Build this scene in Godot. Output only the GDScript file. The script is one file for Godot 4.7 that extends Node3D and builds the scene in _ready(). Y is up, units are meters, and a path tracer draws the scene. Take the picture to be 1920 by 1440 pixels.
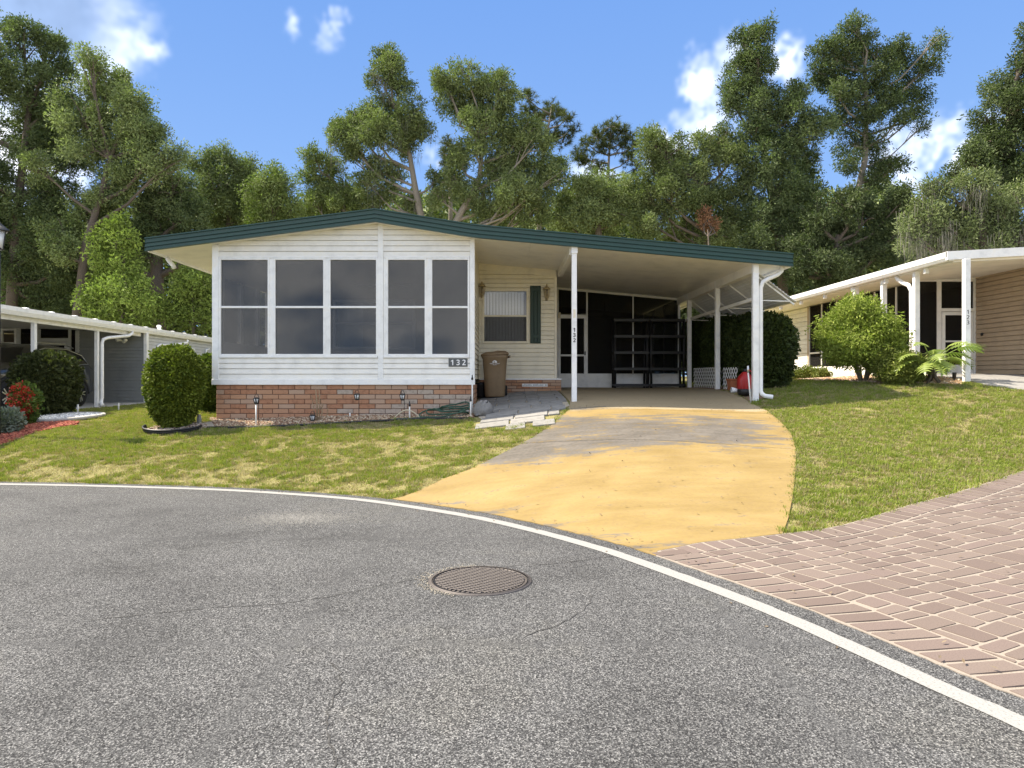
extends Node3D
# A white manufactured home with a green fascia and a carport, seen from a cul-de-sac.
# Metres, y up, the street lies at y = 0 and the home stands up the slope towards -z.

const CTRL := [Vector3(-14, 10.3, -0.003856), Vector3(-10, 10.15, -0.001864), Vector3(-7.09, 9.98, -0.005255), Vector3(-5.48, 9.79, -0.000138), Vector3(-3.89, 9.5, 0.000279), Vector3(-2.7, 9.12, 0.003284), Vector3(-1.7, 8.7, -0.008583), Vector3(-0.9, 8.1, 0.001978), Vector3(-0.25, 7.56, -0.007639), Vector3(0.29, 6.96, -0.000162), Vector3(0.97, 6, 0.005072), Vector3(1.4, 5.2, 0.005371), Vector3(1.72, 4.54, 0.002224), Vector3(2.1, 3.5, -0.001582), Vector3(2.4, 2.2, 0.005348), Vector3(-5.5, 13.5, 0.007797), Vector3(-3, 13.5, 0.012316), Vector3(-0.58, 13.5, -0.018846), Vector3(1.3, 13.3, 0.023417), Vector3(4.6, 13.3, -0.042005), Vector3(3, 13.3, 0.002719), Vector3(1.3, 16.4, 0.004490), Vector3(4.6, 15.8, -0.015041), Vector3(3, 19.3, -0.000940), Vector3(1.3, 19.3, 0.006616), Vector3(4.8, 19.3, -0.010466), Vector3(2, 9.5, 0.018211), Vector3(3.2, 9.5, -0.006256), Vector3(-4, 11.5, -0.010133), Vector3(-7, 12, 0.005020), Vector3(-1, 11, -0.003643), Vector3(-9, 15, 0.001547), Vector3(-11, 19, -0.003241), Vector3(-11, 24, -0.000904), Vector3(-13, 15, 0.006969), Vector3(-7, 18, -0.004864), Vector3(-6, 22, 0.001360), Vector3(-7, 26, 0.000163), Vector3(-2, 20, -0.004963), Vector3(-2, 28, 0.000619), Vector3(3, 28, -0.002080), Vector3(5.3, 14, 0.045127), Vector3(6.5, 12.5, -0.010719), Vector3(7.3, 14.5, -0.001698), Vector3(8.8, 13.5, 0.017556), Vector3(8.8, 20, -0.002269), Vector3(10, 24, -0.000114), Vector3(6.5, 18, 0.003781), Vector3(6, 24, 0.004964), Vector3(12, 14, 0.001078), Vector3(2.56, 6.54, -0.015264), Vector3(6.5, 9, -0.023853), Vector3(4, 5, -0.002117), Vector3(6, 6, 0.008300), Vector3(9, 8, -0.003434), Vector3(5, 10, 0.017123), Vector3(7, 10.5, 0.000908), Vector3(12, 10, -0.001336), Vector3(-16, 22, 0.000223), Vector3(14, 22, -0.001983), Vector3(-16, 10.6, 0.001389)]
const PLANE := Vector3(0.788833, 0.017759, 0.038933)
var M := {}
var rng := RandomNumberGenerator.new()
var cache := {}
var taken := {}
var hgrid := PackedFloat32Array()
var road_poly := PackedVector2Array()
var road_edge := PackedVector2Array()
var keep_off := []          # plan polygons where no grass grows
var leaf_meshes := {}
var tris := 0

func _ready() -> void:
	rng.seed = 20240517
	set_view()
	set_sky_and_sun()
	make_materials()
	make_ground()
	make_main_home()
	make_neighbour_homes()
	make_small_things()
	make_plants()
	make_trees()
	make_grass()

# ---------------------------------------------------------------- view and light
func set_view() -> void:
	var cam := Camera3D.new()
	cam.name = "camera"
	cam.projection = Camera3D.PROJECTION_FRUSTUM
	cam.near = 0.1
	cam.far = 1500.0
	cam.size = 2.0 * 0.1 * 720.0 / 1331.0
	cam.frustum_offset = Vector2(15.0, -12.0) / 1331.0 * 0.1
	cam.position = Vector3(0, 1.5, 0)
	add_child(cam)
	cam.current = true

func set_sky_and_sun() -> void:
	var sun := DirectionalLight3D.new()
	sun.name = "sun"
	sun.light_energy = 1.5
	sun.light_color = Color(1.0, 0.95, 0.87)
	sun.light_angular_distance = 0.6
	sun.shadow_enabled = true
	add_child(sun)
	sun.look_at_from_position(Vector3(-0.77, 1.0, -0.2) * 50.0, Vector3.ZERO)
	var env := Environment.new()
	env.background_mode = Environment.BG_SKY
	env.tonemap_mode = Environment.TONE_MAPPER_LINEAR
	env.tonemap_exposure = 2.4
	env.sdfgi_enabled = true
	env.ssao_enabled = true
	env.ssil_enabled = true
	var sky := Sky.new()
	var pano := PanoramaSkyMaterial.new()
	pano.panorama = ImageTexture.create_from_image(sky_image())
	sky.sky_material = pano
	env.sky = sky
	var we := WorldEnvironment.new()
	we.name = "daylight"
	we.environment = env
	add_child(we)

func sky_image() -> Image:
	var w := 1536
	var h := 768
	var data := PackedFloat32Array()
	data.resize(w * h * 3)
	var at := 0
	var big := FastNoiseLite.new()
	big.seed = 7
	big.noise_type = FastNoiseLite.TYPE_SIMPLEX_SMOOTH
	big.frequency = 1.1
	big.fractal_octaves = 6
	big.fractal_gain = 0.55
	var fine := FastNoiseLite.new()
	fine.seed = 11
	fine.noise_type = FastNoiseLite.TYPE_SIMPLEX_SMOOTH
	fine.frequency = 7.0
	fine.fractal_octaves = 6
	fine.fractal_gain = 0.62
	fine.domain_warp_enabled = true
	fine.domain_warp_amplitude = 0.12
	fine.domain_warp_frequency = 6.0
	# single clouds: azimuth, elevation, half width, half height; the grey one first
	var puffs := [
		Vector4(-0.6174, 0.4041, 0.1277, 0.0902), Vector4(-0.5217, 0.4294, 0.0331, 0.0316), Vector4(-0.4723, 0.3921, 0.0255, 0.0195), Vector4(-0.4513, 0.3929, 0.0165, 0.0135), Vector4(-0.2359, 0.4628, 0.0255, 0.0338), Vector4(-0.2885, 0.4484, 0.0090, 0.0150),
		Vector4(0.2677, 0.3748, 0.0301, 0.0526), Vector4(0.2181, 0.3470, 0.0346, 0.0301), Vector4(0.3104, 0.4133, 0.0301, 0.0301), Vector4(0.3790, 0.3984, 0.0270, 0.0346), Vector4(0.2850, 0.3267, 0.0601, 0.0255), Vector4(0.2430, 0.2992, 0.0676, 0.0301),
		Vector4(0.5384, 0.2724, 0.0676, 0.0421), Vector4(0.5160, 0.2422, 0.0526, 0.0451), Vector4(-0.5868, 0.2675, 0.1127, 0.0601), Vector4(-0.5160, 0.2049, 0.0902, 0.0601), Vector4(0.1307, 0.2745, 0.0451, 0.0225), Vector4(-0.0936, 0.3030, 0.0376, 0.0301)]
	var strength := [1.15, 1.3, 0.52, 0.45, 0.55, 0.4, 0.72, 0.6, 0.7, 0.9, 0.8, 0.7, 1.1, 1.0, 0.9, 0.8, 0.6, 0.6]
	for j in h:
		var el := PI * (0.5 - (j + 0.5) / h)
		for i in w:
			var az := TAU * (i + 0.5) / w
			if az > PI:
				az -= TAU
			if el < -0.03:
				data[at] = 0.16
				data[at + 1] = 0.15
				data[at + 2] = 0.12
				at += 3
				continue
			var dir := Vector3(sin(az) * cos(el), sin(el), -cos(az) * cos(el))
			var t := pow(clampf(1.0 - dir.y, 0.0, 1.0), 2.6)
			var c := Color(0.060, 0.142, 0.355).lerp(Color(0.195, 0.305, 0.475), t)
			var f: float = fine.get_noise_3dv(dir)
			var d := 0.0
			var grey := 0.0
			if absf(az) < 0.85 and el < 0.75:
				for k in puffs.size():
					var p: Vector4 = puffs[k]
					var q: float = pow((az - p.x) / p.z, 2.0) + pow((el - p.y) / p.w, 2.0)
					if q < 5.0:
						var g: float = strength[k] * exp(-q)
						if k == 0:
							grey = g
						else:
							d = maxf(d, g)
				d = clampf((d * (1.0 + 1.5 * f) + f * 0.4 - 0.28) * 1.0, 0.0, 1.0)
				d = maxf(d, smoothstep(0.18, 0.75, grey + f * 0.22))
			var away := smoothstep(0.8, 1.3, absf(az)) if el < 0.7 else smoothstep(0.7, 0.95, el)  # cloud cover out of view, thickened to brighten the shaded fronts
			if away > 0.0:
				var b: float = big.get_noise_3dv(dir / (dir.y + 0.3)) + 0.35 * f
				d = maxf(d, away * clampf((b + 0.30) * 2.0, 0.0, 1.0))
			var cc := Color(0.92, 0.93, 0.95).lerp(Color(0.20, 0.28, 0.44), smoothstep(0.2, 0.75, grey))
			c = c.lerp(cc * (0.92 + 0.25 * f), d * 0.92)
			data[at] = c.r
			data[at + 1] = c.g
			data[at + 2] = c.b
			at += 3
	return Image.create_from_data(w, h, false, Image.FORMAT_RGBF, data.to_byte_array())

# ---------------------------------------------------------------- naming and nodes
func numbered(called: String) -> String:
	var n: int = taken.get(called, 0)
	taken[called] = n + 1
	return called if n == 0 else "%s_%03d" % [called, n]

func tag(o: Node3D, label: String, category: String, group := "") -> Node3D:
	o.set_meta("label", label)
	o.set_meta("category", category)
	if group != "":
		o.set_meta("group", group)
	return o

func thing(called: String, label: String, category: String, at: Vector3, group := "", turn := 0.0) -> Node3D:
	var o := Node3D.new()
	o.name = numbered(called)
	add_child(o)
	o.position = at
	o.rotation.y = turn
	return tag(o, label, category, group)

func part(parent: Node3D, called: String, mesh: Mesh, m: Material, xf = Vector3.ZERO) -> MeshInstance3D:
	# xf is where the piece stands in the world; it is turned into the parent's own axes here
	var o := MeshInstance3D.new()
	o.name = called if parent != self else numbered(called)
	o.mesh = mesh
	o.material_override = m
	parent.add_child(o, true)
	var t: Transform3D = Transform3D(Basis(), xf) if xf is Vector3 else xf
	o.transform = t if parent == self else parent.global_transform.affine_inverse() * t
	return o

func structure(o: Node3D) -> Node3D:
	o.set_meta("kind", "structure")
	return o

func box(parent: Node3D, called: String, m: Material, lo: Vector3, hi: Vector3, bevel := 0.004, frame := Transform3D()) -> MeshInstance3D:
	var s := (hi - lo).abs()
	return part(parent, called, cbox(s, minf(bevel, s[s.min_axis_index()] * 0.3)), m, frame * Transform3D(Basis(), (lo + hi) / 2.0))

# ---------------------------------------------------------------- shapes
func new_st(flat := true) -> SurfaceTool:
	var st := SurfaceTool.new()
	st.begin(Mesh.PRIMITIVE_TRIANGLES)
	st.set_smooth_group(-1 if flat else 0)
	return st

func done(st: SurfaceTool) -> ArrayMesh:
	st.generate_normals()
	return st.commit()

func face(st: SurfaceTool, pts: Array, out: Vector3) -> void:
	# a convex face; turned so that it is clockwise seen from the side OUT points to
	var n: Vector3 = (pts[1] - pts[0]).cross(pts[2] - pts[0])
	var flip := n.dot(out) > 0.0
	for k in range(1, pts.size() - 1):
		st.add_vertex(pts[0])
		st.add_vertex(pts[k + 1] if flip else pts[k])
		st.add_vertex(pts[k] if flip else pts[k + 1])

func cbox(size: Vector3, b := 0.004) -> ArrayMesh:
	var key := "cb%.4f_%.4f_%.4f_%.4f" % [size.x, size.y, size.z, b]
	if cache.has(key):
		return cache[key]
	var st := new_st()
	add_cbox(st, Transform3D(), size, b)
	cache[key] = done(st)
	return cache[key]

func add_cbox(st: SurfaceTool, xf: Transform3D, size: Vector3, b := 0.0) -> void:
	var h := size / 2.0
	var c := func(s: Vector3, axis: int) -> Vector3:
		var v := Vector3(s.x * (h.x - b), s.y * (h.y - b), s.z * (h.z - b))
		v[axis] = s[axis] * h[axis]
		return xf * v
	for ax in 3:
		var u := (ax + 1) % 3
		var w := (ax + 2) % 3
		for s in [-1.0, 1.0]:
			var pts := []
			for q in [[-1, -1], [1, -1], [1, 1], [-1, 1]]:
				var v := Vector3.ZERO
				v[ax] = s
				v[u] = q[0]
				v[w] = q[1]
				pts.append(c.call(v, ax))
			var out := Vector3.ZERO
			out[ax] = s
			face(st, pts, xf.basis * out)
			if b > 0.0:
				for s2 in [-1.0, 1.0]:
					var e := []
					for s3 in [-1.0, 1.0]:
						var v := Vector3.ZERO
						v[ax] = s
						v[u] = s2
						v[w] = s3
						e.append([c.call(v, ax), c.call(v, u)])
					var o2 := Vector3.ZERO
					o2[ax] = s
					o2[u] = s2
					face(st, [e[0][0], e[1][0], e[1][1], e[0][1]], xf.basis * o2)
	if b > 0.0:
		for sx in [-1.0, 1.0]:
			for sy in [-1.0, 1.0]:
				for sz in [-1.0, 1.0]:
					var v := Vector3(sx, sy, sz)
					face(st, [c.call(v, 0), c.call(v, 1), c.call(v, 2)], xf.basis * v)

func bar(st: SurfaceTool, a: Vector3, b: Vector3, wide: float, thick: float, up := Vector3.UP) -> void:
	var z := (b - a).normalized()
	var x := up.cross(z)
	x = x.normalized() if x.length() > 0.01 else Vector3.RIGHT
	add_cbox(st, Transform3D(Basis(x, z.cross(x), z), (a + b) / 2.0), Vector3(wide, thick, a.distance_to(b)), minf(wide, thick) * 0.12)

func tube(st: SurfaceTool, pts: Array, radii, sides := 8, cap := true) -> void:
	var n := pts.size()
	var rings := []
	var side := Vector3.ZERO
	for k in n:
		var t: Vector3 = (pts[mini(k + 1, n - 1)] - pts[maxi(k - 1, 0)]).normalized()
		if side == Vector3.ZERO:
			side = t.cross(Vector3.UP if absf(t.y) < 0.9 else Vector3.RIGHT).normalized()
		side = (side - t * side.dot(t)).normalized()
		var up := t.cross(side)
		var r: float = radii if radii is float else radii[k]
		var ring := []
		for i in sides:
			var a := TAU * i / sides
			ring.append(pts[k] + (side * cos(a) + up * sin(a)) * r)
		rings.append(ring)
	skin(st, rings, cap)

func skin(st: SurfaceTool, rings: Array, cap := true) -> void:
	# closed rings joined one to the next; faces turned away from the rings' middles
	var s: int = rings[0].size()
	var mids := []
	for r in rings:
		var m := Vector3.ZERO
		for v in r:
			m += v
		mids.append(m / s)
	for k in rings.size() - 1:
		var mid: Vector3 = (mids[k] + mids[k + 1]) / 2.0
		for i in s:
			var j := (i + 1) % s
			var a: Vector3 = rings[k][i]
			var b: Vector3 = rings[k][j]
			var c: Vector3 = rings[k + 1][j]
			var d: Vector3 = rings[k + 1][i]
			var o := (a + b + c + d) / 4.0 - mid
			face(st, [a, b, c], o)
			face(st, [a, c, d], o)
	if cap:
		for e in [0, rings.size() - 1]:
			var o: Vector3 = mids[0] - mids[1] if e == 0 else mids[-1] - mids[-2]
			for i in s:
				face(st, [mids[e], rings[e][i], rings[e][(i + 1) % s]], o)

func lathe(profile: Array, sides := 16) -> ArrayMesh:
	# profile: Vector2(radius, height), upwards
	var st := new_st(false)
	var rings := []
	for p in profile:
		var r := []
		for i in sides:
			var a := TAU * i / sides
			r.append(Vector3(cos(a) * p.x, p.y, sin(a) * p.x))
		rings.append(r)
	skin(st, rings, true)
	return done(st)

func prism(poly: PackedVector2Array, z0: float, z1: float) -> ArrayMesh:
	# a polygon in x and y, from z0 to z1
	var st := new_st()
	add_prism(st, poly, z0, z1)
	return done(st)

func add_prism(st: SurfaceTool, poly: PackedVector2Array, z0: float, z1: float, xf := Transform3D()) -> void:
	var idx := Geometry2D.triangulate_polygon(poly)
	for k in range(0, idx.size(), 3):
		for z in [z0, z1]:
			var p := []
			for q in 3:
				var v := poly[idx[k + q]]
				p.append(xf * Vector3(v.x, v.y, z))
			face(st, p, xf.basis * Vector3(0, 0, signf(z - (z0 + z1) / 2.0)))
	var ccw := not Geometry2D.is_polygon_clockwise(poly)
	for i in poly.size():
		var a := poly[i]
		var b := poly[(i + 1) % poly.size()]
		var e := b - a
		var o := Vector2(e.y, -e.x) * (1.0 if ccw else -1.0)
		face(st, [xf * Vector3(a.x, a.y, z0), xf * Vector3(b.x, b.y, z0), xf * Vector3(b.x, b.y, z1), xf * Vector3(a.x, a.y, z1)], xf.basis * Vector3(o.x, o.y, 0))

func rect(x0: float, y0: float, x1: float, y1: float) -> PackedVector2Array:
	return PackedVector2Array([Vector2(x0, y0), Vector2(x1, y0), Vector2(x1, y1), Vector2(x0, y1)])

func smooth_line(pts: Array, closed := false, steps := 6) -> PackedVector2Array:
	var out := PackedVector2Array()
	var n := pts.size()
	for i in (n if closed else n - 1):
		var p0: Vector2 = pts[(i - 1 + n) % n] if closed else pts[maxi(i - 1, 0)]
		var p3: Vector2 = pts[(i + 2) % n] if closed else pts[mini(i + 2, n - 1)]
		var p1: Vector2 = pts[i]
		var p2: Vector2 = pts[(i + 1) % n]
		for k in steps:
			out.append(p1.cubic_interpolate(p2, p0, p3, float(k) / steps))
	if not closed:
		out.append(pts[n - 1])
	return out

func cut(poly: PackedVector2Array, holes: Array) -> Array:
	var pieces := [poly]
	for h in holes:
		var next := []
		for p in pieces:
			for q in Geometry2D.clip_polygons(p, h):
				if not Geometry2D.is_polygon_clockwise(q):
					next.append(q)
		pieces = next
	return pieces

func siding(parent: Node3D, wall: PackedVector2Array, holes: Array, course: float, m: Material, frame: Transform3D, y_start: float, deep := 0.08) -> void:
	# lapped boards: x along the wall, y up, z outwards; each board is a piece of its own
	var lo := 1e9
	var hi := -1e9
	var xl := 1e9
	var xr := -1e9
	for v in wall:
		lo = minf(lo, v.y)
		hi = maxf(hi, v.y)
		xl = minf(xl, v.x)
		xr = maxf(xr, v.x)
	var y := y_start
	while y < hi - 0.004:
		var strip := rect(xl - 1.0, y, xr + 1.0, y + course)
		for band in Geometry2D.intersect_polygons(strip, wall):
			for piece in cut(band, holes):
				var w := 0.0
				var h0 := 1e9
				var h1 := -1e9
				for v in piece:
					h0 = minf(h0, v.y)
					h1 = maxf(h1, v.y)
				if h1 - h0 < 0.006:
					continue
				part(parent, "siding_board", board_mesh(piece, y, course, deep), m, frame)
		y += course

func board_mesh(piece: PackedVector2Array, y0: float, h: float, deep: float) -> ArrayMesh:
	# a sloping face with an open lap joint above it, closed by a thinner back
	var st := new_st()
	var z := func(v: Vector2) -> float: return lerpf(0.020, 0.008, clampf((v.y - y0) / h, 0.0, 1.0))
	var fronts := Geometry2D.intersect_polygons(piece, rect(-99, y0, 99, y0 + h * 0.885))
	for f in fronts:
		var idx := Geometry2D.triangulate_polygon(f)
		for k in range(0, idx.size(), 3):
			var p := []
			for q in 3:
				var v: Vector2 = f[idx[k + q]]
				p.append(Vector3(v.x, v.y, z.call(v)))
			face(st, p, Vector3(0, 0, 1))
		for i in f.size():
			var a: Vector2 = f[i]
			var b: Vector2 = f[(i + 1) % f.size()]
			face(st, [Vector3(a.x, a.y, z.call(a)), Vector3(b.x, b.y, z.call(b)), Vector3(b.x, b.y, -0.02), Vector3(a.x, a.y, -0.02)], Vector3((b - a).y, -(b - a).x, 0))
	add_prism(st, piece, -deep, -0.02)
	return done(st)

func window(parent: Node3D, x0: float, y0: float, x1: float, y1: float, rails: Array, fw: float, fm: Material, pm: Material, frame: Transform3D, out := 0.03, called := "window") -> MeshInstance3D:
	# a frame that stands proud of the wall, rails across it, and one pane between each two rails
	var st := new_st()
	var bit := func(a: float, b: float, c: float, d: float, z: float) -> void:
		add_cbox(st, frame * Transform3D(Basis(), Vector3((a + c) / 2.0, (b + d) / 2.0, z - 0.035)), Vector3(c - a, d - b, 0.07), 0.005)
	bit.call(x0, y0, x0 + fw, y1, out)
	bit.call(x1 - fw, y0, x1, y1, out)
	bit.call(x0 + fw, y0, x1 - fw, y0 + fw, out - 0.002)
	bit.call(x0 + fw, y1 - fw, x1 - fw, y1, out - 0.002)
	for r in rails:
		bit.call(x0 + fw, r - 0.02, x1 - fw, r + 0.02, out - 0.006)
	var o := part(parent, called, done(st), fm)
	var ys := [y0 + fw] + rails + [y1 - fw]
	for k in ys.size() - 1:
		var lo: float = ys[k] + (0.02 if k > 0 else 0.0)
		var hi: float = ys[k + 1] - (0.02 if k < ys.size() - 2 else 0.0)
		part(o, "pane", cbox(Vector3(x1 - x0 - 2.0 * fw, hi - lo, 0.006), 0.0), pm, frame * Transform3D(Basis(), Vector3((x0 + x1) / 2.0, (lo + hi) / 2.0, out - 0.035 - 0.008 * k)))
	return o

func text(parent: Node3D, called: String, words: String, high: float, m: Material, xf: Transform3D, bold := true, deep := 0.006) -> void:
	var t := TextMesh.new()
	var font := SystemFont.new()
	font.font_names = PackedStringArray(["Droid Sans"])
	font.font_weight = 700 if bold else 400
	t.font = font
	t.text = words
	t.font_size = 64
	t.pixel_size = high / 46.0
	t.depth = deep
	part(parent, called, t, m, xf)

# ---------------------------------------------------------------- materials
func flat_mat(called: String, c: Color, rough := 0.8, metal := 0.0, spec := 0.5) -> StandardMaterial3D:
	var m := StandardMaterial3D.new()
	m.resource_name = called
	m.albedo_color = c.linear_to_srgb()
	m.roughness = rough
	m.metallic = metal
	m.metallic_specular = spec
	M[called] = m
	return m

func noise_tex(seed_: int, freq: float, ramp: Array, size := 512, octaves := 4, kind := FastNoiseLite.TYPE_SIMPLEX_SMOOTH, normal := 0.0) -> NoiseTexture2D:
	var n := FastNoiseLite.new()
	n.seed = seed_
	n.noise_type = kind
	n.frequency = freq
	n.fractal_octaves = octaves
	n.fractal_gain = 0.6
	if kind == FastNoiseLite.TYPE_CELLULAR:
		n.cellular_return_type = FastNoiseLite.RETURN_CELL_VALUE if normal == 0.0 else FastNoiseLite.RETURN_DISTANCE
		n.fractal_type = FastNoiseLite.FRACTAL_NONE
	var t := NoiseTexture2D.new()
	t.width = size
	t.height = size
	t.seamless = true
	t.seamless_blend_skirt = 0.08
	t.noise = n
	if normal > 0.0:
		t.as_normal_map = true
		t.bump_strength = normal
	elif ramp:
		var g := Gradient.new()
		var off := PackedFloat32Array()
		var col := PackedColorArray()
		for r in ramp:
			off.append(r[0])
			col.append((r[1] as Color).linear_to_srgb())
		g.offsets = off
		g.colors = col
		t.color_ramp = g
	return t

func grain(m: StandardMaterial3D, tex: Texture2D, per_metre: float) -> StandardMaterial3D:
	# a tone texture over the colour, laid in the world so that alike pieces differ
	m.albedo_texture = tex
	m.uv1_triplanar = true
	m.uv1_world_triplanar = true
	m.uv1_scale = Vector3.ONE * per_metre
	return m

func grey(v: float) -> Color:
	return Color(v, v, v)

func make_materials() -> void:
	var soft := noise_tex(3, 0.012, [[0.0, grey(0.80)], [0.35, grey(0.93)], [0.6, grey(1.0)], [1.0, Color(0.97, 0.94, 0.88)]], 512, 5)
	var blotch := noise_tex(4, 0.02, [[0.0, grey(0.55)], [0.5, grey(0.9)], [1.0, grey(1.0)]], 512, 5)
	var speck := noise_tex(5, 0.25, [[0.0, grey(0.55)], [0.5, grey(0.95)], [1.0, grey(1.0)]], 512, 3)
	grain(flat_mat("white_siding", Color(0.88, 0.86, 0.80), 0.5), soft, 0.35)
	grain(flat_mat("cream_siding", Color(0.78, 0.72, 0.57), 0.55), soft, 0.35)
	grain(flat_mat("white_metal", Color(0.88, 0.88, 0.86), 0.4), soft, 0.5)
	grain(flat_mat("ceiling", Color(0.88, 0.85, 0.77), 0.42), soft, 0.2)
	grain(flat_mat("green_paint", Color(0.013, 0.056, 0.046), 0.38), soft, 0.4)
	grain(flat_mat("shutter_green", Color(0.007, 0.032, 0.019), 0.5), soft, 0.8)
	grain(flat_mat("shaded_siding", Color(0.26, 0.275, 0.275), 0.6), soft, 0.35)  # pale siding darkened: the shade under the carport is put into the colour
	grain(flat_mat("pale_siding", Color(0.55, 0.56, 0.55), 0.6), soft, 0.35)
	grain(flat_mat("tan_siding", Color(0.46, 0.36, 0.25), 0.6), soft, 0.35)
	grain(flat_mat("mortar", Color(0.20, 0.135, 0.10), 0.95), speck, 1.2)
	var tones := [Color(0.47, 0.25, 0.145), Color(0.50, 0.285, 0.17), Color(0.44, 0.22, 0.125), Color(0.49, 0.33, 0.23), Color(0.47, 0.385, 0.31)]
	for k in tones.size():
		grain(flat_mat("brick%d" % k, tones[k], 0.92), speck if k % 2 else blotch, 1.3 if k % 2 else 0.9)
	grain(flat_mat("slab", Color(0.27, 0.262, 0.245), 0.9), blotch, 0.55)
	grain(flat_mat("slab_b", Color(0.24, 0.234, 0.22), 0.9), blotch, 0.7)
	grain(flat_mat("concrete", Color(0.46, 0.44, 0.40), 0.95), blotch, 0.4)
	grain(flat_mat("rock", Color(0.25, 0.24, 0.225), 0.95), blotch, 3.0)
	grain(flat_mat("black_plastic", Color(0.012, 0.012, 0.013), 0.45), soft, 1.0)
	grain(flat_mat("brown_plastic", Color(0.225, 0.155, 0.085), 0.5), soft, 1.0)
	grain(flat_mat("red_plastic", Color(0.42, 0.016, 0.014), 0.42), soft, 2.0)
	grain(flat_mat("terracotta", Color(0.40, 0.14, 0.06), 0.85), blotch, 3.0)
	grain(flat_mat("pvc", Color(0.75, 0.74, 0.70), 0.4), soft, 2.0)
	grain(flat_mat("wood", Color(0.33, 0.25, 0.17), 0.85), blotch, 2.0)
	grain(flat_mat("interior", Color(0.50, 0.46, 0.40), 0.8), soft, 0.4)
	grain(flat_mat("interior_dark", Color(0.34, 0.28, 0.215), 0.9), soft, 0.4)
	flat_mat("black_metal", Color(0.015, 0.015, 0.015), 0.5)
	flat_mat("steel", Color(0.55, 0.56, 0.57), 0.3, 0.9)
	flat_mat("car_paint", Color(0.016, 0.017, 0.020), 0.28)
	M.car_paint.clearcoat_enabled = true
	M.car_paint.clearcoat = 1.0
	M.car_paint.clearcoat_roughness = 0.04
	flat_mat("rubber", Color(0.02, 0.02, 0.02), 0.85)
	flat_mat("lamp_lens", Color(0.75, 0.76, 0.78), 0.15)
	flat_mat("sign_grey", Color(0.10, 0.105, 0.105), 0.6)
	flat_mat("sign_white", Color(0.80, 0.80, 0.79), 0.6)
	flat_mat("ink", Color(0.025, 0.025, 0.025), 0.6)
	flat_mat("lantern", Color(0.46, 0.37, 0.22), 0.45, 0.5)
	flat_mat("hose_green", Color(0.025, 0.075, 0.045), 0.5)
	flat_mat("hose_tan", Color(0.55, 0.48, 0.34), 0.5)
	flat_mat("blind", Color(0.80, 0.82, 0.81), 0.7)
	flat_mat("dry_twig", Color(0.30, 0.22, 0.13), 0.9)
	var g := flat_mat("glass", Color(0.02, 0.022, 0.025, 0.12), 0.03)
	g.transparency = BaseMaterial3D.TRANSPARENCY_ALPHA
	g = flat_mat("smoked", Color(0.022, 0.022, 0.023, 0.50), 0.04)
	g.transparency = BaseMaterial3D.TRANSPARENCY_ALPHA
	g = flat_mat("car_glass", Color(0.004, 0.004, 0.005, 0.85), 0.02)
	g.transparency = BaseMaterial3D.TRANSPARENCY_ALPHA
	g = flat_mat("insect_screen", Color(0.020, 0.020, 0.020, 0.62), 0.9, 0.0, 0.1)
	g.transparency = BaseMaterial3D.TRANSPARENCY_ALPHA
	g = flat_mat("fine_screen", Color(0.05, 0.05, 0.05, 0.42), 0.9, 0.0, 0.1)
	g.transparency = BaseMaterial3D.TRANSPARENCY_ALPHA
	# asphalt: loose pale and dark aggregate; broad tone patches on the second layer
	var a := flat_mat("asphalt", Color(1, 1, 1), 0.92, 0.0, 0.35)
	a.albedo_texture = noise_tex(21, 0.21, [[0.0, Color(0.021, 0.021, 0.022)], [0.3, Color(0.052, 0.053, 0.054)], [0.52, Color(0.084, 0.085, 0.086)], [0.75, Color(0.128, 0.129, 0.128)], [1.0, Color(0.29, 0.29, 0.285)]], 2048, 1, FastNoiseLite.TYPE_CELLULAR)
	a.normal_enabled = true
	a.normal_texture = noise_tex(21, 0.21, [], 2048, 1, FastNoiseLite.TYPE_CELLULAR, 5.0)
	a.normal_scale = 0.7
	a.detail_enabled = true
	a.detail_blend_mode = BaseMaterial3D.BLEND_MODE_MUL
	a.detail_uv_layer = BaseMaterial3D.DETAIL_UV_2
	a.detail_albedo = noise_tex(23, 0.006, [[0.0, grey(0.62)], [0.35, grey(0.84)], [0.6, grey(0.95)], [1.0, Color(1.0, 0.985, 0.94)]], 1024, 6)
	grain(flat_mat("line_paint", Color(0.285, 0.282, 0.267), 0.8), noise_tex(29, 0.12, [[0.0, grey(0.35)], [0.28, grey(0.8)], [0.5, grey(1.0)], [1.0, grey(1.0)]], 512, 4), 0.9)
	grain(flat_mat("tar", Color(0.045, 0.044, 0.042), 0.9), speck, 2.0)
	grain(flat_mat("iron", Color(0.105, 0.092, 0.085), 0.55, 0.4), blotch, 3.0)
	grain(flat_mat("sand", Color(0.46, 0.40, 0.31), 1.0), speck, 1.5)
	var stone_tex := noise_tex(31, 0.22, [[0.0, grey(0.45)], [0.25, grey(0.78)], [0.5, grey(0.95)], [1.0, grey(1.08)]], 512, 3)
	var st := [Color(0.152, 0.116, 0.096), Color(0.170, 0.131, 0.109), Color(0.136, 0.101, 0.084), Color(0.160, 0.120, 0.102)]
	for k in st.size():
		grain(flat_mat("stone%d" % k, st[k], 0.9), stone_tex, 0.9)
	grain(flat_mat("stone_joint", Color(0.285, 0.245, 0.20), 0.9), stone_tex, 0.7)
	var l := flat_mat("lawn_soil", Color(1, 1, 1), 1.0, 0.0, 0.1)
	l.albedo_texture = noise_tex(41, 0.11, [[0.0, Color(0.09, 0.09, 0.03)], [0.35, Color(0.17, 0.165, 0.06)], [0.6, Color(0.27, 0.235, 0.11)], [1.0, Color(0.38, 0.33, 0.19)]], 1024, 5)
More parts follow.
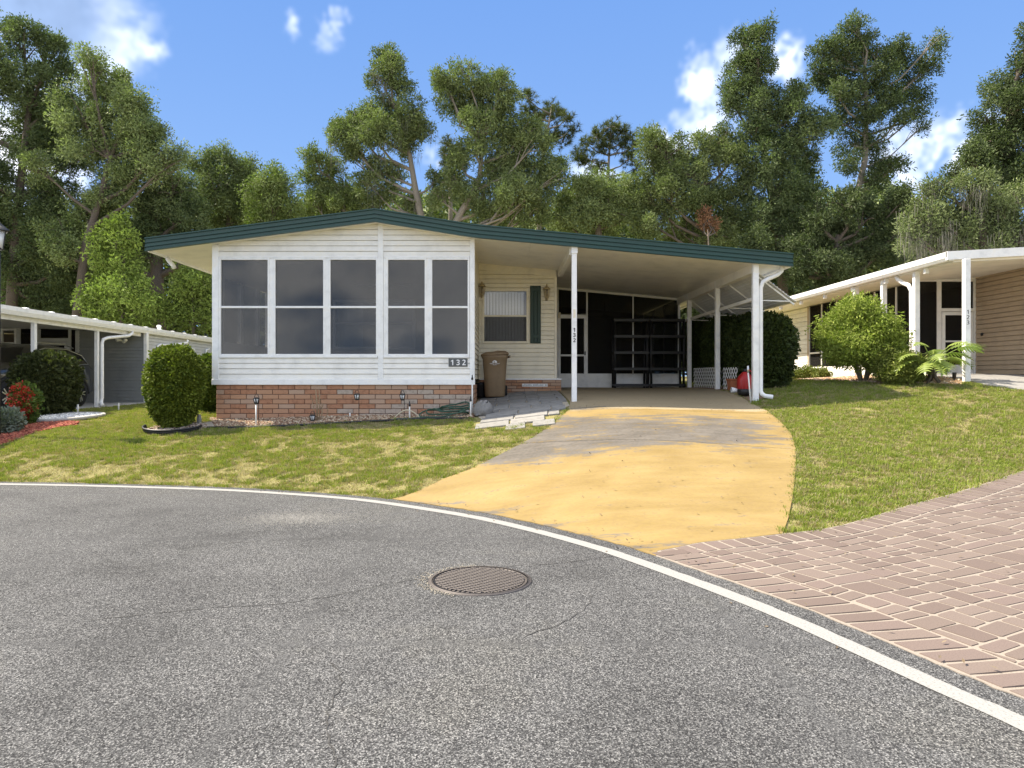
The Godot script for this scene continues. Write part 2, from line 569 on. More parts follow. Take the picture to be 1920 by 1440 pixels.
	l.uv1_triplanar = true
	l.uv1_world_triplanar = true
	l.uv1_scale = Vector3.ONE * 0.5
	grain(flat_mat("red_mulch", Color(0.30, 0.085, 0.05), 1.0), speck, 2.0)
	grain(flat_mat("brown_mulch", Color(0.26, 0.17, 0.11), 1.0), speck, 2.0)
	grain(flat_mat("orange_mulch", Color(0.48, 0.33, 0.20), 1.0), speck, 2.0)
	grain(flat_mat("white_gravel", Color(0.62, 0.61, 0.58), 0.95), speck, 2.5)
	grain(flat_mat("bark", Color(0.125, 0.10, 0.078), 0.95), noise_tex(51, 0.05, [[0.0, grey(0.35)], [0.5, grey(0.9)], [1.0, grey(1.25)]], 512, 5), 0.8)
	grain(flat_mat("pale_bark", Color(0.27, 0.235, 0.19), 0.95), noise_tex(52, 0.05, [[0.0, grey(0.4)], [0.5, grey(0.9)], [1.0, grey(1.2)]], 512, 5), 0.8)
	var lf := flat_mat("leaf", Color(1, 1, 1), 0.6, 0.0, 0.35)
	lf.vertex_color_use_as_albedo = true
	lf.cull_mode = BaseMaterial3D.CULL_DISABLED
	lf.backlight_enabled = true
	lf.backlight = Color(0.66, 0.74, 0.42)
	var gb := flat_mat("grass_blade", Color(1, 1, 1), 0.7, 0.0, 0.25)
	gb.vertex_color_use_as_albedo = true
	gb.cull_mode = BaseMaterial3D.CULL_DISABLED
	gb.backlight_enabled = true
	gb.backlight = Color(0.8, 0.82, 0.45)
	var ms := flat_mat("moss", Color(0.15, 0.145, 0.12), 1.0, 0.0, 0.1)
	ms.cull_mode = BaseMaterial3D.CULL_DISABLED
	var pl := flat_mat("broad_leaf", Color(0.175, 0.225, 0.042), 0.45)
	pl.cull_mode = BaseMaterial3D.CULL_DISABLED
	pl.backlight_enabled = true
	pl.backlight = Color(0.4, 0.5, 0.2)

# ---------------------------------------------------------------- terrain, street, drives
const GX := -20.0
const GD := 2.0
const GS := 0.25
const GW := 161
const GH := 121

func raw_height(x: float, d: float) -> float:
	var s := PLANE.x + PLANE.y * x + PLANE.z * d
	for c in CTRL:
		var q: float = (c.x - x) * (c.x - x) + (c.y - d) * (c.y - d)
		if q > 1e-9:
			s += c.z * 0.5 * q * log(q)
	return s

func land(x: float, d: float) -> float:
	# height of the ground; plan coordinates are x and d = -z
	var u := clampf((x - GX) / GS, 0.0, GW - 1.001)
	var v := clampf((d - GD) / GS, 0.0, GH - 1.001)
	var i := int(u)
	var j := int(v)
	var fu := u - i
	var fv := v - j
	var k := j * GW + i
	return lerpf(lerpf(hgrid[k], hgrid[k + 1], fu), lerpf(hgrid[k + GW], hgrid[k + GW + 1], fu), fv)

func land3(x: float, d: float, lift := 0.0) -> Vector3:
	return Vector3(x, land(x, d) + lift, -d)

func ribbon(line: PackedVector2Array, off0: float, off1: float) -> PackedVector2Array:
	# the strip between two offsets from a line
	var a := offset_line(line, off0)
	var b := offset_line(line, off1)
	b.reverse()
	a.append_array(b)
	return a

func offset_line(line: PackedVector2Array, off: float) -> PackedVector2Array:
	var out := PackedVector2Array()
	for k in line.size():
		var t := (line[mini(k + 1, line.size() - 1)] - line[maxi(k - 1, 0)]).normalized()
		out.append(line[k] + Vector2(-t.y, t.x) * off)
	return out

func plan_sheet(poly: PackedVector2Array, cell: float, lift: float, skirt: float, uv0 := Vector2.ZERO, uvs := Vector2.ONE) -> ArrayMesh:
	# a sheet that follows the ground inside a plan polygon, with its edge turned down by skirt
	var st := new_st(false)
	var lo := poly[0]
	var hi := poly[0]
	for v in poly:
		lo = lo.min(v)
		hi = hi.max(v)
	var put := func(x: float, d: float, dy: float) -> void:
		st.set_uv((Vector2(x, d) - uv0) * uvs)
		st.add_vertex(land3(x, d, lift - dy))
	for i in range(int(floor(lo.x / cell)), int(ceil(hi.x / cell))):
		for j in range(int(floor(lo.y / cell)), int(ceil(hi.y / cell))):
			for piece in Geometry2D.intersect_polygons(rect(i * cell, j * cell, (i + 1) * cell, (j + 1) * cell), poly):
				var idx := Geometry2D.triangulate_polygon(piece)
				for k in range(0, idx.size(), 3):
					var a := piece[idx[k]]
					var b := piece[idx[k + 1]]
					var c := piece[idx[k + 2]]
					if (b - a).cross(c - a) < 0.0:
						var t := b
						b = c
						c = t
					for v in [a, c, b]:
						put.call(v.x, v.y, 0.0)
	if skirt > 0.0:
		st.set_smooth_group(1)
		var ccw := not Geometry2D.is_polygon_clockwise(poly)
		for i in poly.size():
			var a := poly[i]
			var b := poly[(i + 1) % poly.size()]
			var n := int(ceil(a.distance_to(b) / cell))
			for k in n:
				var p := a.lerp(b, float(k) / n)
				var q := a.lerp(b, float(k + 1) / n)
				if not ccw:
					var t := p
					p = q
					q = t
				for v in [[p, 0.0], [q, skirt], [q, 0.0], [p, 0.0], [p, skirt], [q, skirt]]:
					put.call(v[0].x, v[0].y, v[1])
	return done(st)

func make_ground() -> void:
	hgrid.resize(GW * GH)
	# the street: a white edge line round the turning circle
	var pts := [Vector2(-60, 12.5), Vector2(-30, 11.6), Vector2(-18, 10.9), Vector2(-12, 10.4), Vector2(-7.09, 9.98), Vector2(-5.48, 9.79), Vector2(-3.89, 9.5), Vector2(-2.71, 9.12), Vector2(-1.73, 8.68), Vector2(-0.88, 8.08), Vector2(-0.256, 7.56), Vector2(0.287, 6.96), Vector2(0.657, 6.48), Vector2(0.971, 6.01), Vector2(1.39, 5.23), Vector2(1.72, 4.54), Vector2(1.94, 3.94), Vector2(2.10, 3.47), Vector2(2.29, 2.9), Vector2(2.45, 1.8), Vector2(2.4, -0.5), Vector2(1.6, -3.5), Vector2(-0.5, -6.5), Vector2(-4, -9), Vector2(-9, -10.5), Vector2(-18, -10.8), Vector2(-30, -11), Vector2(-60, -12)]
	var line := smooth_line(pts, false, 8)
	road_poly = offset_line(line, 0.24)
	road_edge = road_poly.duplicate()
	var wob := FastNoiseLite.new()
	wob.seed = 5
	wob.frequency = 2.2
	for k in road_poly.size():
		road_poly[k] += Vector2(wob.get_noise_2d(k * 0.37, 0.0), wob.get_noise_2d(0.0, k * 0.41)) * 0.03
	for j in GH:
		for i in GW:
			var x := GX + i * GS
			var d := GD + j * GS
			var y := raw_height(x, d)
			var p := Vector2(x, d)
			var near := 99.0
			if d < 12.5 and x < 9.0:
				for k in road_poly.size() - 1:
					near = minf(near, Geometry2D.get_closest_point_to_segment(p, road_poly[k], road_poly[k + 1]).distance_to(p))
			if Geometry2D.is_point_in_polygon(p, road_poly):
				y = lerpf(-0.012, -0.07, smoothstep(0.4, 1.2, near))
			else:
				y = lerpf(-0.012, maxf(y, -0.005), smoothstep(0.0, 0.7, near))
			hgrid[j * GW + i] = y
	var rst := new_st(false)
	var idx := Geometry2D.triangulate_polygon(road_poly)
	for k in range(0, idx.size(), 3):
		var a := road_poly[idx[k]]
		var b := road_poly[idx[k + 1]]
		var c := road_poly[idx[k + 2]]
		if (b - a).cross(c - a) < 0.0:
			var t := b
			b = c
			c = t
		for v in [a, c, b]:
			rst.set_uv(v / 2.6)
			rst.set_uv2((v / 13.0).rotated(0.5))
			rst.add_vertex(Vector3(v.x, 0, -v.y))
	rst.generate_normals()
	rst.generate_tangents()
	var road := structure(part(self, "road", rst.commit(), M.asphalt))
	var lst := new_st(false)
	var la := offset_line(line, 0.066)
	var lb := offset_line(line, -0.066)
	for k in range(la.size()):
		la[k] += (la[k] - lb[k]) * 0.08 * wob.get_noise_2d(k * 1.7, 9.0)
	for k in la.size() - 1:
		for v in [la[k], lb[k], lb[k + 1], la[k], lb[k + 1], la[k + 1]]:
			lst.add_vertex(Vector3(v.x, 0.004, -v.y))
	part(road, "edge_line", done(lst), M.line_paint)
	# fine cracks in the wearing course
	var cracks := [
		[Vector2(-1.02, 5.0), Vector2(-0.7, 5.25), Vector2(-0.35, 5.35), Vector2(0.0, 5.62), Vector2(0.5, 5.75), Vector2(0.97, 6.0)],
		[Vector2(-2.6, 4.35), Vector2(-2.0, 4.6), Vector2(-1.45, 4.72), Vector2(-1.0, 5.0)],
		[Vector2(-0.66, 2.35), Vector2(-0.66, 2.75), Vector2(-0.78, 3.1), Vector2(-0.8, 3.5), Vector2(-0.92, 3.75)],
		[Vector2(-2.9, 6.2), Vector2(-2.3, 6.5), Vector2(-1.7, 6.6)],
		[Vector2(0.1, 4.1), Vector2(0.45, 4.45), Vector2(0.62, 4.9)]]
	for c in cracks:
		var cl := smooth_line(c, false, 9)
		for k in cl.size():
			cl[k] += Vector2(rng.randf_range(-1, 1), rng.randf_range(-1, 1)) * 0.014
		var cst := new_st(false)
		for k in cl.size() - 1:
			var w: float = 0.0034 * (1.0 if k % 5 else 0.4)
			var nrm := (cl[k + 1] - cl[k]).normalized().orthogonal() * w
			for v in [cl[k] + nrm, cl[k] - nrm, cl[k + 1] - nrm, cl[k] + nrm, cl[k + 1] - nrm, cl[k + 1] + nrm]:
				cst.add_vertex(Vector3(v.x, 0.003, -v.y))
		part(road, "crack", done(cst), M.tar)
	# a dusting of pale grit on the asphalt
	var gx := []
	var gc := []
	for k in 7000:
		var q := (Vector2(-2.214, 7.555) as Vector2) + Vector2(rng.randfn() * 0.36, rng.randfn() * 0.22)
		gx.append(Transform3D(Basis.from_euler(Vector3(rng.randf(), rng.randf() * 6.0, 0)), Vector3(q.x, 0.002, -q.y)))
		gc.append(Color(0.26, 0.25, 0.225) * rng.randf_range(0.7, 1.2))
	flat_mat("litter", Color(1, 1, 1), 0.95).vertex_color_use_as_albedo = true
	scatter(road, "grit", chip_mesh(Vector3(0.011, 0.005, 0.011), 2), M.litter, gx, gc).set_meta("kind", "stuff")
	# the land: one sheet, fine near the homes and coarse towards the horizon
	var xs := []
	var ds := []
	for k in 161:
		xs.append(GX + k * 0.25)
	for k in 121:
		ds.append(GD + k * 0.25)
	xs = [-600.0, -200.0, -90.0, -45.0, -30.0] + xs + [26.0, 40.0, 80.0, 200.0, 600.0]
	ds = [-600.0, -120.0, -40.0, -16.0, -12.0, -8.0, -4.0, 0.0] + ds + [36.0, 45.0, 70.0, 140.0, 300.0, 900.0]
	var gst := new_st(false)
	for i in xs.size() - 1:
		for j in ds.size() - 1:
			var q := []
			for o in [[0, 0], [1, 0], [1, 1], [0, 1]]:
				var x: float = xs[i + o[0]]
				var d: float = ds[j + o[1]]
				var y := land(x, d)
				if d < 2.0:
					y = -0.09 if Geometry2D.is_point_in_polygon(Vector2(x, d), road_poly) or x < 4.0 else 0.02
				if x < -20.0 and d < 14.0:
					y = -0.09
				q.append(Vector3(x, y, -d))
			for v in [q[0], q[2], q[1], q[0], q[3], q[2]]:
				gst.add_vertex(v)
	structure(part(self, "ground", done(gst), M.lawn_soil))
	# the yellow drive: three painted concrete slabs with open joints
	var drive := PackedVector2Array([Vector2(1.24, 19.4), Vector2(1.24, 13.3), Vector2(1.142, 12.565), Vector2(0.831, 11.64), Vector2(0.557, 11.071), Vector2(0.32, 10.656), Vector2(-0.113, 10.038), Vector2(-0.466, 9.541), Vector2(-0.734, 9.308), Vector2(-1.019, 9.04), Vector2(-1.381, 8.754),
		Vector2(-0.6, 6.9), Vector2(0.3, 5.6), Vector2(1.1, 5.4), Vector2(1.323, 6.116), Vector2(1.67, 6.26), Vector2(2.081, 6.366), Vector2(2.559, 6.524), Vector2(2.798, 6.988), Vector2(3.157, 7.754), Vector2(3.599, 8.758), Vector2(3.971, 9.663), Vector2(4.25, 10.515), Vector2(4.464, 11.492), Vector2(4.613, 12.453), Vector2(4.62, 13.2), Vector2(4.62, 19.4)])
	var clean: PackedVector2Array = cut(drive, [road_poly])[0]
	var tex := drive_texture()
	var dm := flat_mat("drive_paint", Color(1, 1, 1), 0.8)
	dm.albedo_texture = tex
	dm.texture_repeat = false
	var root := structure(Node3D.new()) as Node3D
	root.name = "driveway"
	add_child(root)
	var ja := [Vector2(0.802, 12.552), Vector2(4.701, 12.15)]
	var jb := [Vector2(0.45, 10.515), Vector2(3.949, 9.609)]
	var side := func(l: Array, far: bool, gap: float) -> PackedVector2Array:
		var t: Vector2 = (l[1] - l[0]).normalized()
		var n := Vector2(-t.y, t.x) * (1.0 if far else -1.0)
		var a: Vector2 = l[0] - t * 20.0 + n * gap
		var b: Vector2 = l[1] + t * 20.0 + n * gap
		return PackedVector2Array([a, b, b + n * 30.0, a + n * 30.0])
	var slabs := [[side.call(ja, true, 0.006)], [side.call(ja, false, 0.006), side.call(jb, true, 0.006)], [side.call(jb, false, 0.006)]]
	for s in slabs:
		var p := clean
		for half in s:
			p = Geometry2D.intersect_polygons(p, half)[0]
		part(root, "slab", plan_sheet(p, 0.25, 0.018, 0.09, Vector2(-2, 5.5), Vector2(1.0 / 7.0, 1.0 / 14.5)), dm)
	keep_off.append(clean)
	make_pavers()
	make_beds()
	make_patio()
	make_manhole()

func drive_texture() -> ImageTexture:
	var w := 640
	var h := 1088
	var streak := FastNoiseLite.new()
	streak.seed = 3
	streak.frequency = 1.0
	streak.fractal_octaves = 5
	streak.fractal_gain = 0.62
	var fine := FastNoiseLite.new()
	fine.seed = 8
	fine.frequency = 14.0
	fine.fractal_octaves = 3
	var broad := FastNoiseLite.new()
	broad.seed = 19
	broad.frequency = 0.9
	broad.fractal_octaves = 4
	# where the paint is worn through to the concrete: plan centre, half width, half depth, how much
	var worn := []
	for b in [[Vector2(0.528, 10.814), 0.5, 0.5, 1.0], [Vector2(1.198, 10.998), 0.6, 0.65, 0.95], [Vector2(1.879, 10.644), 0.6, 0.7, 0.95], [Vector2(2.553, 10.456), 0.55, 0.6, 0.85], [Vector2(3.175, 10.566), 0.5, 0.8, 1.05], [Vector2(3.694, 11.047), 0.5, 0.7, 0.75], [Vector2(1.521, 11.569), 0.9, 0.35, 0.75], [Vector2(3.311, 11.445), 0.5, 0.4, 0.8], [Vector2(1.016, 11.755), 0.35, 0.4, 0.7], [Vector2(0.342, 10.107), 0.55, 0.55, 1.15], [Vector2(1.031, 9.804), 0.7, 0.28, 0.75], [Vector2(0, 9.879), 0.35, 0.2, 0.9], [Vector2(1.958, 10.219), 1.9, 0.5, 0.9], [Vector2(1.955, 11.071), 1.5, 0.6, 0.8], [Vector2(2.509, 11.717), 1.5, 0.3, 0.5], [Vector2(0.655, 10.253), 0.9, 0.35, 1.0], [Vector2(1.552, 12.517), 0.4, 0.18, 0.6]]:
		worn.append(b)
	for q in [Vector2(-0.982, 8.431), Vector2(-0.265, 7.839), Vector2(0.295, 7.144), Vector2(0.677, 6.675), Vector2(1.011, 6.257)]:
		worn.append([q, 0.5, 0.11, 0.62])
	var wear := Image.create(96, 160, false, Image.FORMAT_RF)
	for j in 160:
		for i in 96:
			var p := Vector2(-2.0 + 7.0 * (i + 0.5) / 96.0, 5.5 + 14.5 * (j + 0.5) / 160.0)
			var q := 0.0
			if p.y < 13.2:
				for b in worn:
					var e: float = pow((p.x - b[0].x) / b[1], 2.0) + pow((p.y - b[0].y) / b[2], 2.0)
					if e < 5.0:
						q = maxf(q, b[3] * exp(-0.8 * e))
			wear.set_pixel(i, j, Color(q, 0, 0))
	wear.resize(w, h, Image.INTERPOLATE_BILINEAR)
	var worn_at := wear.get_data().to_float32_array()
	var data := PackedByteArray()
	data.resize(w * h * 3)
	var at := 0
	for j in h:
		var d := 5.5 + 14.5 * (j + 0.5) / h
		for i in w:
			var x := -2.0 + 7.0 * (i + 0.5) / w
			var s := streak.get_noise_2d(x * 1.3, d * 5.0)
			var f := fine.get_noise_2d(x, d)
			var q := worn_at[j * w + i]
			var k := smoothstep(0.22, 0.66, q + s * 0.66 + f * 0.22 - 0.02)
			var spots := smoothstep(0.40, 0.62, f + s * 0.45) * 0.6
			var m := broad.get_noise_2d(x, d * 1.6)
			var r := 0.248 + 0.035 * s + 0.022 * f + 0.05 * m
			var g := 0.172 + 0.027 * s + 0.018 * f + 0.04 * m
			var bl := 0.056 + 0.016 * s + 0.02 * m
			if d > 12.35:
				# carport floor: the same dusty coat, its shade-lit tan put into the colour
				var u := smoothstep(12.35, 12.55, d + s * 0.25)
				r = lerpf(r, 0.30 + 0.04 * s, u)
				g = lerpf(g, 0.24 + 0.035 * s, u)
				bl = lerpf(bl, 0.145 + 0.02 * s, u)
			var gv := 0.090 + 0.045 * s + 0.03 * f + 0.03 * m
			r = lerpf(r, gv * 1.02, k * 0.9)
			g = lerpf(g, gv * 0.95, k * 0.9)
			bl = lerpf(bl, gv * 0.88, k * 0.9)
			r = lerpf(r, 0.13, spots * 0.6)
			g = lerpf(g, 0.088, spots * 0.6)
			bl = lerpf(bl, 0.04, spots * 0.6)
			var c := Color(r, g, bl).linear_to_srgb()
			data[at] = int(clampf(c.r, 0, 1) * 255)
			data[at + 1] = int(clampf(c.g, 0, 1) * 255)
			data[at + 2] = int(clampf(c.b, 0, 1) * 255)
			at += 3
	return ImageTexture.create_from_image(Image.create_from_data(w, h, false, Image.FORMAT_RGB8, data))

func stone_mesh(poly: PackedVector2Array, lift: float, high: float) -> ArrayMesh:
	# one flat stone on the slope, its rim chamfered
	var inner := Geometry2D.offset_polygon(poly, -0.004)
	var top: PackedVector2Array = inner[0] if inner.size() and inner[0].size() == poly.size() else poly
	var st := new_st()
	var idx := Geometry2D.triangulate_polygon(top)
	for k in range(0, idx.size(), 3):
		var p := []
		for q in 3:
			p.append(land3(top[idx[k + q]].x, top[idx[k + q]].y, lift + high))
		face(st, p, Vector3.UP)
	var ccw := 1.0 if not Geometry2D.is_polygon_clockwise(poly) else -1.0
	for i in poly.size():
		var a := poly[i]
		var b := poly[(i + 1) % poly.size()]
		var ta := a
		var tb := b
		var best := 9.0
		for v in top:
			if v.distance_to(a) < best:
				best = v.distance_to(a)
				ta = v
		best = 9.0
		for v in top:
			if v.distance_to(b) < best:
				best = v.distance_to(b)
				tb = v
		var o := Vector3((b - a).y * ccw, 0.02, (b - a).x * ccw)
		if ta != tb:
			face(st, [land3(a.x, a.y, lift - 0.01), land3(b.x, b.y, lift - 0.01), land3(tb.x, tb.y, lift + high), land3(ta.x, ta.y, lift + high)], o)
	return done(st)

func soften(poly: PackedVector2Array, r: float) -> PackedVector2Array:
	var out := PackedVector2Array()
	for i in poly.size():
		var p := poly[i]
		var a := poly[(i - 1 + poly.size()) % poly.size()]
		var b := poly[(i + 1) % poly.size()]
		var ra := minf(r, p.distance_to(a) * 0.4)
		var rb := minf(r, p.distance_to(b) * 0.4)
		out.append(p + (a - p).normalized() * ra)
		out.append(p + (b - p).normalized() * rb)
	return out

func make_pavers() -> void:
	var top := [Vector2(1.323, 6.116), Vector2(1.67, 6.26), Vector2(2.081, 6.366), Vector2(2.573, 6.523), Vector2(3.084, 6.675), Vector2(3.655, 7), Vector2(4.154, 7.322), Vector2(4.865, 7.755), Vector2(5.672, 8.342), Vector2(6.616, 9.031), Vector2(8.0, 9.75), Vector2(9.6, 10.4), Vector2(13, 11.5)]
	var upper := smooth_line(top, false, 5)
	var poly := PackedVector2Array([Vector2(13, 2.2), Vector2(1.0, 2.2), Vector2(0.6, 5.6)])
	poly.append_array(upper)
	if Geometry2D.is_polygon_clockwise(poly):
		poly.reverse()
	var best: PackedVector2Array
	for p in cut(poly, [road_poly]):
		if p.size() > best.size():
			best = p
	poly = best
	keep_off.append(poly)
	var root := structure(part(self, "paved_apron", plan_sheet(poly, 0.25, 0.016, 0.09), M.stone_joint)) as Node3D
	var stones := []
	var taken_by := []
	# a soldier course along the lawn and along the street
	var edge_road := PackedVector2Array()
	for v in road_edge:
		if v.x > 1.2 and v.y > 1.9 and v.y < 6.4:
			edge_road.append(v)
	for e in [[upper, -1.0, 0.25, 0.145], [edge_road, 1.0, 0.33, 0.155]]:
		var ln: PackedVector2Array = e[0]
		var acc := 0.0
		var walk := PackedVector2Array([ln[0]])
		for k in ln.size() - 1:
			var n := maxi(1, int(ln[k].distance_to(ln[k + 1]) / 0.01))
			for i in range(1, n + 1):
				var p := ln[k].lerp(ln[k + 1], float(i) / n)
				acc += ln[k].distance_to(ln[k + 1]) / n
				if acc >= e[3]:
					acc = 0.0
					walk.append(p)
		var inn := offset_line(walk, e[2] * e[1])
		var out := offset_line(walk, 0.02 * e[1])
		for k in walk.size() - 1:
			var t := (walk[k + 1] - walk[k]).normalized() * 0.013
			var lean: Vector2 = t * (6.0 if e[1] > 0 else 1.5)
			var q := PackedVector2Array([out[k] + t, out[k + 1] - t, inn[k + 1] - t + lean, inn[k] + t + lean])
			for piece in Geometry2D.intersect_polygons(q, poly):
				stones.append(piece)
		var band := ribbon(ln, -0.3 * e[1], (e[2] + 0.022) * e[1])
		taken_by.append(band)
	var inner := [poly]
	for b in taken_by:
		var nx := []
		for p in inner:
			for q in Geometry2D.clip_polygons(p, b):
				if not Geometry2D.is_polygon_clockwise(q) and q.size() > 3:
					nx.append(q)
		inner = nx
	# the field: a random ashlar of three sizes, slightly wavy
	var plans := [
		[[0, 0, 0.3, 0.2], [0.3, 0, 0.5, 0.2], [0, 0.2, 0.2, 0.5], [0.2, 0.2, 0.5, 0.34], [0.2, 0.34, 0.5, 0.5]],
		[[0, 0, 0.22, 0.3], [0.22, 0, 0.5, 0.15], [0.22, 0.15, 0.5, 0.3], [0, 0.3, 0.3, 0.5], [0.3, 0.3, 0.5, 0.5]],
		[[0, 0, 0.5, 0.16], [0, 0.16, 0.26, 0.34], [0, 0.34, 0.26, 0.5], [0.26, 0.16, 0.5, 0.5]],
		[[0, 0, 0.3, 0.3], [0.3, 0, 0.5, 0.3], [0, 0.3, 0.5, 0.5]]]
	var wv := FastNoiseLite.new()
	wv.seed = 15
	wv.frequency = 0.9
	for a in range(-6, 42):
		for b in range(-14, 28):
			var plan: Array = plans[rng.randi() % plans.size()]
			for r in plan:
				var q := PackedVector2Array()
				for c in [[0, 1], [2, 1], [2, 3], [0, 3]]:
					var u: float = (a * 0.5 + r[c[0]]) * 0.84 + (0.0085 if c[0] == 0 else -0.0085)
					var v: float = (b * 0.5 + r[c[1]]) * 0.84 + (0.0085 if c[1] == 1 else -0.0085)
					u += 0.045 * wv.get_noise_2d(u * 1.3, v * 1.3)
					v += 0.045 * wv.get_noise_2d(u * 1.3 + 50.0, v * 1.3)
					q.append(Vector2(u, v).rotated(0.42))
				q = soften(q, 0.015)
				for zone in inner:
					for piece in Geometry2D.intersect_polygons(q, zone):
						stones.append(piece)
	var seen := []
	for s in stones:
		var m := Vector2.ZERO
		var ar := 0.0
		for k in s.size():
			m += s[k]
			ar += s[k].cross(s[(k + 1) % s.size()]) * 0.5
		m /= s.size()
		if absf(ar) < 0.002:
			continue
		var px: float = 945.0 + 1331.0 * m.x / m.y
		seen.append([absf(ar) / pow(m.y, 3.0) * (1.0 if px < 1960.0 and m.y > 2.6 else 0.0001), s])
	seen.sort_custom(func(p, q): return p[0] > q[0])
	var rest := new_st()
	for k in seen.size():
		var mesh := stone_mesh(seen[k][1], 0.017, 0.003 + 0.0012 * rng.randf())
		if k < 300:
			part(root, "stone", mesh, M["stone%d" % (rng.randi() % 4)])
		else:
			rest.append_from(mesh, 0, Transform3D())
	var far := part(root, "stones_beyond", rest.commit(), M.stone1)
	far.set_meta("kind", "stuff")

func scatter(parent: Node3D, called: String, mesh: Mesh, m: Material, xfs: Array, cols: Array) -> MultiMeshInstance3D:
	var mm := MultiMesh.new()
	mm.transform_format = MultiMesh.TRANSFORM_3D
	mm.use_colors = cols.size() > 0
	mm.mesh = mesh
	mm.instance_count = xfs.size()
	var inv := parent.global_transform.affine_inverse() if parent != self else Transform3D()
	var step := 16 if cols.size() else 12
	var buf := PackedFloat32Array()
	buf.resize(step * xfs.size())
	var k := 0
	for i in xfs.size():
		var t: Transform3D = inv * xfs[i]
		buf[k] = t.basis.x.x
		buf[k + 1] = t.basis.y.x
		buf[k + 2] = t.basis.z.x
		buf[k + 3] = t.origin.x
		buf[k + 4] = t.basis.x.y
		buf[k + 5] = t.basis.y.y
		buf[k + 6] = t.basis.z.y
		buf[k + 7] = t.origin.y
		buf[k + 8] = t.basis.x.z
		buf[k + 9] = t.basis.y.z
		buf[k + 10] = t.basis.z.z
		buf[k + 11] = t.origin.z
		if step == 16:
			var c: Color = cols[i]
			buf[k + 12] = c.r
			buf[k + 13] = c.g
			buf[k + 14] = c.b
			buf[k + 15] = 1.0
		k += step
	mm.buffer = buf
	var o := MultiMeshInstance3D.new()
	o.name = called if parent != self else numbered(called)
	o.multimesh = mm
	o.material_override = m
	parent.add_child(o, true)
	return o

func bake(parent: Node3D, called: String, mesh: ArrayMesh, m: Material, xfs: Array, cols: Array) -> MeshInstance3D:
	# the copies joined into one mesh that belongs to its thing, one vertex colour for each copy
	var src := mesh.surface_get_arrays(0)
	var sv: PackedVector3Array = src[Mesh.ARRAY_VERTEX]
	var sn: PackedVector3Array = src[Mesh.ARRAY_NORMAL]
	var n := sv.size()
	var inv := parent.global_transform.affine_inverse()
	var v := PackedVector3Array()
	var nn := PackedVector3Array()
	var c := PackedColorArray()
	var one := PackedColorArray()
	one.resize(n)
	for i in xfs.size():
		var t: Transform3D = inv * xfs[i]
		v.append_array(t * sv)
		nn.append_array(Transform3D(t.basis.orthonormalized(), Vector3.ZERO) * sn)
		one.fill(cols[i] if cols else Color.WHITE)
		c.append_array(one)
	var arr := []
	arr.resize(Mesh.ARRAY_MAX)
	arr[Mesh.ARRAY_VERTEX] = v
	arr[Mesh.ARRAY_NORMAL] = nn
	arr[Mesh.ARRAY_COLOR] = c
	if src[Mesh.ARRAY_INDEX]:
		var si: PackedInt32Array = src[Mesh.ARRAY_INDEX]
		var idx := PackedInt32Array()
		idx.resize(si.size() * xfs.size())
		var at := 0
		for i in xfs.size():
			for k in si:
				idx[at] = k + i * n
				at += 1
		arr[Mesh.ARRAY_INDEX] = idx
	var am := ArrayMesh.new()
	am.add_surface_from_arrays(Mesh.PRIMITIVE_TRIANGLES, arr)
	tris += v.size() / 3 if not src[Mesh.ARRAY_INDEX] else (arr[Mesh.ARRAY_INDEX] as PackedInt32Array).size() / 3
	return part(parent, called, am, m, parent.global_transform)

func chip_mesh(size: Vector3, seed_: int) -> ArrayMesh:
	var r := RandomNumberGenerator.new()
	r.seed = seed_
	var st := new_st()
	var rings := []
	for k in 3:
		var ring := []
		for i in 5:
			var a := TAU * i / 5.0
			var q := 1.0 if k == 1 else 0.7
			ring.append(Vector3(cos(a) * size.x * q * r.randf_range(0.7, 1.1), (k - 1) * size.y * r.randf_range(0.7, 1.1), sin(a) * size.z * q * r.randf_range(0.7, 1.1)) * 0.5)
		rings.append(ring)
	skin(st, rings)
	return done(st)

func litter(parent: Node3D, called: String, poly: PackedVector2Array, count: int, size: Vector3, lift: float, tones: Array, seed_: int) -> void:
	var lo := poly[0]
	var hi := poly[0]
	for v in poly:
		lo = lo.min(v)
		hi = hi.max(v)
	var xfs := []
	var cols := []
	while xfs.size() < count:
		var p := Vector2(rng.randf_range(lo.x, hi.x), rng.randf_range(lo.y, hi.y))
		if not Geometry2D.is_point_in_polygon(p, poly):
			continue
		var b := Basis.from_euler(Vector3(rng.randf_range(-0.6, 0.6), rng.randf() * TAU, rng.randf_range(-0.6, 0.6))).scaled(Vector3.ONE * rng.randf_range(0.6, 1.5))
		xfs.append(Transform3D(b, land3(p.x, p.y, lift)))
		cols.append((tones[rng.randi() % tones.size()] as Color) * rng.randf_range(0.7, 1.25))
	var m: StandardMaterial3D
	if M.has("litter"):
		m = M.litter
	else:
		m = flat_mat("litter", Color(1, 1, 1), 0.95)
		m.vertex_color_use_as_albedo = true
	scatter(parent, called, chip_mesh(size, seed_), m, xfs, cols).set_meta("kind", "stuff")

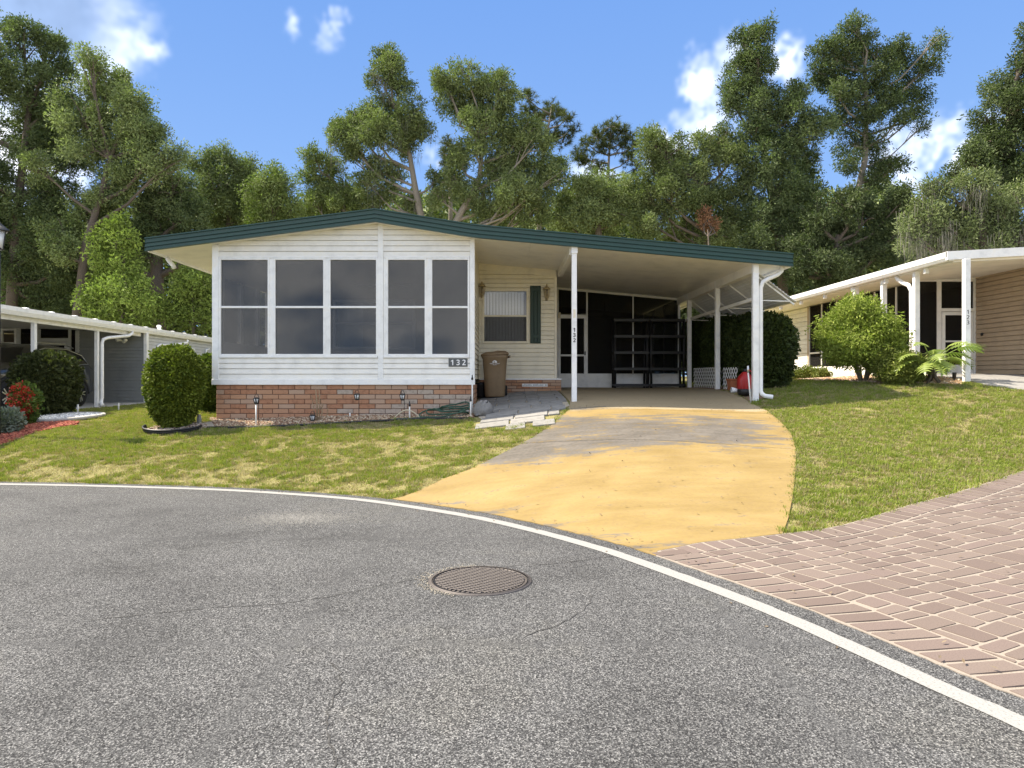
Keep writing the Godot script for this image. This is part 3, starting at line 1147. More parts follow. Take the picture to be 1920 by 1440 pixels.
func make_beds() -> void:
	# front bed of the home: brown bark between the brick skirt and a low black edging
	var front := PackedVector2Array([Vector2(-5.245, 12.903), Vector2(-4.516, 12.926), Vector2(-3.749, 12.959), Vector2(-2.892, 13.046), Vector2(-2.124, 13.147), Vector2(-1.437, 13.189), Vector2(-0.583, 12.925), Vector2(-0.454, 13.422), Vector2(-0.5, 13.75), Vector2(-5.7, 13.75)])
	var bed := structure(part(self, "flower_bed", plan_sheet(front, 0.3, 0.02, 0.05), M.brown_mulch)) as Node3D
	litter(bed, "bark_chips", front, 5200, Vector3(0.05, 0.015, 0.028), 0.03, [Color(0.30, 0.19, 0.12), Color(0.42, 0.31, 0.20), Color(0.22, 0.13, 0.08), Color(0.50, 0.42, 0.31)], 3)
	keep_off.append(front)
	var ring := PackedVector2Array()
	var c := Vector2(-5.958, 12.894)
	for k in 20:
		ring.append(c + Vector2(cos(TAU * k / 20.0) * 0.52, sin(TAU * k / 20.0) * 0.42))
	keep_off.append(ring)
	var rb := structure(part(self, "shrub_bed", plan_sheet(ring, 0.2, 0.03, 0.05), M.brown_mulch)) as Node3D
	litter(rb, "bark_chips", ring, 500, Vector3(0.05, 0.015, 0.028), 0.04, [Color(0.30, 0.22, 0.16), Color(0.45, 0.38, 0.30)], 4)
	var link := PackedVector2Array([Vector2(-5.682, 13.199), Vector2(-5.479, 13.504), Vector2(-5.235, 12.902), Vector2(-5.491, 12.845)])
	keep_off.append(link)
	structure(part(self, "sand_strip", plan_sheet(link, 0.2, 0.022, 0.04), M.sand))
	# red mulch and white stones by the street lamp
	var red := PackedVector2Array([Vector2(-11.033, 14.611), Vector2(-10.23, 14.881), Vector2(-9.195, 14.398), Vector2(-8.375, 14.022), Vector2(-8.245, 13.683), Vector2(-8.435, 13.286), Vector2(-8.567, 12.885), Vector2(-8.509, 12.31), Vector2(-8.512, 11.989), Vector2(-8.775, 11.621)])
	keep_off.append(red)
	var rm := structure(part(self, "red_mulch_bed", plan_sheet(red, 0.3, 0.02, 0.05), M.red_mulch)) as Node3D
	litter(rm, "red_chips", red, 3800, Vector3(0.06, 0.016, 0.03), 0.03, [Color(0.34, 0.09, 0.05), Color(0.24, 0.06, 0.04), Color(0.42, 0.15, 0.09)], 5)
	var wc := Vector2(-9.365, 14.752)
	var white := PackedVector2Array()
	for k in 24:
		white.append(wc + Vector2(cos(TAU * k / 24.0) * 0.98, sin(TAU * k / 24.0) * 0.62))
	keep_off.append(white)
	var wb := structure(part(self, "pebble_bed", plan_sheet(white, 0.25, 0.035, 0.06), M.white_gravel)) as Node3D
	litter(wb, "white_pebbles", white, 1500, Vector3(0.055, 0.035, 0.05), 0.045, [Color(0.70, 0.69, 0.66), Color(0.56, 0.55, 0.53), Color(0.78, 0.77, 0.74)], 6)
	var st := new_st(false)
	var loop := []
	for k in 49:
		var a := TAU * k / 48.0
		loop.append(land3(wc.x + cos(a) * 1.0, wc.y + sin(a) * 0.64, 0.05))
	tube(st, loop, 0.035, 8, false)
	part(wb, "kerb_ring", done(st), M.concrete)
	# orange bark along the neighbour's porch
	var orange := PackedVector2Array([Vector2(8.261, 21.687), Vector2(6.837, 15.827), Vector2(7.147, 14.524), Vector2(7.682, 13.91), Vector2(8.254, 13.481), Vector2(8.541, 13.297), Vector2(8.9, 13.6), Vector2(8.95, 16.2), Vector2(8.9, 21.0), Vector2(9.5, 23.5), Vector2(8.6, 23.5)])
	keep_off.append(orange)
	var ob := structure(part(self, "bark_bed", plan_sheet(orange, 0.3, 0.02, 0.05), M.orange_mulch)) as Node3D
	litter(ob, "orange_chips", orange, 3000, Vector3(0.06, 0.016, 0.03), 0.03, [Color(0.55, 0.38, 0.24), Color(0.44, 0.27, 0.15), Color(0.66, 0.55, 0.42)], 7)
	# bare soil beside the carport
	var bare := PackedVector2Array([Vector2(4.64, 13.5), Vector2(4.95, 13.45), Vector2(5.2, 15.8), Vector2(5.2, 19.2), Vector2(4.64, 19.2)])
	keep_off.append(bare)
	structure(part(self, "bare_soil", plan_sheet(bare, 0.3, 0.012, 0.03), M.brown_mulch))
	keep_off.append(PackedVector2Array([Vector2(-5.6, 13.5), Vector2(1.3, 13.5), Vector2(4.8, 19), Vector2(4.8, 28), Vector2(-5.6, 28)]))

func make_patio() -> void:
	var root := structure(Node3D.new()) as Node3D
	root.name = "stepping_patio"
	add_child(root)
	var base := PackedVector2Array([Vector2(-0.45, 12.9), Vector2(-0.3, 12.35), Vector2(0.8, 12.35), Vector2(1.2, 13.0), Vector2(1.22, 16.4), Vector2(-0.56, 16.4), Vector2(-0.56, 13.5)])
	keep_off.append(PackedVector2Array([Vector2(-0.56, 12.2), Vector2(-0.15, 11.75), Vector2(0.75, 11.7), Vector2(1.2, 12.9), Vector2(1.25, 16.4), Vector2(-0.6, 16.4)]))
	part(root, "sand_base", plan_sheet(base, 0.3, 0.006, 0.0), M.sand)
	var rows := [[11.72, 0.02, 0.36], [11.74, 0.46, 0.86], [12.08, -0.5, 0.78], [12.48, -0.42, 0.98], [12.88, -0.34, 1.12], [13.28, -0.44, 1.2], [13.68, -0.5, 1.21], [14.08, -0.5, 1.21], [14.48, -0.5, 1.21], [14.88, -0.5, 1.21], [15.28, -0.5, 1.21], [15.68, -0.5, 1.21], [16.06, -0.5, 1.21]]
	for k in rows.size():
		var d: float = rows[k][0]
		var x: float = rows[k][1] - (0.25 if k % 2 and k > 4 else 0.0)
		while x < rows[k][2] - 0.12:
			var w := minf(0.60, rows[k][2] - x)
			var x0 := maxf(x, rows[k][1])
			if x + w - x0 > 0.1:
				var gap := 0.012 + 0.02 * rng.randf()
				var size := Vector3(x + w - x0 - gap, 0.05, 0.376)
				var mid := Vector2((x0 + x + w) / 2.0, d)
				var p := land3(mid.x, mid.y, 0.004 + rng.randf_range(-0.006, 0.008))
				var slope_x := atan((land(mid.x + 0.2, d) - land(mid.x - 0.2, d)) / 0.4)
				var slope_d := atan((land(mid.x, d + 0.2) - land(mid.x, d - 0.2)) / 0.4)
				var b := Basis.from_euler(Vector3(slope_d, rng.randf_range(-0.025, 0.025) - 0.03, slope_x + rng.randf_range(-0.008, 0.008)))
				part(root, "paving_slab", cbox(size, 0.006), M.slab if rng.randf() < 0.6 else M.slab_b, Transform3D(b, p))
			x += 0.60

func make_manhole() -> void:
	var c := Vector3(-0.176, 0, -5.25)
	var r := 0.352
	var o := thing("manhole_cover", "round rusty iron manhole cover with a ribbed grid set in the asphalt", "manhole cover", c)
	part(o, "frame_ring", lathe([Vector2(r + 0.03, -0.05), Vector2(r + 0.03, 0.005), Vector2(r + 0.024, 0.008), Vector2(r + 0.006, 0.008), Vector2(r + 0.004, -0.02)], 48), M.iron, c)
	part(o, "plate", lathe([Vector2(r, -0.04), Vector2(r, 0.004), Vector2(r - 0.004, 0.006), Vector2(r - 0.02, 0.006), Vector2(r - 0.022, 0.001), Vector2(0.02, 0.001)], 48), M.iron, c)
	var st := new_st()
	for dirn in [0.45, 0.45 + PI / 2.0]:
		var ax := Vector2.from_angle(dirn)
		var nx := ax.orthogonal()
		for k in range(-9, 10):
			var q := k * 0.036
			if absf(q) > r - 0.03:
				continue
			var half := sqrt(pow(r - 0.023, 2.0) - q * q)
			var a := ax * -half + nx * q
			var b := ax * half + nx * q
			add_cbox(st, Transform3D(Basis(Vector3.UP, -ax.angle()), c + Vector3((a.x + b.x) / 2.0, 0.0065 if dirn < 1.0 else 0.0055, (a.y + b.y) / 2.0)), Vector3(2.0 * half, 0.010, 0.012), 0.002)
	part(o, "raised_grid", done(st), M.iron)
	var hole := new_st(false)
	tube(hole, [c + Vector3(-0.2, 0.002, 0.1), c + Vector3(-0.2, 0.0082, 0.1)], 0.016, 10)
	part(o, "pick_hole", done(hole), M.tar)
	# pale sand gathered at the rim
	var heap := PackedVector2Array()
	for k in 22:
		var a := TAU * k / 22.0
		heap.append(Vector2(-0.60, 5.27) + Vector2(cos(a) * 0.10, sin(a) * 0.24) * rng.randf_range(0.75, 1.15))
	var xfs := []
	var cols := []
	for k in 230:
		var a := rng.randf_range(1.9, 4.6)
		var q := r + 0.03 + absf(rng.randfn(0.0, 0.055)) * (1.2 - absf(a - 3.25) * 0.6)
		xfs.append(Transform3D(Basis.from_euler(Vector3(rng.randf(), rng.randf() * 6.0, 0)), c + Vector3(cos(a) * q, 0.003, sin(a) * q)))
		cols.append(Color(0.30, 0.27, 0.215) * rng.randf_range(0.7, 1.2))
	if not M.has("litter"):
		flat_mat("litter", Color(1, 1, 1), 0.95).vertex_color_use_as_albedo = true
	var s := scatter(o, "sand_grains", chip_mesh(Vector3(0.012, 0.006, 0.012), 2), M.litter, xfs, cols)
	s.set_meta("kind", "stuff")

# ---------------------------------------------------------------- the home in the middle
const ROOF := [Vector2(-6.725, 4.118), Vector2(-2.418, 4.668), Vector2(-0.769, 4.405), Vector2(-0.61, 4.381), Vector2(-0.41, 4.359), Vector2(5.416, 3.828)]

func roof_y(x: float) -> float:
	for k in ROOF.size() - 1:
		if x <= ROOF[k + 1].x or k == ROOF.size() - 2:
			return remap(x, ROOF[k].x, ROOF[k + 1].x, ROOF[k].y, ROOF[k + 1].y)
	return 0.0

func roof_strip(x0: float, x1: float, down0: float, down1: float) -> PackedVector2Array:
	var xs := [x0]
	for p in ROOF:
		if p.x > x0 + 0.001 and p.x < x1 - 0.001:
			xs.append(p.x)
	xs.append(x1)
	var out := PackedVector2Array()
	for x in xs:
		out.append(Vector2(x, roof_y(x) - down1))
	xs.reverse()
	for x in xs:
		out.append(Vector2(x, roof_y(x) - down0))
	return out

func under_roof(x0: float, x1: float, y0: float, down: float) -> PackedVector2Array:
	var out := roof_strip(x0, x1, down, down)
	var top := PackedVector2Array([Vector2(x0, y0), Vector2(x1, y0)])
	for k in range(out.size() / 2, out.size()):
		top.append(out[k])
	return top

func bricks(parent: Node3D, x0: float, x1: float, y_top: float, rows: int, bl: float, bh: float, frame: Transform3D, pale := 0.0) -> void:
	for r in rows:
		var x := x0 - (bl * 0.5 if r % 2 else bl * 0.12)
		while x < x1:
			var a := maxf(x, x0)
			var b := minf(x + bl, x1)
			if b - a > 0.04:
				var y := y_top - (r + 0.5) * bh
				var t := rng.randi() % 3
				if rng.randf() < pale * (0.4 + 0.25 * r) * smoothstep(x0 + 1.0, x1, b):
					t = 3 + rng.randi() % 2
				elif rng.randf() < 0.15:
					t = 3
				part(parent, "brick", cbox(Vector3(snappedf(b - a - 0.011, 0.002), bh - 0.011, 0.06), 0.005), M["brick%d" % t], frame * Transform3D(Basis(), Vector3((a + b) / 2.0, y, -0.03 + rng.randf_range(-0.003, 0.003))))
			x += bl

func make_main_home() -> void:
	var h := thing("manufactured_home", "white sided home with dark green fascia, brick skirt and attached carport", "house", Vector3(-1.0, 0.8, -16.0))
	var f := Transform3D(Basis(), Vector3(0, 0, -13.55))
	# roof: sheet, ceiling panels, green fascia with pressed ribs
	part(h, "roof", prism(roof_strip(ROOF[0].x + 0.02, ROOF[5].x - 0.02, 0.03, 0.17), -24.5, -13.34), M.white_metal)
	var x := ROOF[0].x + 0.03
	while x < ROOF[5].x - 0.05:
		var x1 := minf(x + 1.2, ROOF[5].x - 0.03)
		part(h, "ceiling_panel", prism(roof_strip(x + 0.0015, x1 - 0.0015, 0.172, 0.235), -24.4, -13.36), M.ceiling)
		x += 1.2
	var prof := [[0.0, 0.055], [0.022, 0.055], [0.028, 0.03], [0.095, 0.03], [0.103, 0.008], [0.118, 0.008], [0.126, 0.034], [0.172, 0.034], [0.180, 0.014], [0.192, 0.014], [0.2, 0.036], [0.236, 0.036], [0.242, 0.05], [0.25, 0.05], [0.25, -0.02], [0.0, -0.10]]
	var st := new_st()
	var rings := []
	for p in ROOF:
		var ring := []
		for q in prof:
			ring.append(Vector3(p.x, p.y - q[0], -13.32 + q[1]))
		rings.append(ring)
	skin(st, rings, true)
	part(h, "fascia", done(st), M.green_paint)
	st = new_st()
	for e in [[ROOF[0].x, ROOF[0].y, -1.0], [ROOF[5].x, ROOF[5].y, 1.0]]:
		st = new_st()
		add_cbox(st, Transform3D(Basis(), Vector3(e[0] - 0.05 * e[2], e[1] - 0.20, -18.9)), Vector3(0.10, 0.10, 11.0), 0.008)
		part(h, "gutter", done(st), M.white_metal)
	st = new_st(false)
	tube(st, [Vector3(-6.637, 3.856, -14), Vector3(-6.606, 3.804, -14), Vector3(-6.532, 3.719, -14), Vector3(-6.5, 3.656, -14)], 0.042, 10)
	part(h, "downspout", done(st), M.white_metal)

	# front wall of the sun room
	var yb := 1.368
	var low := 1.469
	var sill := 1.877
	var head := 3.78
	for s in [[-5.436, -2.403], [-2.301, -0.652]]:
		siding(h, rect(s[0], low, s[1], sill), [], 0.1035, M.white_siding, f, low, 0.1)
		siding(h, under_roof(s[0], s[1], head + 0.03, 0.235), [], 0.1035, M.white_siding, f, head + 0.03, 0.1)
	box(h, "corner_trim", M.white_metal, Vector3(-5.564, yb, -13.66), Vector3(-5.436, roof_y(-5.5) - 0.236, -13.525))
	box(h, "corner_trim", M.white_metal, Vector3(-0.652, yb, -13.66), Vector3(-0.56, roof_y(-0.6) - 0.236, -13.525))
	box(h, "centre_trim", M.white_metal, Vector3(-2.403, low + 0.001, -13.65), Vector3(-2.301, roof_y(-2.4) - 0.24, -13.522))
	box(h, "skirt_band", M.white_metal, Vector3(-5.569, yb - 0.005, -13.66), Vector3(-0.555, low - 0.001, -13.515))
	box(h, "head_trim", M.white_metal, Vector3(-5.426, head, -13.65), Vector3(-2.408, head + 0.03, -13.524))
	box(h, "head_trim", M.white_metal, Vector3(-2.296, head, -13.65), Vector3(-0.657, head + 0.03, -13.524))
	box(h, "sill_trim", M.white_metal, Vector3(-5.426, sill, -13.65), Vector3(-2.408, sill + 0.035, -13.512))
	box(h, "sill_trim", M.white_metal, Vector3(-2.296, sill, -13.65), Vector3(-0.657, sill + 0.035, -13.512))
	for q in [[503.5, 516.5], [607.5, 619.5], [719.2, 727], [797, 809.5]]:
		var xa: float = -5.518 + (q[0] - 403.0) * 0.01018
		var xb: float = -5.518 + (q[1] - 403.0) * 0.01018
		box(h, "mullion", M.white_metal, Vector3(xa, sill + 0.036, -13.65), Vector3(xb, head - 0.001, -13.535))
	for q in [[-5.431, -4.469], [-4.393, -3.41], [-3.344, -2.403], [-2.245, -1.476], [-1.405, -0.657]]:
		window(h, q[0], sill + 0.036, q[1], head - 0.001, [2.844], 0.036, M.white_metal, M.smoked, f, 0.03)
	# side walls and the room behind the windows
	var floor_y := 1.40
	box(h, "floor", M.interior_dark, Vector3(-5.45, floor_y - 0.1, -16.3), Vector3(-0.65, floor_y, -13.68))
	var fr := Transform3D(Basis(Vector3.UP, PI / 2.0), Vector3(-0.585, 0, 0))
	siding(h, rect(13.66, low, 16.4, 3.2), [], 0.1035, M.cream_siding, fr, low, 0.07)
	box(h, "wall_panel", M.cream_siding, Vector3(-0.66, 3.2, -16.4), Vector3(-0.585, roof_y(-0.6) - 0.24, -13.66))
	box(h, "wall_panel", M.white_siding, Vector3(-5.52, yb, -24.2), Vector3(-5.44, 2.2, -13.66))
	box(h, "wall_panel", M.white_siding, Vector3(-5.52, 3.45, -24.2), Vector3(-5.44, roof_y(-5.5) - 0.24, -13.66))
	for d in [13.7, 14.7, 15.7, 16.4]:  # unseen side windows, added to let light into the sun room
		box(h, "added_side_mullion", M.white_metal, Vector3(-5.518, 2.2, -d - 0.12), Vector3(-5.442, 3.45, -d))
	for d in [13.82, 14.82]:
		box(h, "added_side_pane", M.smoked, Vector3(-5.48, 2.2, -d - 0.88), Vector3(-5.474, 3.45, -d), 0.0)
	box(h, "wall_panel", M.white_siding, Vector3(-5.518, 2.2, -24.2), Vector3(-5.442, 3.45, -16.55))
	# inside: the old front wall with a wide window, and a ceiling fan
	var fi := Transform3D(Basis(), Vector3(0, 0, -16.42))
	var inwin := rect(-3.9, 2.2, -2.1, 3.25)
	for piece in cut(under_roof(-5.44, -0.66, floor_y, 0.24), [rect(-3.9, 2.2, -2.1, 9.0)]):
		part(h, "inner_wall", prism(piece, -16.5, -16.42), M.interior)
	part(h, "inner_wall", prism(under_roof(-3.9, -2.1, 3.25, 0.24), -16.5, -16.42), M.interior)
	window(h, -3.95, 2.15, -2.05, 3.3, [2.75], 0.06, M.white_metal, M.glass, fi, 0.05)
	box(h, "curtain", M.blind, Vector3(-3.9, 2.2, -16.62), Vector3(-3.3, 3.25, -16.6), 0.0)
	box(h, "curtain", M.blind, Vector3(-2.7, 2.2, -16.62), Vector3(-2.1, 3.25, -16.6), 0.0)
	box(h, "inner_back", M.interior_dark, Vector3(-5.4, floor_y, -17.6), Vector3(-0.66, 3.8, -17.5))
	st = new_st()
	var hub := Vector3(-2.55, 3.45, -15.0)
	bar(st, hub, hub + Vector3(0, 0.5, 0), 0.03, 0.03, Vector3.RIGHT)
	add_cbox(st, Transform3D(Basis(), hub), Vector3(0.2, 0.12, 0.2), 0.04)
	for k in 5:
		var a := TAU * k / 5.0 + 0.3
		bar(st, hub + Vector3(cos(a), 0, sin(a)) * 0.12, hub + Vector3(cos(a), 0, sin(a)) * 0.62, 0.12, 0.012)
	part(h, "ceiling_fan", done(st), M.interior_dark)
	# brick skirt
	box(h, "skirt_core", M.mortar, Vector3(-5.492, 0.4, -13.75), Vector3(-0.59, yb - 0.006, -13.568), 0.0)
	bricks(h, -5.497, -0.585, yb - 0.006, 9, 0.3075, 0.0916, Transform3D(Basis(), Vector3(0, 0, -13.55)), 0.55)
	box(h, "skirt_core", M.mortar, Vector3(-0.75, 0.6, -16.4), Vector3(-0.602, yb - 0.006, -13.76), 0.0)
	bricks(h, 13.62, 16.38, yb - 0.006, 6, 0.3075, 0.0916, Transform3D(Basis(Vector3.UP, PI / 2.0), Vector3(-0.584, 0, 0)), 0.2)

	# recessed wall with the cream boards
	var g := Transform3D(Basis(), Vector3(0, 0, -16.4))
	var b2 := 1.463
	var hole := rect(-0.505, 2.289, 0.567, 3.545)
	siding(h, under_roof(-0.585, 1.158, b2 + 0.02, 0.38), [hole], 0.1, M.cream_siding, g, b2 + 0.02, 0.1)
	part(h, "frieze_board", prism(roof_strip(-0.585, 1.21, 0.236, 0.385), -16.5, -16.375), M.cream_siding)
	box(h, "corner_trim", M.cream_siding, Vector3(1.158, b2 + 0.02, -16.5), Vector3(1.22, roof_y(1.2) - 0.386, -16.37))
	box(h, "ledge", M.white_metal, Vector3(-0.585, b2 - 0.015, -16.5), Vector3(1.331, b2 + 0.018, -16.33))
	window(h, -0.505, 2.289, 0.567, 3.545, [2.923], 0.05, M.cream_siding, M.glass, g, 0.035)
	box(h, "half_screen", M.fine_screen, Vector3(-0.468, 2.326, -16.372), Vector3(0.53, 2.898, -16.370), 0.0)
	for k in 13:
		var bx: float = -0.44 + k * 0.072
		part(h, "blind_slat", cbox(Vector3(0.062, 1.16, 0.003), 0.0), M.blind, Transform3D(Basis(Vector3.UP, 0.5 - 0.03 * k), Vector3(bx, 2.917, -16.49)))
	box(h, "room_wall", M.interior, Vector3(-0.58, 1.4, -18.7), Vector3(1.1, 3.7, -18.6), 0.0)
	box(h, "room_wall", M.interior, Vector3(1.1, 1.2, -24.0), Vector3(1.2, 3.7, -16.5), 0.0)
	box(h, "room_wall", M.interior, Vector3(-0.68, 1.4, -18.6), Vector3(-0.58, 3.9, -16.5), 0.0)
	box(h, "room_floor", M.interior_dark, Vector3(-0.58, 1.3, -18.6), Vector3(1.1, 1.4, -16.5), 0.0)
	# louvred shutter
	var sx0 := 0.604
	var sx1 := 0.85
	var sy0 := 2.289
	var sy1 := 3.619
	var shut := box(h, "shutter", M.shutter_green, Vector3(sx0, sy0, -16.4), Vector3(sx1, sy1, -16.365), 0.004)
	for k in 3:
		var px: float = lerpf(sx0, sx1, (k + 0.5) / 3.0)
		box(shut, "stile", M.shutter_green, Vector3(px - 0.035, sy0 + 0.02, -16.366), Vector3(px + 0.035, sy1 - 0.02, -16.345), 0.005)
	for ry in [sy0 + 0.12, sy1 - 0.14]:
		box(shut, "cross_rail", M.shutter_green, Vector3(sx0 + 0.01, ry, -16.346), Vector3(sx1 - 0.01, ry + 0.08, -16.335), 0.004)
	# brick footing with the plate
	box(h, "skirt_core", M.mortar, Vector3(-0.58, 1.05, -16.55), Vector3(1.318, b2 - 0.016, -16.352), 0.0)
	bricks(h, -0.58, 1.321, b2 - 0.016, 5, 0.3, 0.068, Transform3D(Basis(), Vector3(0, 0, -16.335)), 0.0)
	var plate := box(h, "name_plate", M.sign_white, Vector3(0.416, 1.292, -16.335), Vector3(1.004, 1.359, -16.325), 0.002)
	st = new_st()
	for k in 19:
		if k in [7, 16]:
			continue
		var cx: float = 0.435 + k * 0.0302
		for q in 2:
			add_cbox(st, Transform3D(Basis(), Vector3(cx + 0.011 * q, 1.326 + rng.randf_range(-0.006, 0.006), -16.3245)), Vector3(0.005, rng.randf_range(0.025, 0.042), 0.002), 0.0)
	part(plate, "lettering", done(st), M.ink)
	# number plate under the windows
	var np := box(h, "number_plate", M.sign_grey, Vector3(-1.055, 1.708, -13.535), Vector3(-0.695, 1.865, -13.518), 0.003)
	text(np, "numerals", "1 3 2", 0.105, M.sign_white, Transform3D(Basis.from_scale(Vector3(0.92, 1, 1)), Vector3(-0.874, 1.786, -13.515)))

	# carport: posts, beams, gutter pipe
	var post := box(h, "post", M.white_metal, Vector3(1.274, 0.98, -13.42), Vector3(1.369, roof_y(1.3) - 0.236, -13.33), 0.006)
	box(post, "bracket", M.white_metal, Vector3(1.264, roof_y(1.3) - 0.37, -13.44), Vector3(1.384, roof_y(1.3) - 0.237, -13.318), 0.004)
	for k in 3:
		text(post, "numeral", ["1", "3", "2"][k], 0.072, M.ink, Transform3D(Basis(), Vector3(1.322, 2.396 - 0.098 * k, -13.3275)))
	st = new_st()
	add_cbox(st, Transform3D(Basis(), Vector3(1.322, 2.702, -13.328)), Vector3(0.045, 0.16, 0.003), 0.001)
	part(post, "faded_sticker", done(st), M.cream_siding)
	part(h, "beam", prism(PackedVector2Array([Vector2(1.24, roof_y(1.24) - 0.236), Vector2(1.33, roof_y(1.33) - 0.236), Vector2(1.33, roof_y(1.33) - 0.39), Vector2(1.24, roof_y(1.24) - 0.385)]), -16.36, -13.445), M.ceiling)
	part(h, "beam", prism(PackedVector2Array([Vector2(4.70, roof_y(4.7) - 0.236), Vector2(4.80, roof_y(4.8) - 0.236), Vector2(4.80, roof_y(4.8) - 0.41), Vector2(4.70, roof_y(4.7) - 0.405)]), -19.3, -13.37), M.ceiling)
	for q in [[13.42, 0.95], [15.8, 1.2], [18.2, 1.18]]:
		var w := 0.055 if q[0] < 14.0 else 0.05
		box(h, "post", M.white_metal, Vector3(4.75 - w, q[1], -q[0] - 0.045), Vector3(4.75 + w, roof_y(4.75) - 0.40, -q[0] + 0.045), 0.006)
		box(h, "post_plate", M.white_metal, Vector3(4.69, roof_y(4.7) - 0.40, -q[0] - 0.02), Vector3(4.698, roof_y(4.7) - 0.25, -q[0] + 0.02), 0.002)
	st = new_st()
	bar(st, Vector3(4.78, 3.005, -13.45), Vector3(4.78, 3.005, -19.2), 0.04, 0.07)
	part(h, "side_rail", done(st), M.ceiling)
	st = new_st(false)
	tube(st, [Vector3(5.284, 3.62, -13.5), Vector3(5.274, 3.529, -13.5), Vector3(5.196, 3.455, -13.48), Vector3(5.006, 3.371, -13.46), Vector3(4.901, 3.309, -13.45), Vector3(4.861, 3.198, -13.45), Vector3(4.857, 2.187, -13.44), Vector3(4.85, 1.248, -13.42), Vector3(4.863, 1.198, -13.4), Vector3(4.916, 1.153, -13.38), Vector3(5.055, 1.134, -13.35)], 0.043, 10)
	part(h, "downspout", done(st), M.white_metal)
	# awning of lapped slats hung outside the carport
	var aw := Node3D.new()
	aw.name = "awning"
	h.add_child(aw)
	var top := Vector2(4.86, 3.56)
	var end := Vector2(5.63, 2.97)
	var n := 13
	for k in n:
		var p := top.lerp(end, (k + 0.5) / n)
		var tilt := (end - top).angle() + 0.20
		part(aw, "slat", cbox(Vector3(0.102, 0.008, 5.4), 0.003), M.white_metal, Transform3D(Basis(Vector3(0, 0, 1), tilt), Vector3(p.x, p.y, -16.4)))
	st = new_st()
	for d in [13.78, 15.35, 16.95, 18.5]:
		bar(st, Vector3(top.x, top.y - 0.05, -d), Vector3(end.x, end.y - 0.05, -d), 0.03, 0.035)
		bar(st, Vector3(4.8, 3.005, -d), Vector3(end.x - 0.1, end.y + 0.01, -d), 0.02, 0.02)
	part(aw, "rafter", done(st), M.white_metal)

	# screened room at the back of the carport
	var z := -19.3
	var fy := 1.21
	var gy := func(px: float) -> float: return (px - 945.0) * 19.3 / 1331.0
	var ky := 1.609
	part(h, "header", prism(roof_strip(1.2, 4.70, 0.236, 0.29), z - 0.05, z + 0.02), M.white_metal)
	for q in [[1044.5, 1047.5], [1099, 1102], [1186, 1188], [1271, 1275]]:
		var xa: float = gy.call(q[0])
		var xb: float = gy.call(q[1])
		box(h, "stud", M.white_metal, Vector3(xa, fy, z - 0.05), Vector3(xb, roof_y(xb) - 0.291, z + 0.015), 0.003)
	for q in [[1102.0, 1186.0], [1188.0, 1271.0]]:
		box(h, "kick_panel", M.white_metal, Vector3(gy.call(q[0]), fy, z - 0.02), Vector3(gy.call(q[1]), ky, z), 0.003)
		part(h, "screen", prism(under_roof(gy.call(q[0]), gy.call(q[1]), ky + 0.002, 0.292), z - 0.022, z - 0.02), M.insect_screen)
	part(h, "screen", prism(under_roof(gy.call(1047.5), gy.call(1099.0), 3.24, 0.292), z - 0.022, z - 0.02), M.insect_screen)
	var dx0: float = gy.call(1047.5)
	var dx1: float = gy.call(1099.0)
	st = new_st()
	for q in [[dx0, fy + 0.02, dx0 + 0.05, 3.211], [dx1 - 0.06, fy + 0.02, dx1, 3.211], [dx0 + 0.05, 3.11, dx1 - 0.06, 3.211], [dx0 + 0.05, 2.08, dx1 - 0.06, 2.131], [dx0 + 0.05, fy + 0.02, dx1 - 0.06, ky]]:
		add_cbox(st, Transform3D(Basis(), Vector3((q[0] + q[2]) / 2.0, (q[1] + q[3]) / 2.0, z + 0.01)), Vector3(q[2] - q[0], absf(q[3] - q[1]), 0.035), 0.004)
	var door := part(h, "screen_door", done(st), M.white_metal)
	box(door, "screen", M.insect_screen, Vector3(dx0 + 0.05, ky, z + 0.006), Vector3(dx1 - 0.06, 2.08, z + 0.008), 0.0)
	box(door, "screen", M.insect_screen, Vector3(dx0 + 0.05, 2.131, z + 0.006), Vector3(dx1 - 0.06, 3.11, z + 0.008), 0.0)
	box(door, "door_closer", M.cream_siding, Vector3(dx0 - 0.02, 3.11, z + 0.03), Vector3(dx0 + 0.05, 3.269, z + 0.07), 0.006)
	box(door, "handle", M.black_metal, Vector3(dx1 - 0.05, 2.109, z + 0.028), Vector3(dx1 - 0.02, 2.211, z + 0.06), 0.005)
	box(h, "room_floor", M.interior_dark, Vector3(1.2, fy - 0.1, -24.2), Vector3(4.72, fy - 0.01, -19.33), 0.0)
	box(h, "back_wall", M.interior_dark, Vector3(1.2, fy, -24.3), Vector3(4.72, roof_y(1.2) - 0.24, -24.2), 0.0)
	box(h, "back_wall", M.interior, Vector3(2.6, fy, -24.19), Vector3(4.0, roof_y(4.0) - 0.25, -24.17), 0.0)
	for d in [19.4, 20.9, 22.4, 23.9]:
		box(h, "side_stud", M.white_metal, Vector3(4.70, fy, -d - 0.05), Vector3(4.76, roof_y(4.76) - 0.25, -d), 0.003)
	box(h, "kick_panel", M.white_metal, Vector3(4.71, fy, -24.2), Vector3(4.73, ky, -19.36), 0.003)
	box(h, "side_screen", M.insect_screen, Vector3(4.72, ky + 0.002, -24.2), Vector3(4.722, roof_y(4.76) - 0.25, -19.36), 0.0)
	st = new_st()
	hub = Vector3(3.05, 3.35, -21.5)
	bar(st, hub, hub + Vector3(0, 0.6, 0), 0.03, 0.03, Vector3.RIGHT)
	add_cbox(st, Transform3D(Basis(), hub), Vector3(0.2, 0.12, 0.2), 0.04)
	for k in 4:
		var a := TAU * k / 4.0 + 0.15
		bar(st, hub + Vector3(cos(a), 0, sin(a)) * 0.12, hub + Vector3(cos(a), 0, sin(a)) * 0.65, 0.13, 0.012)
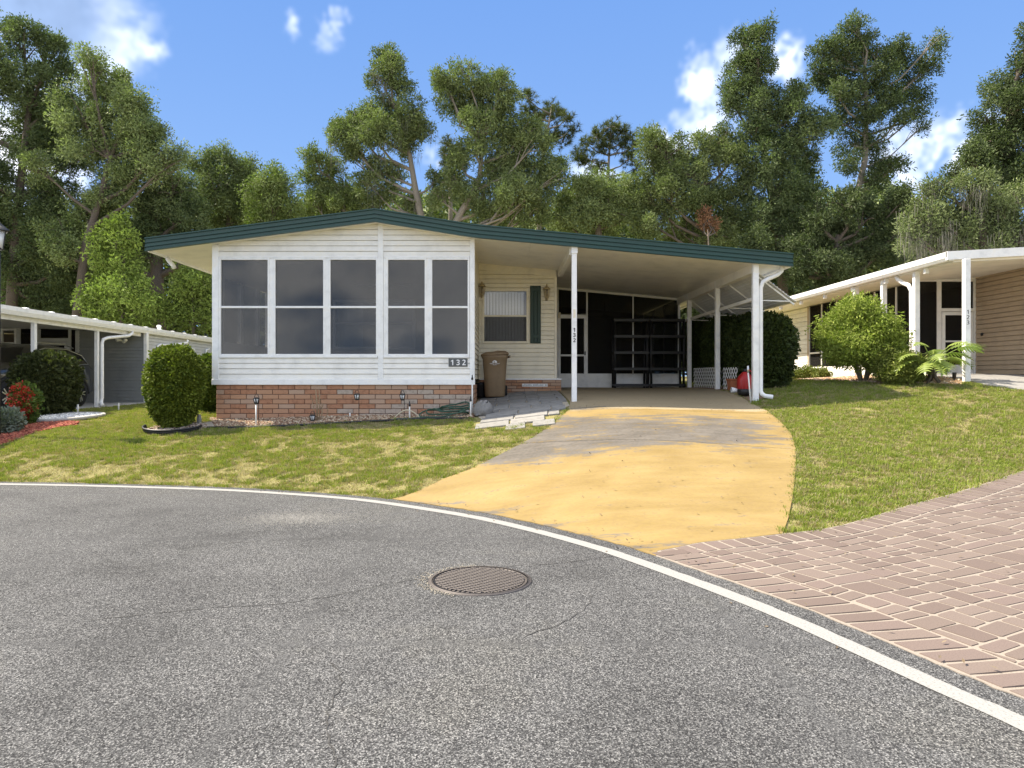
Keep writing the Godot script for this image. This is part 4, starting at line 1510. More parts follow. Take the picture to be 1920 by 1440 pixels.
	part(h, "ceiling_fan", done(st), M.interior_dark)
	# rear of the home, closing the block
	box(h, "rear_wall", M.white_siding, Vector3(-5.5, 0.9, -24.4), Vector3(4.74, 3.9, -24.31), 0.0)
	# wall lanterns
	for q in [Vector3(-0.505, 3.558, -16.4), Vector3(0.98, 3.496, -16.4)]:
		lantern(h, q)

func lantern(parent: Node3D, at: Vector3) -> Node3D:
	var o := Node3D.new()
	o.name = "wall_lantern"
	parent.add_child(o, true)
	o.global_position = at
	var st := new_st(false)
	tube(st, [at + Vector3(0, 0.02, -0.0), at + Vector3(0, 0.10, 0.06), at + Vector3(0, 0.06, 0.12)], 0.012, 6)
	tube(st, [at + Vector3(0, -0.2, 0.0), at + Vector3(0, -0.16, 0.05), at + Vector3(0, -0.12, 0.10)], 0.010, 6)
	tube(st, [at + Vector3(0, -0.22, 0.01), at + Vector3(0, 0.05, 0.01)], 0.03, 8)
	part(o, "bracket", done(st), M.lantern)
	part(o, "cap", lathe([Vector2(0.09, 0.03), Vector2(0.085, 0.045), Vector2(0.05, 0.08), Vector2(0.02, 0.1), Vector2(0.012, 0.15), Vector2(0.0, 0.16)], 8), M.lantern, at + Vector3(0, 0, 0.12))
	var c := new_st()
	for k in 6:
		var a := TAU * k / 6.0
		var v := Vector3(cos(a), 0, sin(a))
		bar(c, at + Vector3(0, 0.03, 0.12) + v * 0.078, at + Vector3(0, -0.15, 0.12) + v * 0.05, 0.010, 0.010, Vector3.RIGHT)
	part(o, "cage", done(c), M.lantern)
	part(o, "glass", lathe([Vector2(0.045, -0.14), Vector2(0.07, 0.03)], 6), M.glass, at + Vector3(0, 0, 0.12))
	part(o, "finial", lathe([Vector2(0.0, -0.21), Vector2(0.02, -0.19), Vector2(0.05, -0.16), Vector2(0.05, -0.15)], 8), M.lantern, at + Vector3(0, 0, 0.12))
	return o

# ---------------------------------------------------------------- the homes on either side
func make_neighbour_homes() -> void:
	make_grey_home()
	make_tan_home()
	make_car()

func pipe(parent: Node3D, pts: Array, r := 0.04) -> void:
	var st := new_st(false)
	tube(st, pts, r, 8)
	part(parent, "downspout", done(st), M.white_metal)

func make_grey_home() -> void:
	var h := thing("grey_home", "low grey sided home with white gutter, open carport and screened entry", "house", Vector3(-12.5, 0.68, -20))
	var L := Transform3D(Basis(Vector3.UP, 0.054), Vector3(-10.66, 0, -15))
	part(h, "roof", prism(PackedVector2Array([Vector2(-0.02, 2.90), Vector2(-0.02, 3.02), Vector2(-8, 3.3), Vector2(-8, 3.15)]), -13.4, 4.0), M.white_metal, L)
	part(h, "gutter", prism(PackedVector2Array([Vector2(-0.03, 2.86), Vector2(0.06, 2.86), Vector2(0.09, 2.95), Vector2(0.09, 3.04), Vector2(-0.03, 3.04)]), -13.4, 4.0), M.white_metal, L)
	part(h, "beam", prism(PackedVector2Array([Vector2(-0.17, 2.76), Vector2(-0.07, 2.76), Vector2(-0.07, 2.895), Vector2(-0.17, 2.895)]), -6.7, 4.0), M.white_metal, L)
	for k in 14:
		box(h, "roof_rib", M.white_metal, Vector3(-0.5, 3.035, 1.0 - k), Vector3(0.02, 3.07, 1.1 - k), 0.01, L)
	part(h, "roof_vent", lathe([Vector2(0.06, 3.0), Vector2(0.06, 3.2), Vector2(0.08, 3.21), Vector2(0.07, 3.26), Vector2(0.0, 3.28)], 10), M.white_metal, L * Transform3D(Basis(), Vector3(-0.5, 0, -9.0)))
	for z in [1.6, -1.4, -4.2]:
		box(h, "post", M.white_metal, Vector3(-0.165, 0.6, z - 0.05), Vector3(-0.075, 2.758, z + 0.05), 0.006, L)
	pipe(h, [L * Vector3(0.03, 2.88, -5.9), L * Vector3(0.03, 2.80, -5.9), L * Vector3(0.0, 2.72, -5.75), L * Vector3(-0.02, 2.6, -4.6), L * Vector3(-0.03, 2.54, -4.36), L * Vector3(-0.03, 2.45, -4.3), L * Vector3(-0.03, 0.95, -4.3), L * Vector3(-0.03, 0.82, -4.25), L * Vector3(0.08, 0.76, -4.1)], 0.045)
	# far side of the carport: a store with boards, then the screened entry
	var z := -21.8
	var f := Transform3D(Basis(), Vector3(0, 0, z))
	siding(h, rect(-13.037, 0.70, -11.056, 2.95), [], 0.102, M.shaded_siding, f, 0.70)
	box(h, "corner_trim", M.white_metal, Vector3(-11.056, 0.66, z - 0.1), Vector3(-10.957, 2.95, z + 0.03))
	box(h, "corner_trim", M.pale_siding, Vector3(-13.152, 0.66, z - 0.1), Vector3(-13.037, 2.95, z + 0.03))
	box(h, "entry_header", M.pale_siding, Vector3(-18.5, 3.072, z - 0.06), Vector3(-13.152, 3.0, z))
	box(h, "base_panel", M.pale_siding, Vector3(-18.5, 0.66, z - 0.06), Vector3(-14.233, 1.45, z))
	for q in [[31, 38], [62, 75.5], [128, 133]]:
		var k: float = 21.8 / 1331.0
		box(h, "stud", M.pale_siding, Vector3((q[0] - 945.0) * k, 0.66, z - 0.05), Vector3((q[1] - 945.0) * k, 3.069, z + 0.012))
	box(h, "screen", M.insect_screen, Vector3(-14.855, 1.45, z - 0.03), Vector3(-14.462, 3.069, z - 0.028), 0.0)
	box(h, "screen", M.insect_screen, Vector3(-13.299, 0.7, z - 0.03), Vector3(-13.152, 3.069, z - 0.028), 0.0)
	box(h, "screen", M.insect_screen, Vector3(-14.241, 2.712, z - 0.03), Vector3(-13.381, 3.069, z - 0.028), 0.0)
	box(h, "door_header", M.pale_siding, Vector3(-14.241, 2.597, z - 0.05), Vector3(-13.381, 2.712, z + 0.01))
	window(h, -14.233, 0.72, -13.39, 2.589, [1.4], 0.10, M.pale_siding, M.insect_screen, f, 0.02, "screen_door")
	window(h, -15.445, 2.204, -14.97, 3.007, [2.565], 0.06, M.white_metal, M.glass, f, 0.03)
	box(h, "entry_wall", M.pale_siding, Vector3(-18.5, 3.007, z - 0.05), Vector3(-14.97, 3.072, z))
	box(h, "entry_floor", M.interior_dark, Vector3(-18.5, 0.6, -26), Vector3(-12.9, 0.72, z - 0.06), 0.0)
	box(h, "entry_back", M.interior_dark, Vector3(-18.5, 0.7, -26.1), Vector3(-12.9, 3.1, -26), 0.0)
	box(h, "entry_side", M.interior_dark, Vector3(-18.6, 0.6, -26), Vector3(-18.5, 3.2, -14), 0.0)
	# side wall beyond the store
	var s := Transform3D(Basis(Vector3.UP, PI / 2.0 + 0.054), Vector3(-11.08, 0, -21.85))
	siding(h, rect(0.05, 0.70, 6.2, 2.86), [rect(3.2, 1.9, 4.0, 2.5)], 0.102, M.pale_siding, s, 0.70)
	window(h, 3.15, 1.85, 4.05, 2.55, [2.2], 0.06, M.white_metal, M.glass, s, 0.03)
	box(h, "room_back", M.interior_dark, Vector3(-13.0, 0.7, -28.0), Vector3(-12.9, 3.0, -21.9), 0.0)
	pipe(h, [s * Vector3(2.6, 2.8, 0.33), s * Vector3(2.6, 2.7, 0.3), s * Vector3(2.0, 2.6, 0.06), s * Vector3(1.0, 2.56, 0.06), s * Vector3(0.8, 2.5, 0.06), s * Vector3(0.8, 0.85, 0.06)], 0.035)
	pipe(h, [s * Vector3(5.4, 2.6, 0.06), s * Vector3(5.1, 2.55, 0.06), s * Vector3(5.0, 2.4, 0.06), s * Vector3(5.0, 0.85, 0.06)], 0.035)
	# twin flood lamp on the store
	var lamp := Node3D.new()
	lamp.name = "flood_lamp"
	h.add_child(lamp, true)
	lamp.global_position = Vector3(-11.651, 2.611, -21.75)
	var st := new_st(false)
	for q in [-1.0, 1.0]:
		var a := Vector3(-11.635, 2.61, -21.72)
		tube(st, [a, a + Vector3(0.08 * q, 0.04, 0.06), a + Vector3(0.14 * q, 0.03, 0.16)], [0.02, 0.035, 0.055], 8)
	part(lamp, "lamp_head", done(st), M.white_metal)
	part(lamp, "mount", lathe([Vector2(0.0, -0.02), Vector2(0.06, -0.02), Vector2(0.06, 0.02), Vector2(0.0, 0.02)], 10), M.white_metal, Transform3D(Basis(Vector3.RIGHT, PI / 2.0), Vector3(-11.657, 2.612, -21.76)))
	# carport floor
	var pad := PackedVector2Array([Vector2(-19, 10.9), Vector2(-10.9, 10.9), Vector2(-10.5, 16), Vector2(-10.75, 19.2), Vector2(-10.95, 22.6), Vector2(-19, 22.6)])
	keep_off.append(pad)
	structure(part(self, "carport_floor", plan_sheet(pad, 0.5, 0.03, 0.08), M.concrete))
	keep_off.append(PackedVector2Array([Vector2(-19, 22), Vector2(-11.1, 22), Vector2(-11.4, 29), Vector2(-19, 29)]))

func make_tan_home() -> void:
	var h := thing("tan_home", "low tan and white sided home with white roof edge and dark screened porch", "house", Vector3(11.0, 1.4, -19))
	part(h, "roof", prism(PackedVector2Array([Vector2(8.74, 3.80), Vector2(8.74, 3.94), Vector2(12.5, 4.15), Vector2(18, 3.9), Vector2(18, 3.76), Vector2(12.5, 4.0)]), -28.2, -13.86), M.white_metal)
	part(h, "soffit", prism(PackedVector2Array([Vector2(8.80, 3.76), Vector2(8.80, 3.80), Vector2(12.5, 4.0), Vector2(18, 3.755), Vector2(18, 3.72), Vector2(12.5, 3.95)]), -28.15, -13.9), M.ceiling)
	part(h, "gutter", prism(PackedVector2Array([Vector2(8.62, 3.84), Vector2(8.66, 3.78), Vector2(8.75, 3.78), Vector2(8.75, 3.95), Vector2(8.62, 3.95)]), -28.3, -13.82), M.white_metal)
	part(h, "fascia", prism(PackedVector2Array([Vector2(8.62, 3.79), Vector2(8.62, 3.955), Vector2(12.5, 4.17), Vector2(18, 3.93), Vector2(18, 3.77), Vector2(12.5, 4.0)]), -13.86, -13.80), M.white_metal)
	for k in 9:
		box(h, "gutter_hanger", M.white_metal, Vector3(8.74, 3.66, -14.8 - 1.55 * k), Vector3(8.82, 3.78, -14.72 - 1.55 * k), 0.004)
	for d in [13.55, 15.2, 16.5, 17.8]:
		var post := box(h, "post", M.white_metal, Vector3(8.77, 1.3, -d - 0.05), Vector3(8.88, 3.76, -d + 0.05), 0.006)
		if d < 14.0:
			for k in 3:
				text(post, "numeral", ["1", "2", "3"][k], 0.075, M.ink, Transform3D(Basis(), Vector3(8.825, 2.748 - 0.1 * k, -d + 0.053)), false)
	pipe(h, [Vector3(8.792, 3.758, -15.9), Vector3(8.8, 3.691, -15.85), Vector3(8.835, 3.588, -15.7), Vector3(8.782, 3.502, -15.4), Vector3(8.782, 3.374, -15.3), Vector3(8.788, 2.512, -15.3), Vector3(8.788, 1.534, -15.3)], 0.048)
	pipe(h, [Vector3(8.8, 3.75, -25.9), Vector3(9.3, 3.6, -25.6), Vector3(9.75, 3.5, -25.4), Vector3(9.82, 3.3, -25.4), Vector3(9.82, 1.5, -25.4)], 0.045)
	# porch wall along the side: kick wall, studs, dark screens
	var fs := Transform3D(Basis(Vector3.UP, -PI / 2.0), Vector3(9.9, 0, 0))
	box(h, "kick_wall", M.white_siding, Vector3(9.9, 1.2, -23.0), Vector3(9.98, 1.84, -17.0), 0.004)
	for d in [17.0, 17.9, 18.95, 20.05, 21.1, 22.1, 23.02]:
		box(h, "stud", M.white_metal, Vector3(9.885, 1.841, -d - 0.04), Vector3(9.945, 3.79, -d + 0.0), 0.003)
	box(h, "mid_rail", M.white_metal, Vector3(9.892, 2.26, -23.0), Vector3(9.94, 2.31, -17.05), 0.003)
	box(h, "screen", M.insect_screen, Vector3(9.915, 1.85, -23.0), Vector3(9.917, 3.79, -17.05), 0.0)
	siding(h, rect(-28.0, 1.25, -23.12, 3.8), [rect(-24.85, 2.696, -24.25, 3.267)], 0.15, M.white_siding, fs, 1.25)
	box(h, "corner_trim", M.tan_siding, Vector3(9.875, 1.25, -23.12), Vector3(9.98, 3.8, -23.03), 0.003)
	window(h, -24.85, 2.696, -24.25, 3.267, [2.991], 0.05, M.white_metal, M.glass, fs, 0.03)
	# porch front with its door
	var f := Transform3D(Basis(), Vector3(0, 0, -17.0))
	for q in [[9.886, 9.937], [10.371, 10.473], [11.24, 11.31]]:
		box(h, "stud", M.white_metal, Vector3(q[0], 1.38, -17.05), Vector3(q[1], 3.85, -16.99), 0.003)
	box(h, "header", M.white_metal, Vector3(9.886, 3.8, -17.05), Vector3(11.304, 3.9, -16.985), 0.003)
	box(h, "door_header", M.white_metal, Vector3(10.473, 3.084, -17.04), Vector3(11.24, 3.16, -16.99), 0.003)
	box(h, "screen", M.insect_screen, Vector3(9.937, 1.45, -17.02), Vector3(10.371, 3.8, -17.018), 0.0)
	box(h, "screen", M.insect_screen, Vector3(10.473, 3.16, -17.02), Vector3(11.24, 3.8, -17.018), 0.0)
	box(h, "kick_panel", M.white_metal, Vector3(9.937, 1.35, -17.03), Vector3(10.371, 1.5, -17.0), 0.003)
	var door := window(h, 10.486, 1.42, 11.227, 3.071, [2.369], 0.075, M.white_metal, M.insect_screen, f, 0.02, "screen_door")
	box(door, "kick_plate", M.white_metal, Vector3(10.563, 1.47, -17.02), Vector3(11.15, 1.807, -16.99), 0.003)
	# inside the porch
	box(h, "porch_floor", M.interior_dark, Vector3(9.98, 1.2, -23.1), Vector3(13.0, 1.4, -17.06), 0.0)
	box(h, "inner_wall", M.interior_dark, Vector3(12.2, 1.4, -23.1), Vector3(12.3, 3.95, -17.06), 0.0)
	box(h, "inner_wall", M.interior_dark, Vector3(9.98, 1.4, -23.2), Vector3(12.3, 3.95, -23.1), 0.0)
	window(h, 12.547, 3.087, 13.599, 4.079, [], 0.12, M.tan_siding, M.glass, Transform3D(Basis(), Vector3(0, 0, -23.05)), 0.05)
	# tan wall towards the street
	var ft := Transform3D(Basis(Vector3.UP, -PI / 2.0), Vector3(11.3, 0, 0))
	siding(h, rect(-16.98, 1.36, -12.2, 3.9), [], 0.108, M.tan_siding, ft, 1.36)
	part(h, "hose_tap", lathe([Vector2(0.0, -0.05), Vector2(0.03, -0.04), Vector2(0.035, 0.03), Vector2(0.0, 0.04)], 8), M.black_metal, Transform3D(Basis(Vector3.BACK, PI / 2.0), Vector3(11.288, 2.519, -16.75)))
	box(h, "end_wall", M.tan_siding, Vector3(11.39, 1.3, -12.3), Vector3(18, 3.9, -12.2), 0.0)
	var pad := PackedVector2Array([Vector2(8.9, 13.1), Vector2(9.4, 12.5), Vector2(18, 12.3), Vector2(18, 17.1), Vector2(8.95, 17.1)])
	keep_off.append(pad)
	structure(part(self, "porch_slab", plan_sheet(pad, 0.4, 0.03, 0.08), M.slab))
	keep_off.append(PackedVector2Array([Vector2(9.9, 16), Vector2(19, 16), Vector2(19, 28), Vector2(9.9, 28)]))

func make_car() -> void:
	# a dark sport utility car that faces the street
	var at := Vector3(-12.56, 0.71, -18.0)
	var c := thing("parked_car", "black sport utility car parked nose out under the white carport", "car", at)
	# stations from nose to tail: z, floor, shoulder, top, half width at shoulder, half width at top
	var rows := [[2.32, 0.35, 0.70, 0.78, 0.62, 0.5], [2.22, 0.25, 0.80, 0.92, 0.86, 0.7], [1.9, 0.22, 0.92, 1.02, 0.94, 0.76], [1.2, 0.22, 0.98, 1.08, 0.96, 0.78], [0.85, 0.22, 1.0, 1.14, 0.96, 0.76], [0.2, 0.22, 1.02, 1.54, 0.96, 0.64], [-0.3, 0.22, 1.03, 1.64, 0.96, 0.63], [-1.3, 0.22, 1.05, 1.63, 0.96, 0.62], [-1.9, 0.24, 1.06, 1.52, 0.94, 0.60], [-2.2, 0.30, 1.02, 1.15, 0.88, 0.62], [-2.3, 0.40, 0.8, 0.95, 0.78, 0.55]]
	var st := new_st(false)
	var rings := []
	for r in rows:
		var ring := []
		var half := [Vector2(r[4] * 0.88, r[1]), Vector2(r[4] * 0.98, r[1] + 0.12), Vector2(r[4], (r[1] + r[2]) * 0.55), Vector2(r[4] * 0.985, r[2]), Vector2(lerpf(r[4], r[5], 0.25), lerpf(r[2], r[3], 0.35)), Vector2(lerpf(r[4], r[5], 0.85), lerpf(r[2], r[3], 0.9)), Vector2(r[5] * 0.7, r[3] + 0.015)]
		for v in half:
			ring.append(at + Vector3(v.x, v.y, r[0]))
		half.reverse()
		for v in half:
			ring.append(at + Vector3(-v.x, v.y, r[0]))
		rings.append(ring)
	skin(st, rings)
	part(c, "body", done(st), M.car_paint)
	for s in [-1.0, 1.0]:
		var side := PackedVector2Array([Vector2(0.72, 1.10), Vector2(0.25, 1.44), Vector2(-0.3, 1.55), Vector2(-1.2, 1.55), Vector2(-1.75, 1.40), Vector2(-1.85, 1.16), Vector2(-0.3, 1.10)])
		var ws := new_st(false)
		var idx := Geometry2D.triangulate_polygon(side)
		for k in range(0, idx.size(), 3):
			var p := []
			for q in 3:
				var v := side[idx[k + q]]
				p.append(at + Vector3(s * (0.985 - (v.y - 1.05) * 0.52), v.y, v.x))
			face(ws, p, Vector3(s, 0.4, 0))
		part(c, "side_window", done(ws), M.car_glass)
		var tr := new_st(false)
		var line := []
		for v in side:
			line.append(at + Vector3(s * (0.990 - (v.y - 1.05) * 0.52), v.y, v.x))
		line.append(line[0])
		tube(tr, line, 0.012, 6, false)
		part(c, "window_trim", done(tr), M.steel)
		var rr := new_st(false)
		tube(rr, [at + Vector3(s * 0.62, 1.62, 0.1), at + Vector3(s * 0.62, 1.69, -0.2), at + Vector3(s * 0.61, 1.69, -1.3), at + Vector3(s * 0.6, 1.6, -1.7)], 0.018, 6)
		part(c, "roof_rail", done(rr), M.steel)
		for z in [1.42, -1.38]:
			wheel(c, at + Vector3(s * 0.86, 0.36, z), s)
		part(c, "headlight", chip_mesh(Vector3(0.30, 0.22, 0.42), 4), M.lamp_lens, at + Vector3(s * 0.76, 0.80, 2.08))
		var lst := new_st()
		bar(lst, at + Vector3(s * 0.97, 0.42, 0.95), at + Vector3(s * 0.97, 0.42, -0.9), 0.03, 0.05)
		part(c, "sill_trim", done(lst), M.steel)
		var fst := new_st()
		bar(fst, at + Vector3(s * 0.60, 0.52, 2.27), at + Vector3(s * 0.90, 0.54, 2.08), 0.04, 0.03)
		part(c, "bumper_trim", done(fst), M.steel)
	var wst := new_st(false)
	face(wst, [at + Vector3(-0.72, 1.16, 0.85), at + Vector3(0.72, 1.16, 0.85), at + Vector3(0.58, 1.54, 0.28), at + Vector3(-0.58, 1.54, 0.28)], Vector3(0, 1, 1))
	part(c, "windscreen", done(wst), M.car_glass)

func wheel(c: Node3D, at: Vector3, s: float) -> void:
	var x := Transform3D(Basis(Vector3(0, 0, 1), -PI / 2.0 * s), at)
	var t := part(c, "wheel", lathe([Vector2(0.22, -0.11), Vector2(0.34, -0.11), Vector2(0.365, -0.07), Vector2(0.37, 0.0), Vector2(0.365, 0.10), Vector2(0.34, 0.13), Vector2(0.25, 0.135), Vector2(0.24, 0.11)], 28), M.rubber, x)
	var st := new_st()
	for k in 10:
		var a := TAU * k / 10.0 + (0.12 if k % 2 else -0.12)
		bar(st, x * Vector3(cos(a) * 0.05, 0.125, sin(a) * 0.05), x * Vector3(cos(a) * 0.235, 0.125, sin(a) * 0.235), 0.028, 0.022, Vector3(s, 0, 0))
	part(t, "rim", done(st), M.steel)
	var arch := []
	for k in 13:
		var a := PI * k / 12.0
		arch.append(at + Vector3(s * 0.085, sin(a) * 0.43 - 0.02, cos(a) * 0.43))
	var ast := new_st(false)
	tube(ast, arch, 0.045, 6)
	part(c, "wheel_arch", done(ast), M.rubber)

# ---------------------------------------------------------------- loose things round the homes
func make_small_things() -> void:
	make_cart()
	for k in 2:
		make_shelf(k)
	make_lattice()
	make_can_and_pot()
	make_bed_things()
	make_lamps()

func make_cart() -> void:
	var at := Vector3(-0.196, 1.051, -15.319)
	at.y += 0.04
	var c := thing("wheeled_bin", "brown wheeled rubbish bin with white emblem standing by the recessed wall", "bin", at)
	var st := new_st(false)
	var rings := []
	for q in [[0.0, 0.205, 0.22], [0.03, 0.215, 0.23], [0.5, 0.24, 0.265], [0.80, 0.262, 0.30], [0.84, 0.285, 0.325], [0.89, 0.285, 0.325]]:
		var ring := []
		for k in 20:
			var a := TAU * (k + 0.5) / 20.0
			var v := Vector2(cos(a), sin(a))
			var n := pow(pow(absf(v.x), 6.0) + pow(absf(v.y), 6.0), -1.0 / 6.0)
			ring.append(at + Vector3(v.x * n * q[1], q[0], v.y * n * q[2]))
		rings.append(ring)
	skin(st, rings)
	part(c, "body", done(st), M.brown_plastic)
	st = new_st(false)
	rings = []
	for q in [[0.885, 0.300, 0.345], [0.905, 0.305, 0.35], [0.93, 0.29, 0.33], [0.965, 0.22, 0.24], [0.975, 0.05, 0.05]]:
		var ring := []
		for k in 20:
			var a := TAU * (k + 0.5) / 20.0
			var v := Vector2(cos(a), sin(a))
			var n := pow(pow(absf(v.x), 5.0) + pow(absf(v.y), 5.0), -1.0 / 5.0)
			ring.append(at + Vector3(v.x * n * q[1], q[0] + v.x * 0.02, v.y * n * q[2]))
		rings.append(ring)
	skin(st, rings)
	part(c, "lid", done(st), M.brown_plastic)
	st = new_st()
	bar(st, at + Vector3(0.285, 0.86, -0.28), at + Vector3(0.32, 0.86, 0.12), 0.03, 0.05)
	bar(st, at + Vector3(-0.22, 0.82, -0.37), at + Vector3(0.22, 0.82, -0.37), 0.03, 0.03)
	part(c, "grip", done(st), M.brown_plastic)
	for s in [-1.0, 1.0]:
		part(c, "wheel", lathe([Vector2(0.03, -0.03), Vector2(0.11, -0.03), Vector2(0.125, 0.0), Vector2(0.11, 0.03), Vector2(0.03, 0.035)], 18), M.rubber, Transform3D(Basis(Vector3(0, 0, 1), PI / 2.0), at + Vector3(0.235 * s, 0.12, -0.2)))
	# emblem: a small sun with a palm over a curved line of letters, on the front
	var f := at + Vector3(0, 0.725, 0.297)
	st = new_st()
	var half := PackedVector2Array()
	for k in 13:
		var a := PI * k / 12.0
		half.append(Vector2(cos(a) * 0.05, sin(a) * 0.05))
	for piece in cut(half, [rect(-0.012, -0.01, -0.004, 0.03), rect(-0.03, 0.022, 0.014, 0.031), rect(0.018, 0.006, 0.026, 0.026)]):
		add_prism(st, piece, 0.0, 0.002, Transform3D(Basis(Vector3.RIGHT, 0.12), f))
	for k in 13:
		var u := (k - 6) / 6.0
		if k != 6:
			add_cbox(st, Transform3D(Basis(Vector3.RIGHT, 0.12), f + Vector3(u * 0.095, -0.016 - 0.010 * (1.0 - u * u), 0.0)), Vector3(0.010, 0.014, 0.003), 0.0)
	for k in 6:
		add_cbox(st, Transform3D(Basis(Vector3.RIGHT, 0.12), f + Vector3((k - 2.5) * 0.013, -0.046, 0.0)), Vector3(0.008, 0.010, 0.003), 0.0)
	part(c, "emblem", done(st), M.sign_white)
	# black crate and hose pot behind the bin
	var b := at + Vector3(-0.30, 0.0, -0.16)
	b.y = land(b.x, -b.z) + 0.02
	var o := thing("hose_pot", "round black hose pot squeezed between the brown bin and the brick skirt", "hose pot", b)
	part(o, "tub", lathe([Vector2(0.13, 0.0), Vector2(0.155, 0.05), Vector2(0.17, 0.28), Vector2(0.18, 0.30), Vector2(0.165, 0.31), Vector2(0.15, 0.2)], 18), M.black_plastic, b)
	st = new_st(false)
	var loop := []
	for k in 60:
		var a := TAU * k / 18.0
		loop.append(b + Vector3(cos(a) * 0.12, 0.26 + 0.0012 * k, sin(a) * 0.12))
	tube(st, loop, 0.014, 6)
	part(o, "coiled_hose", done(st), M.black_plastic)

func make_shelf(k: int) -> void:
	var x0: float = [2.88, 3.829][k]
	var x1: float = [3.814, 4.777][k]
	var y0 := 1.24
	var at := Vector3((x0 + x1) / 2.0, y0, -18.85)
	var o := thing("shelving_unit", ["black plastic five shelf unit standing beside the screen door", "black plastic five shelf unit standing nearest the lattice panels"][k], "shelf", at, "black shelving units under the carport")
	o.set_meta("label", ["empty black plastic shelving unit next to the white screen door", "empty black plastic shelving unit next to the carport posts and lattice"][k])
	for r in 5:
		var y: float = y0 + 0.035 + r * 0.428
		var s := box(o, "shelf", M.black_plastic, Vector3(x0 + 0.02, y, -19.1), Vector3(x1 - 0.02, y + 0.055, -18.66), 0.008)
		box(s, "rim", M.black_plastic, Vector3(x0 + 0.005, y - 0.012, -18.66), Vector3(x1 - 0.005, y + 0.062, -18.645), 0.004)
	for px in [x0 + 0.045, x1 - 0.045]:
		for z in [-18.69, -19.07]:
			var st := new_st(false)
			tube(st, [Vector3(px, y0 - 0.01, z), Vector3(px, y0 + 1.79, z)], 0.032, 10)
			part(o, "post", done(st), M.black_plastic)

func make_lattice() -> void:
	var specs := [[18.15, 15.88, 1.21, 0.53, 0.0, "white lattice panel fixed between two carport posts"], [15.72, 14.72, 1.17, 0.55, 0.28, "white lattice panel with a slanted end leaning out beyond the carport post"]]
	for q in specs:
		var o := thing("lattice_panel", q[5], "lattice", Vector3(4.85, q[2], -(q[0] + q[1]) / 2.0), "lattice panels beside the carport")
		var frame := Transform3D(Basis(Vector3.UP, PI / 2.0), Vector3(4.85, q[2], 0))
		var zone := PackedVector2Array([Vector2(q[1] + q[4], 0.0), Vector2(q[0], 0.0), Vector2(q[0], q[3]), Vector2(q[1], q[3])])
		for lean in [-1.0, 1.0]:
			var x: float = q[1] - 1.0
			while x < q[0] + 1.0:
				var s := PackedVector2Array([Vector2(x, -0.1), Vector2(x + 0.038, -0.1), Vector2(x + 0.038 + lean * 0.8, 0.7), Vector2(x + lean * 0.8, 0.7)])
				for piece in Geometry2D.intersect_polygons(s, zone):
					if piece.size() > 2:
						part(o, "lath", prism(piece, 0.004 if lean > 0 else -0.003, 0.010 if lean > 0 else 0.003), M.white_metal, frame)
				x += 0.16

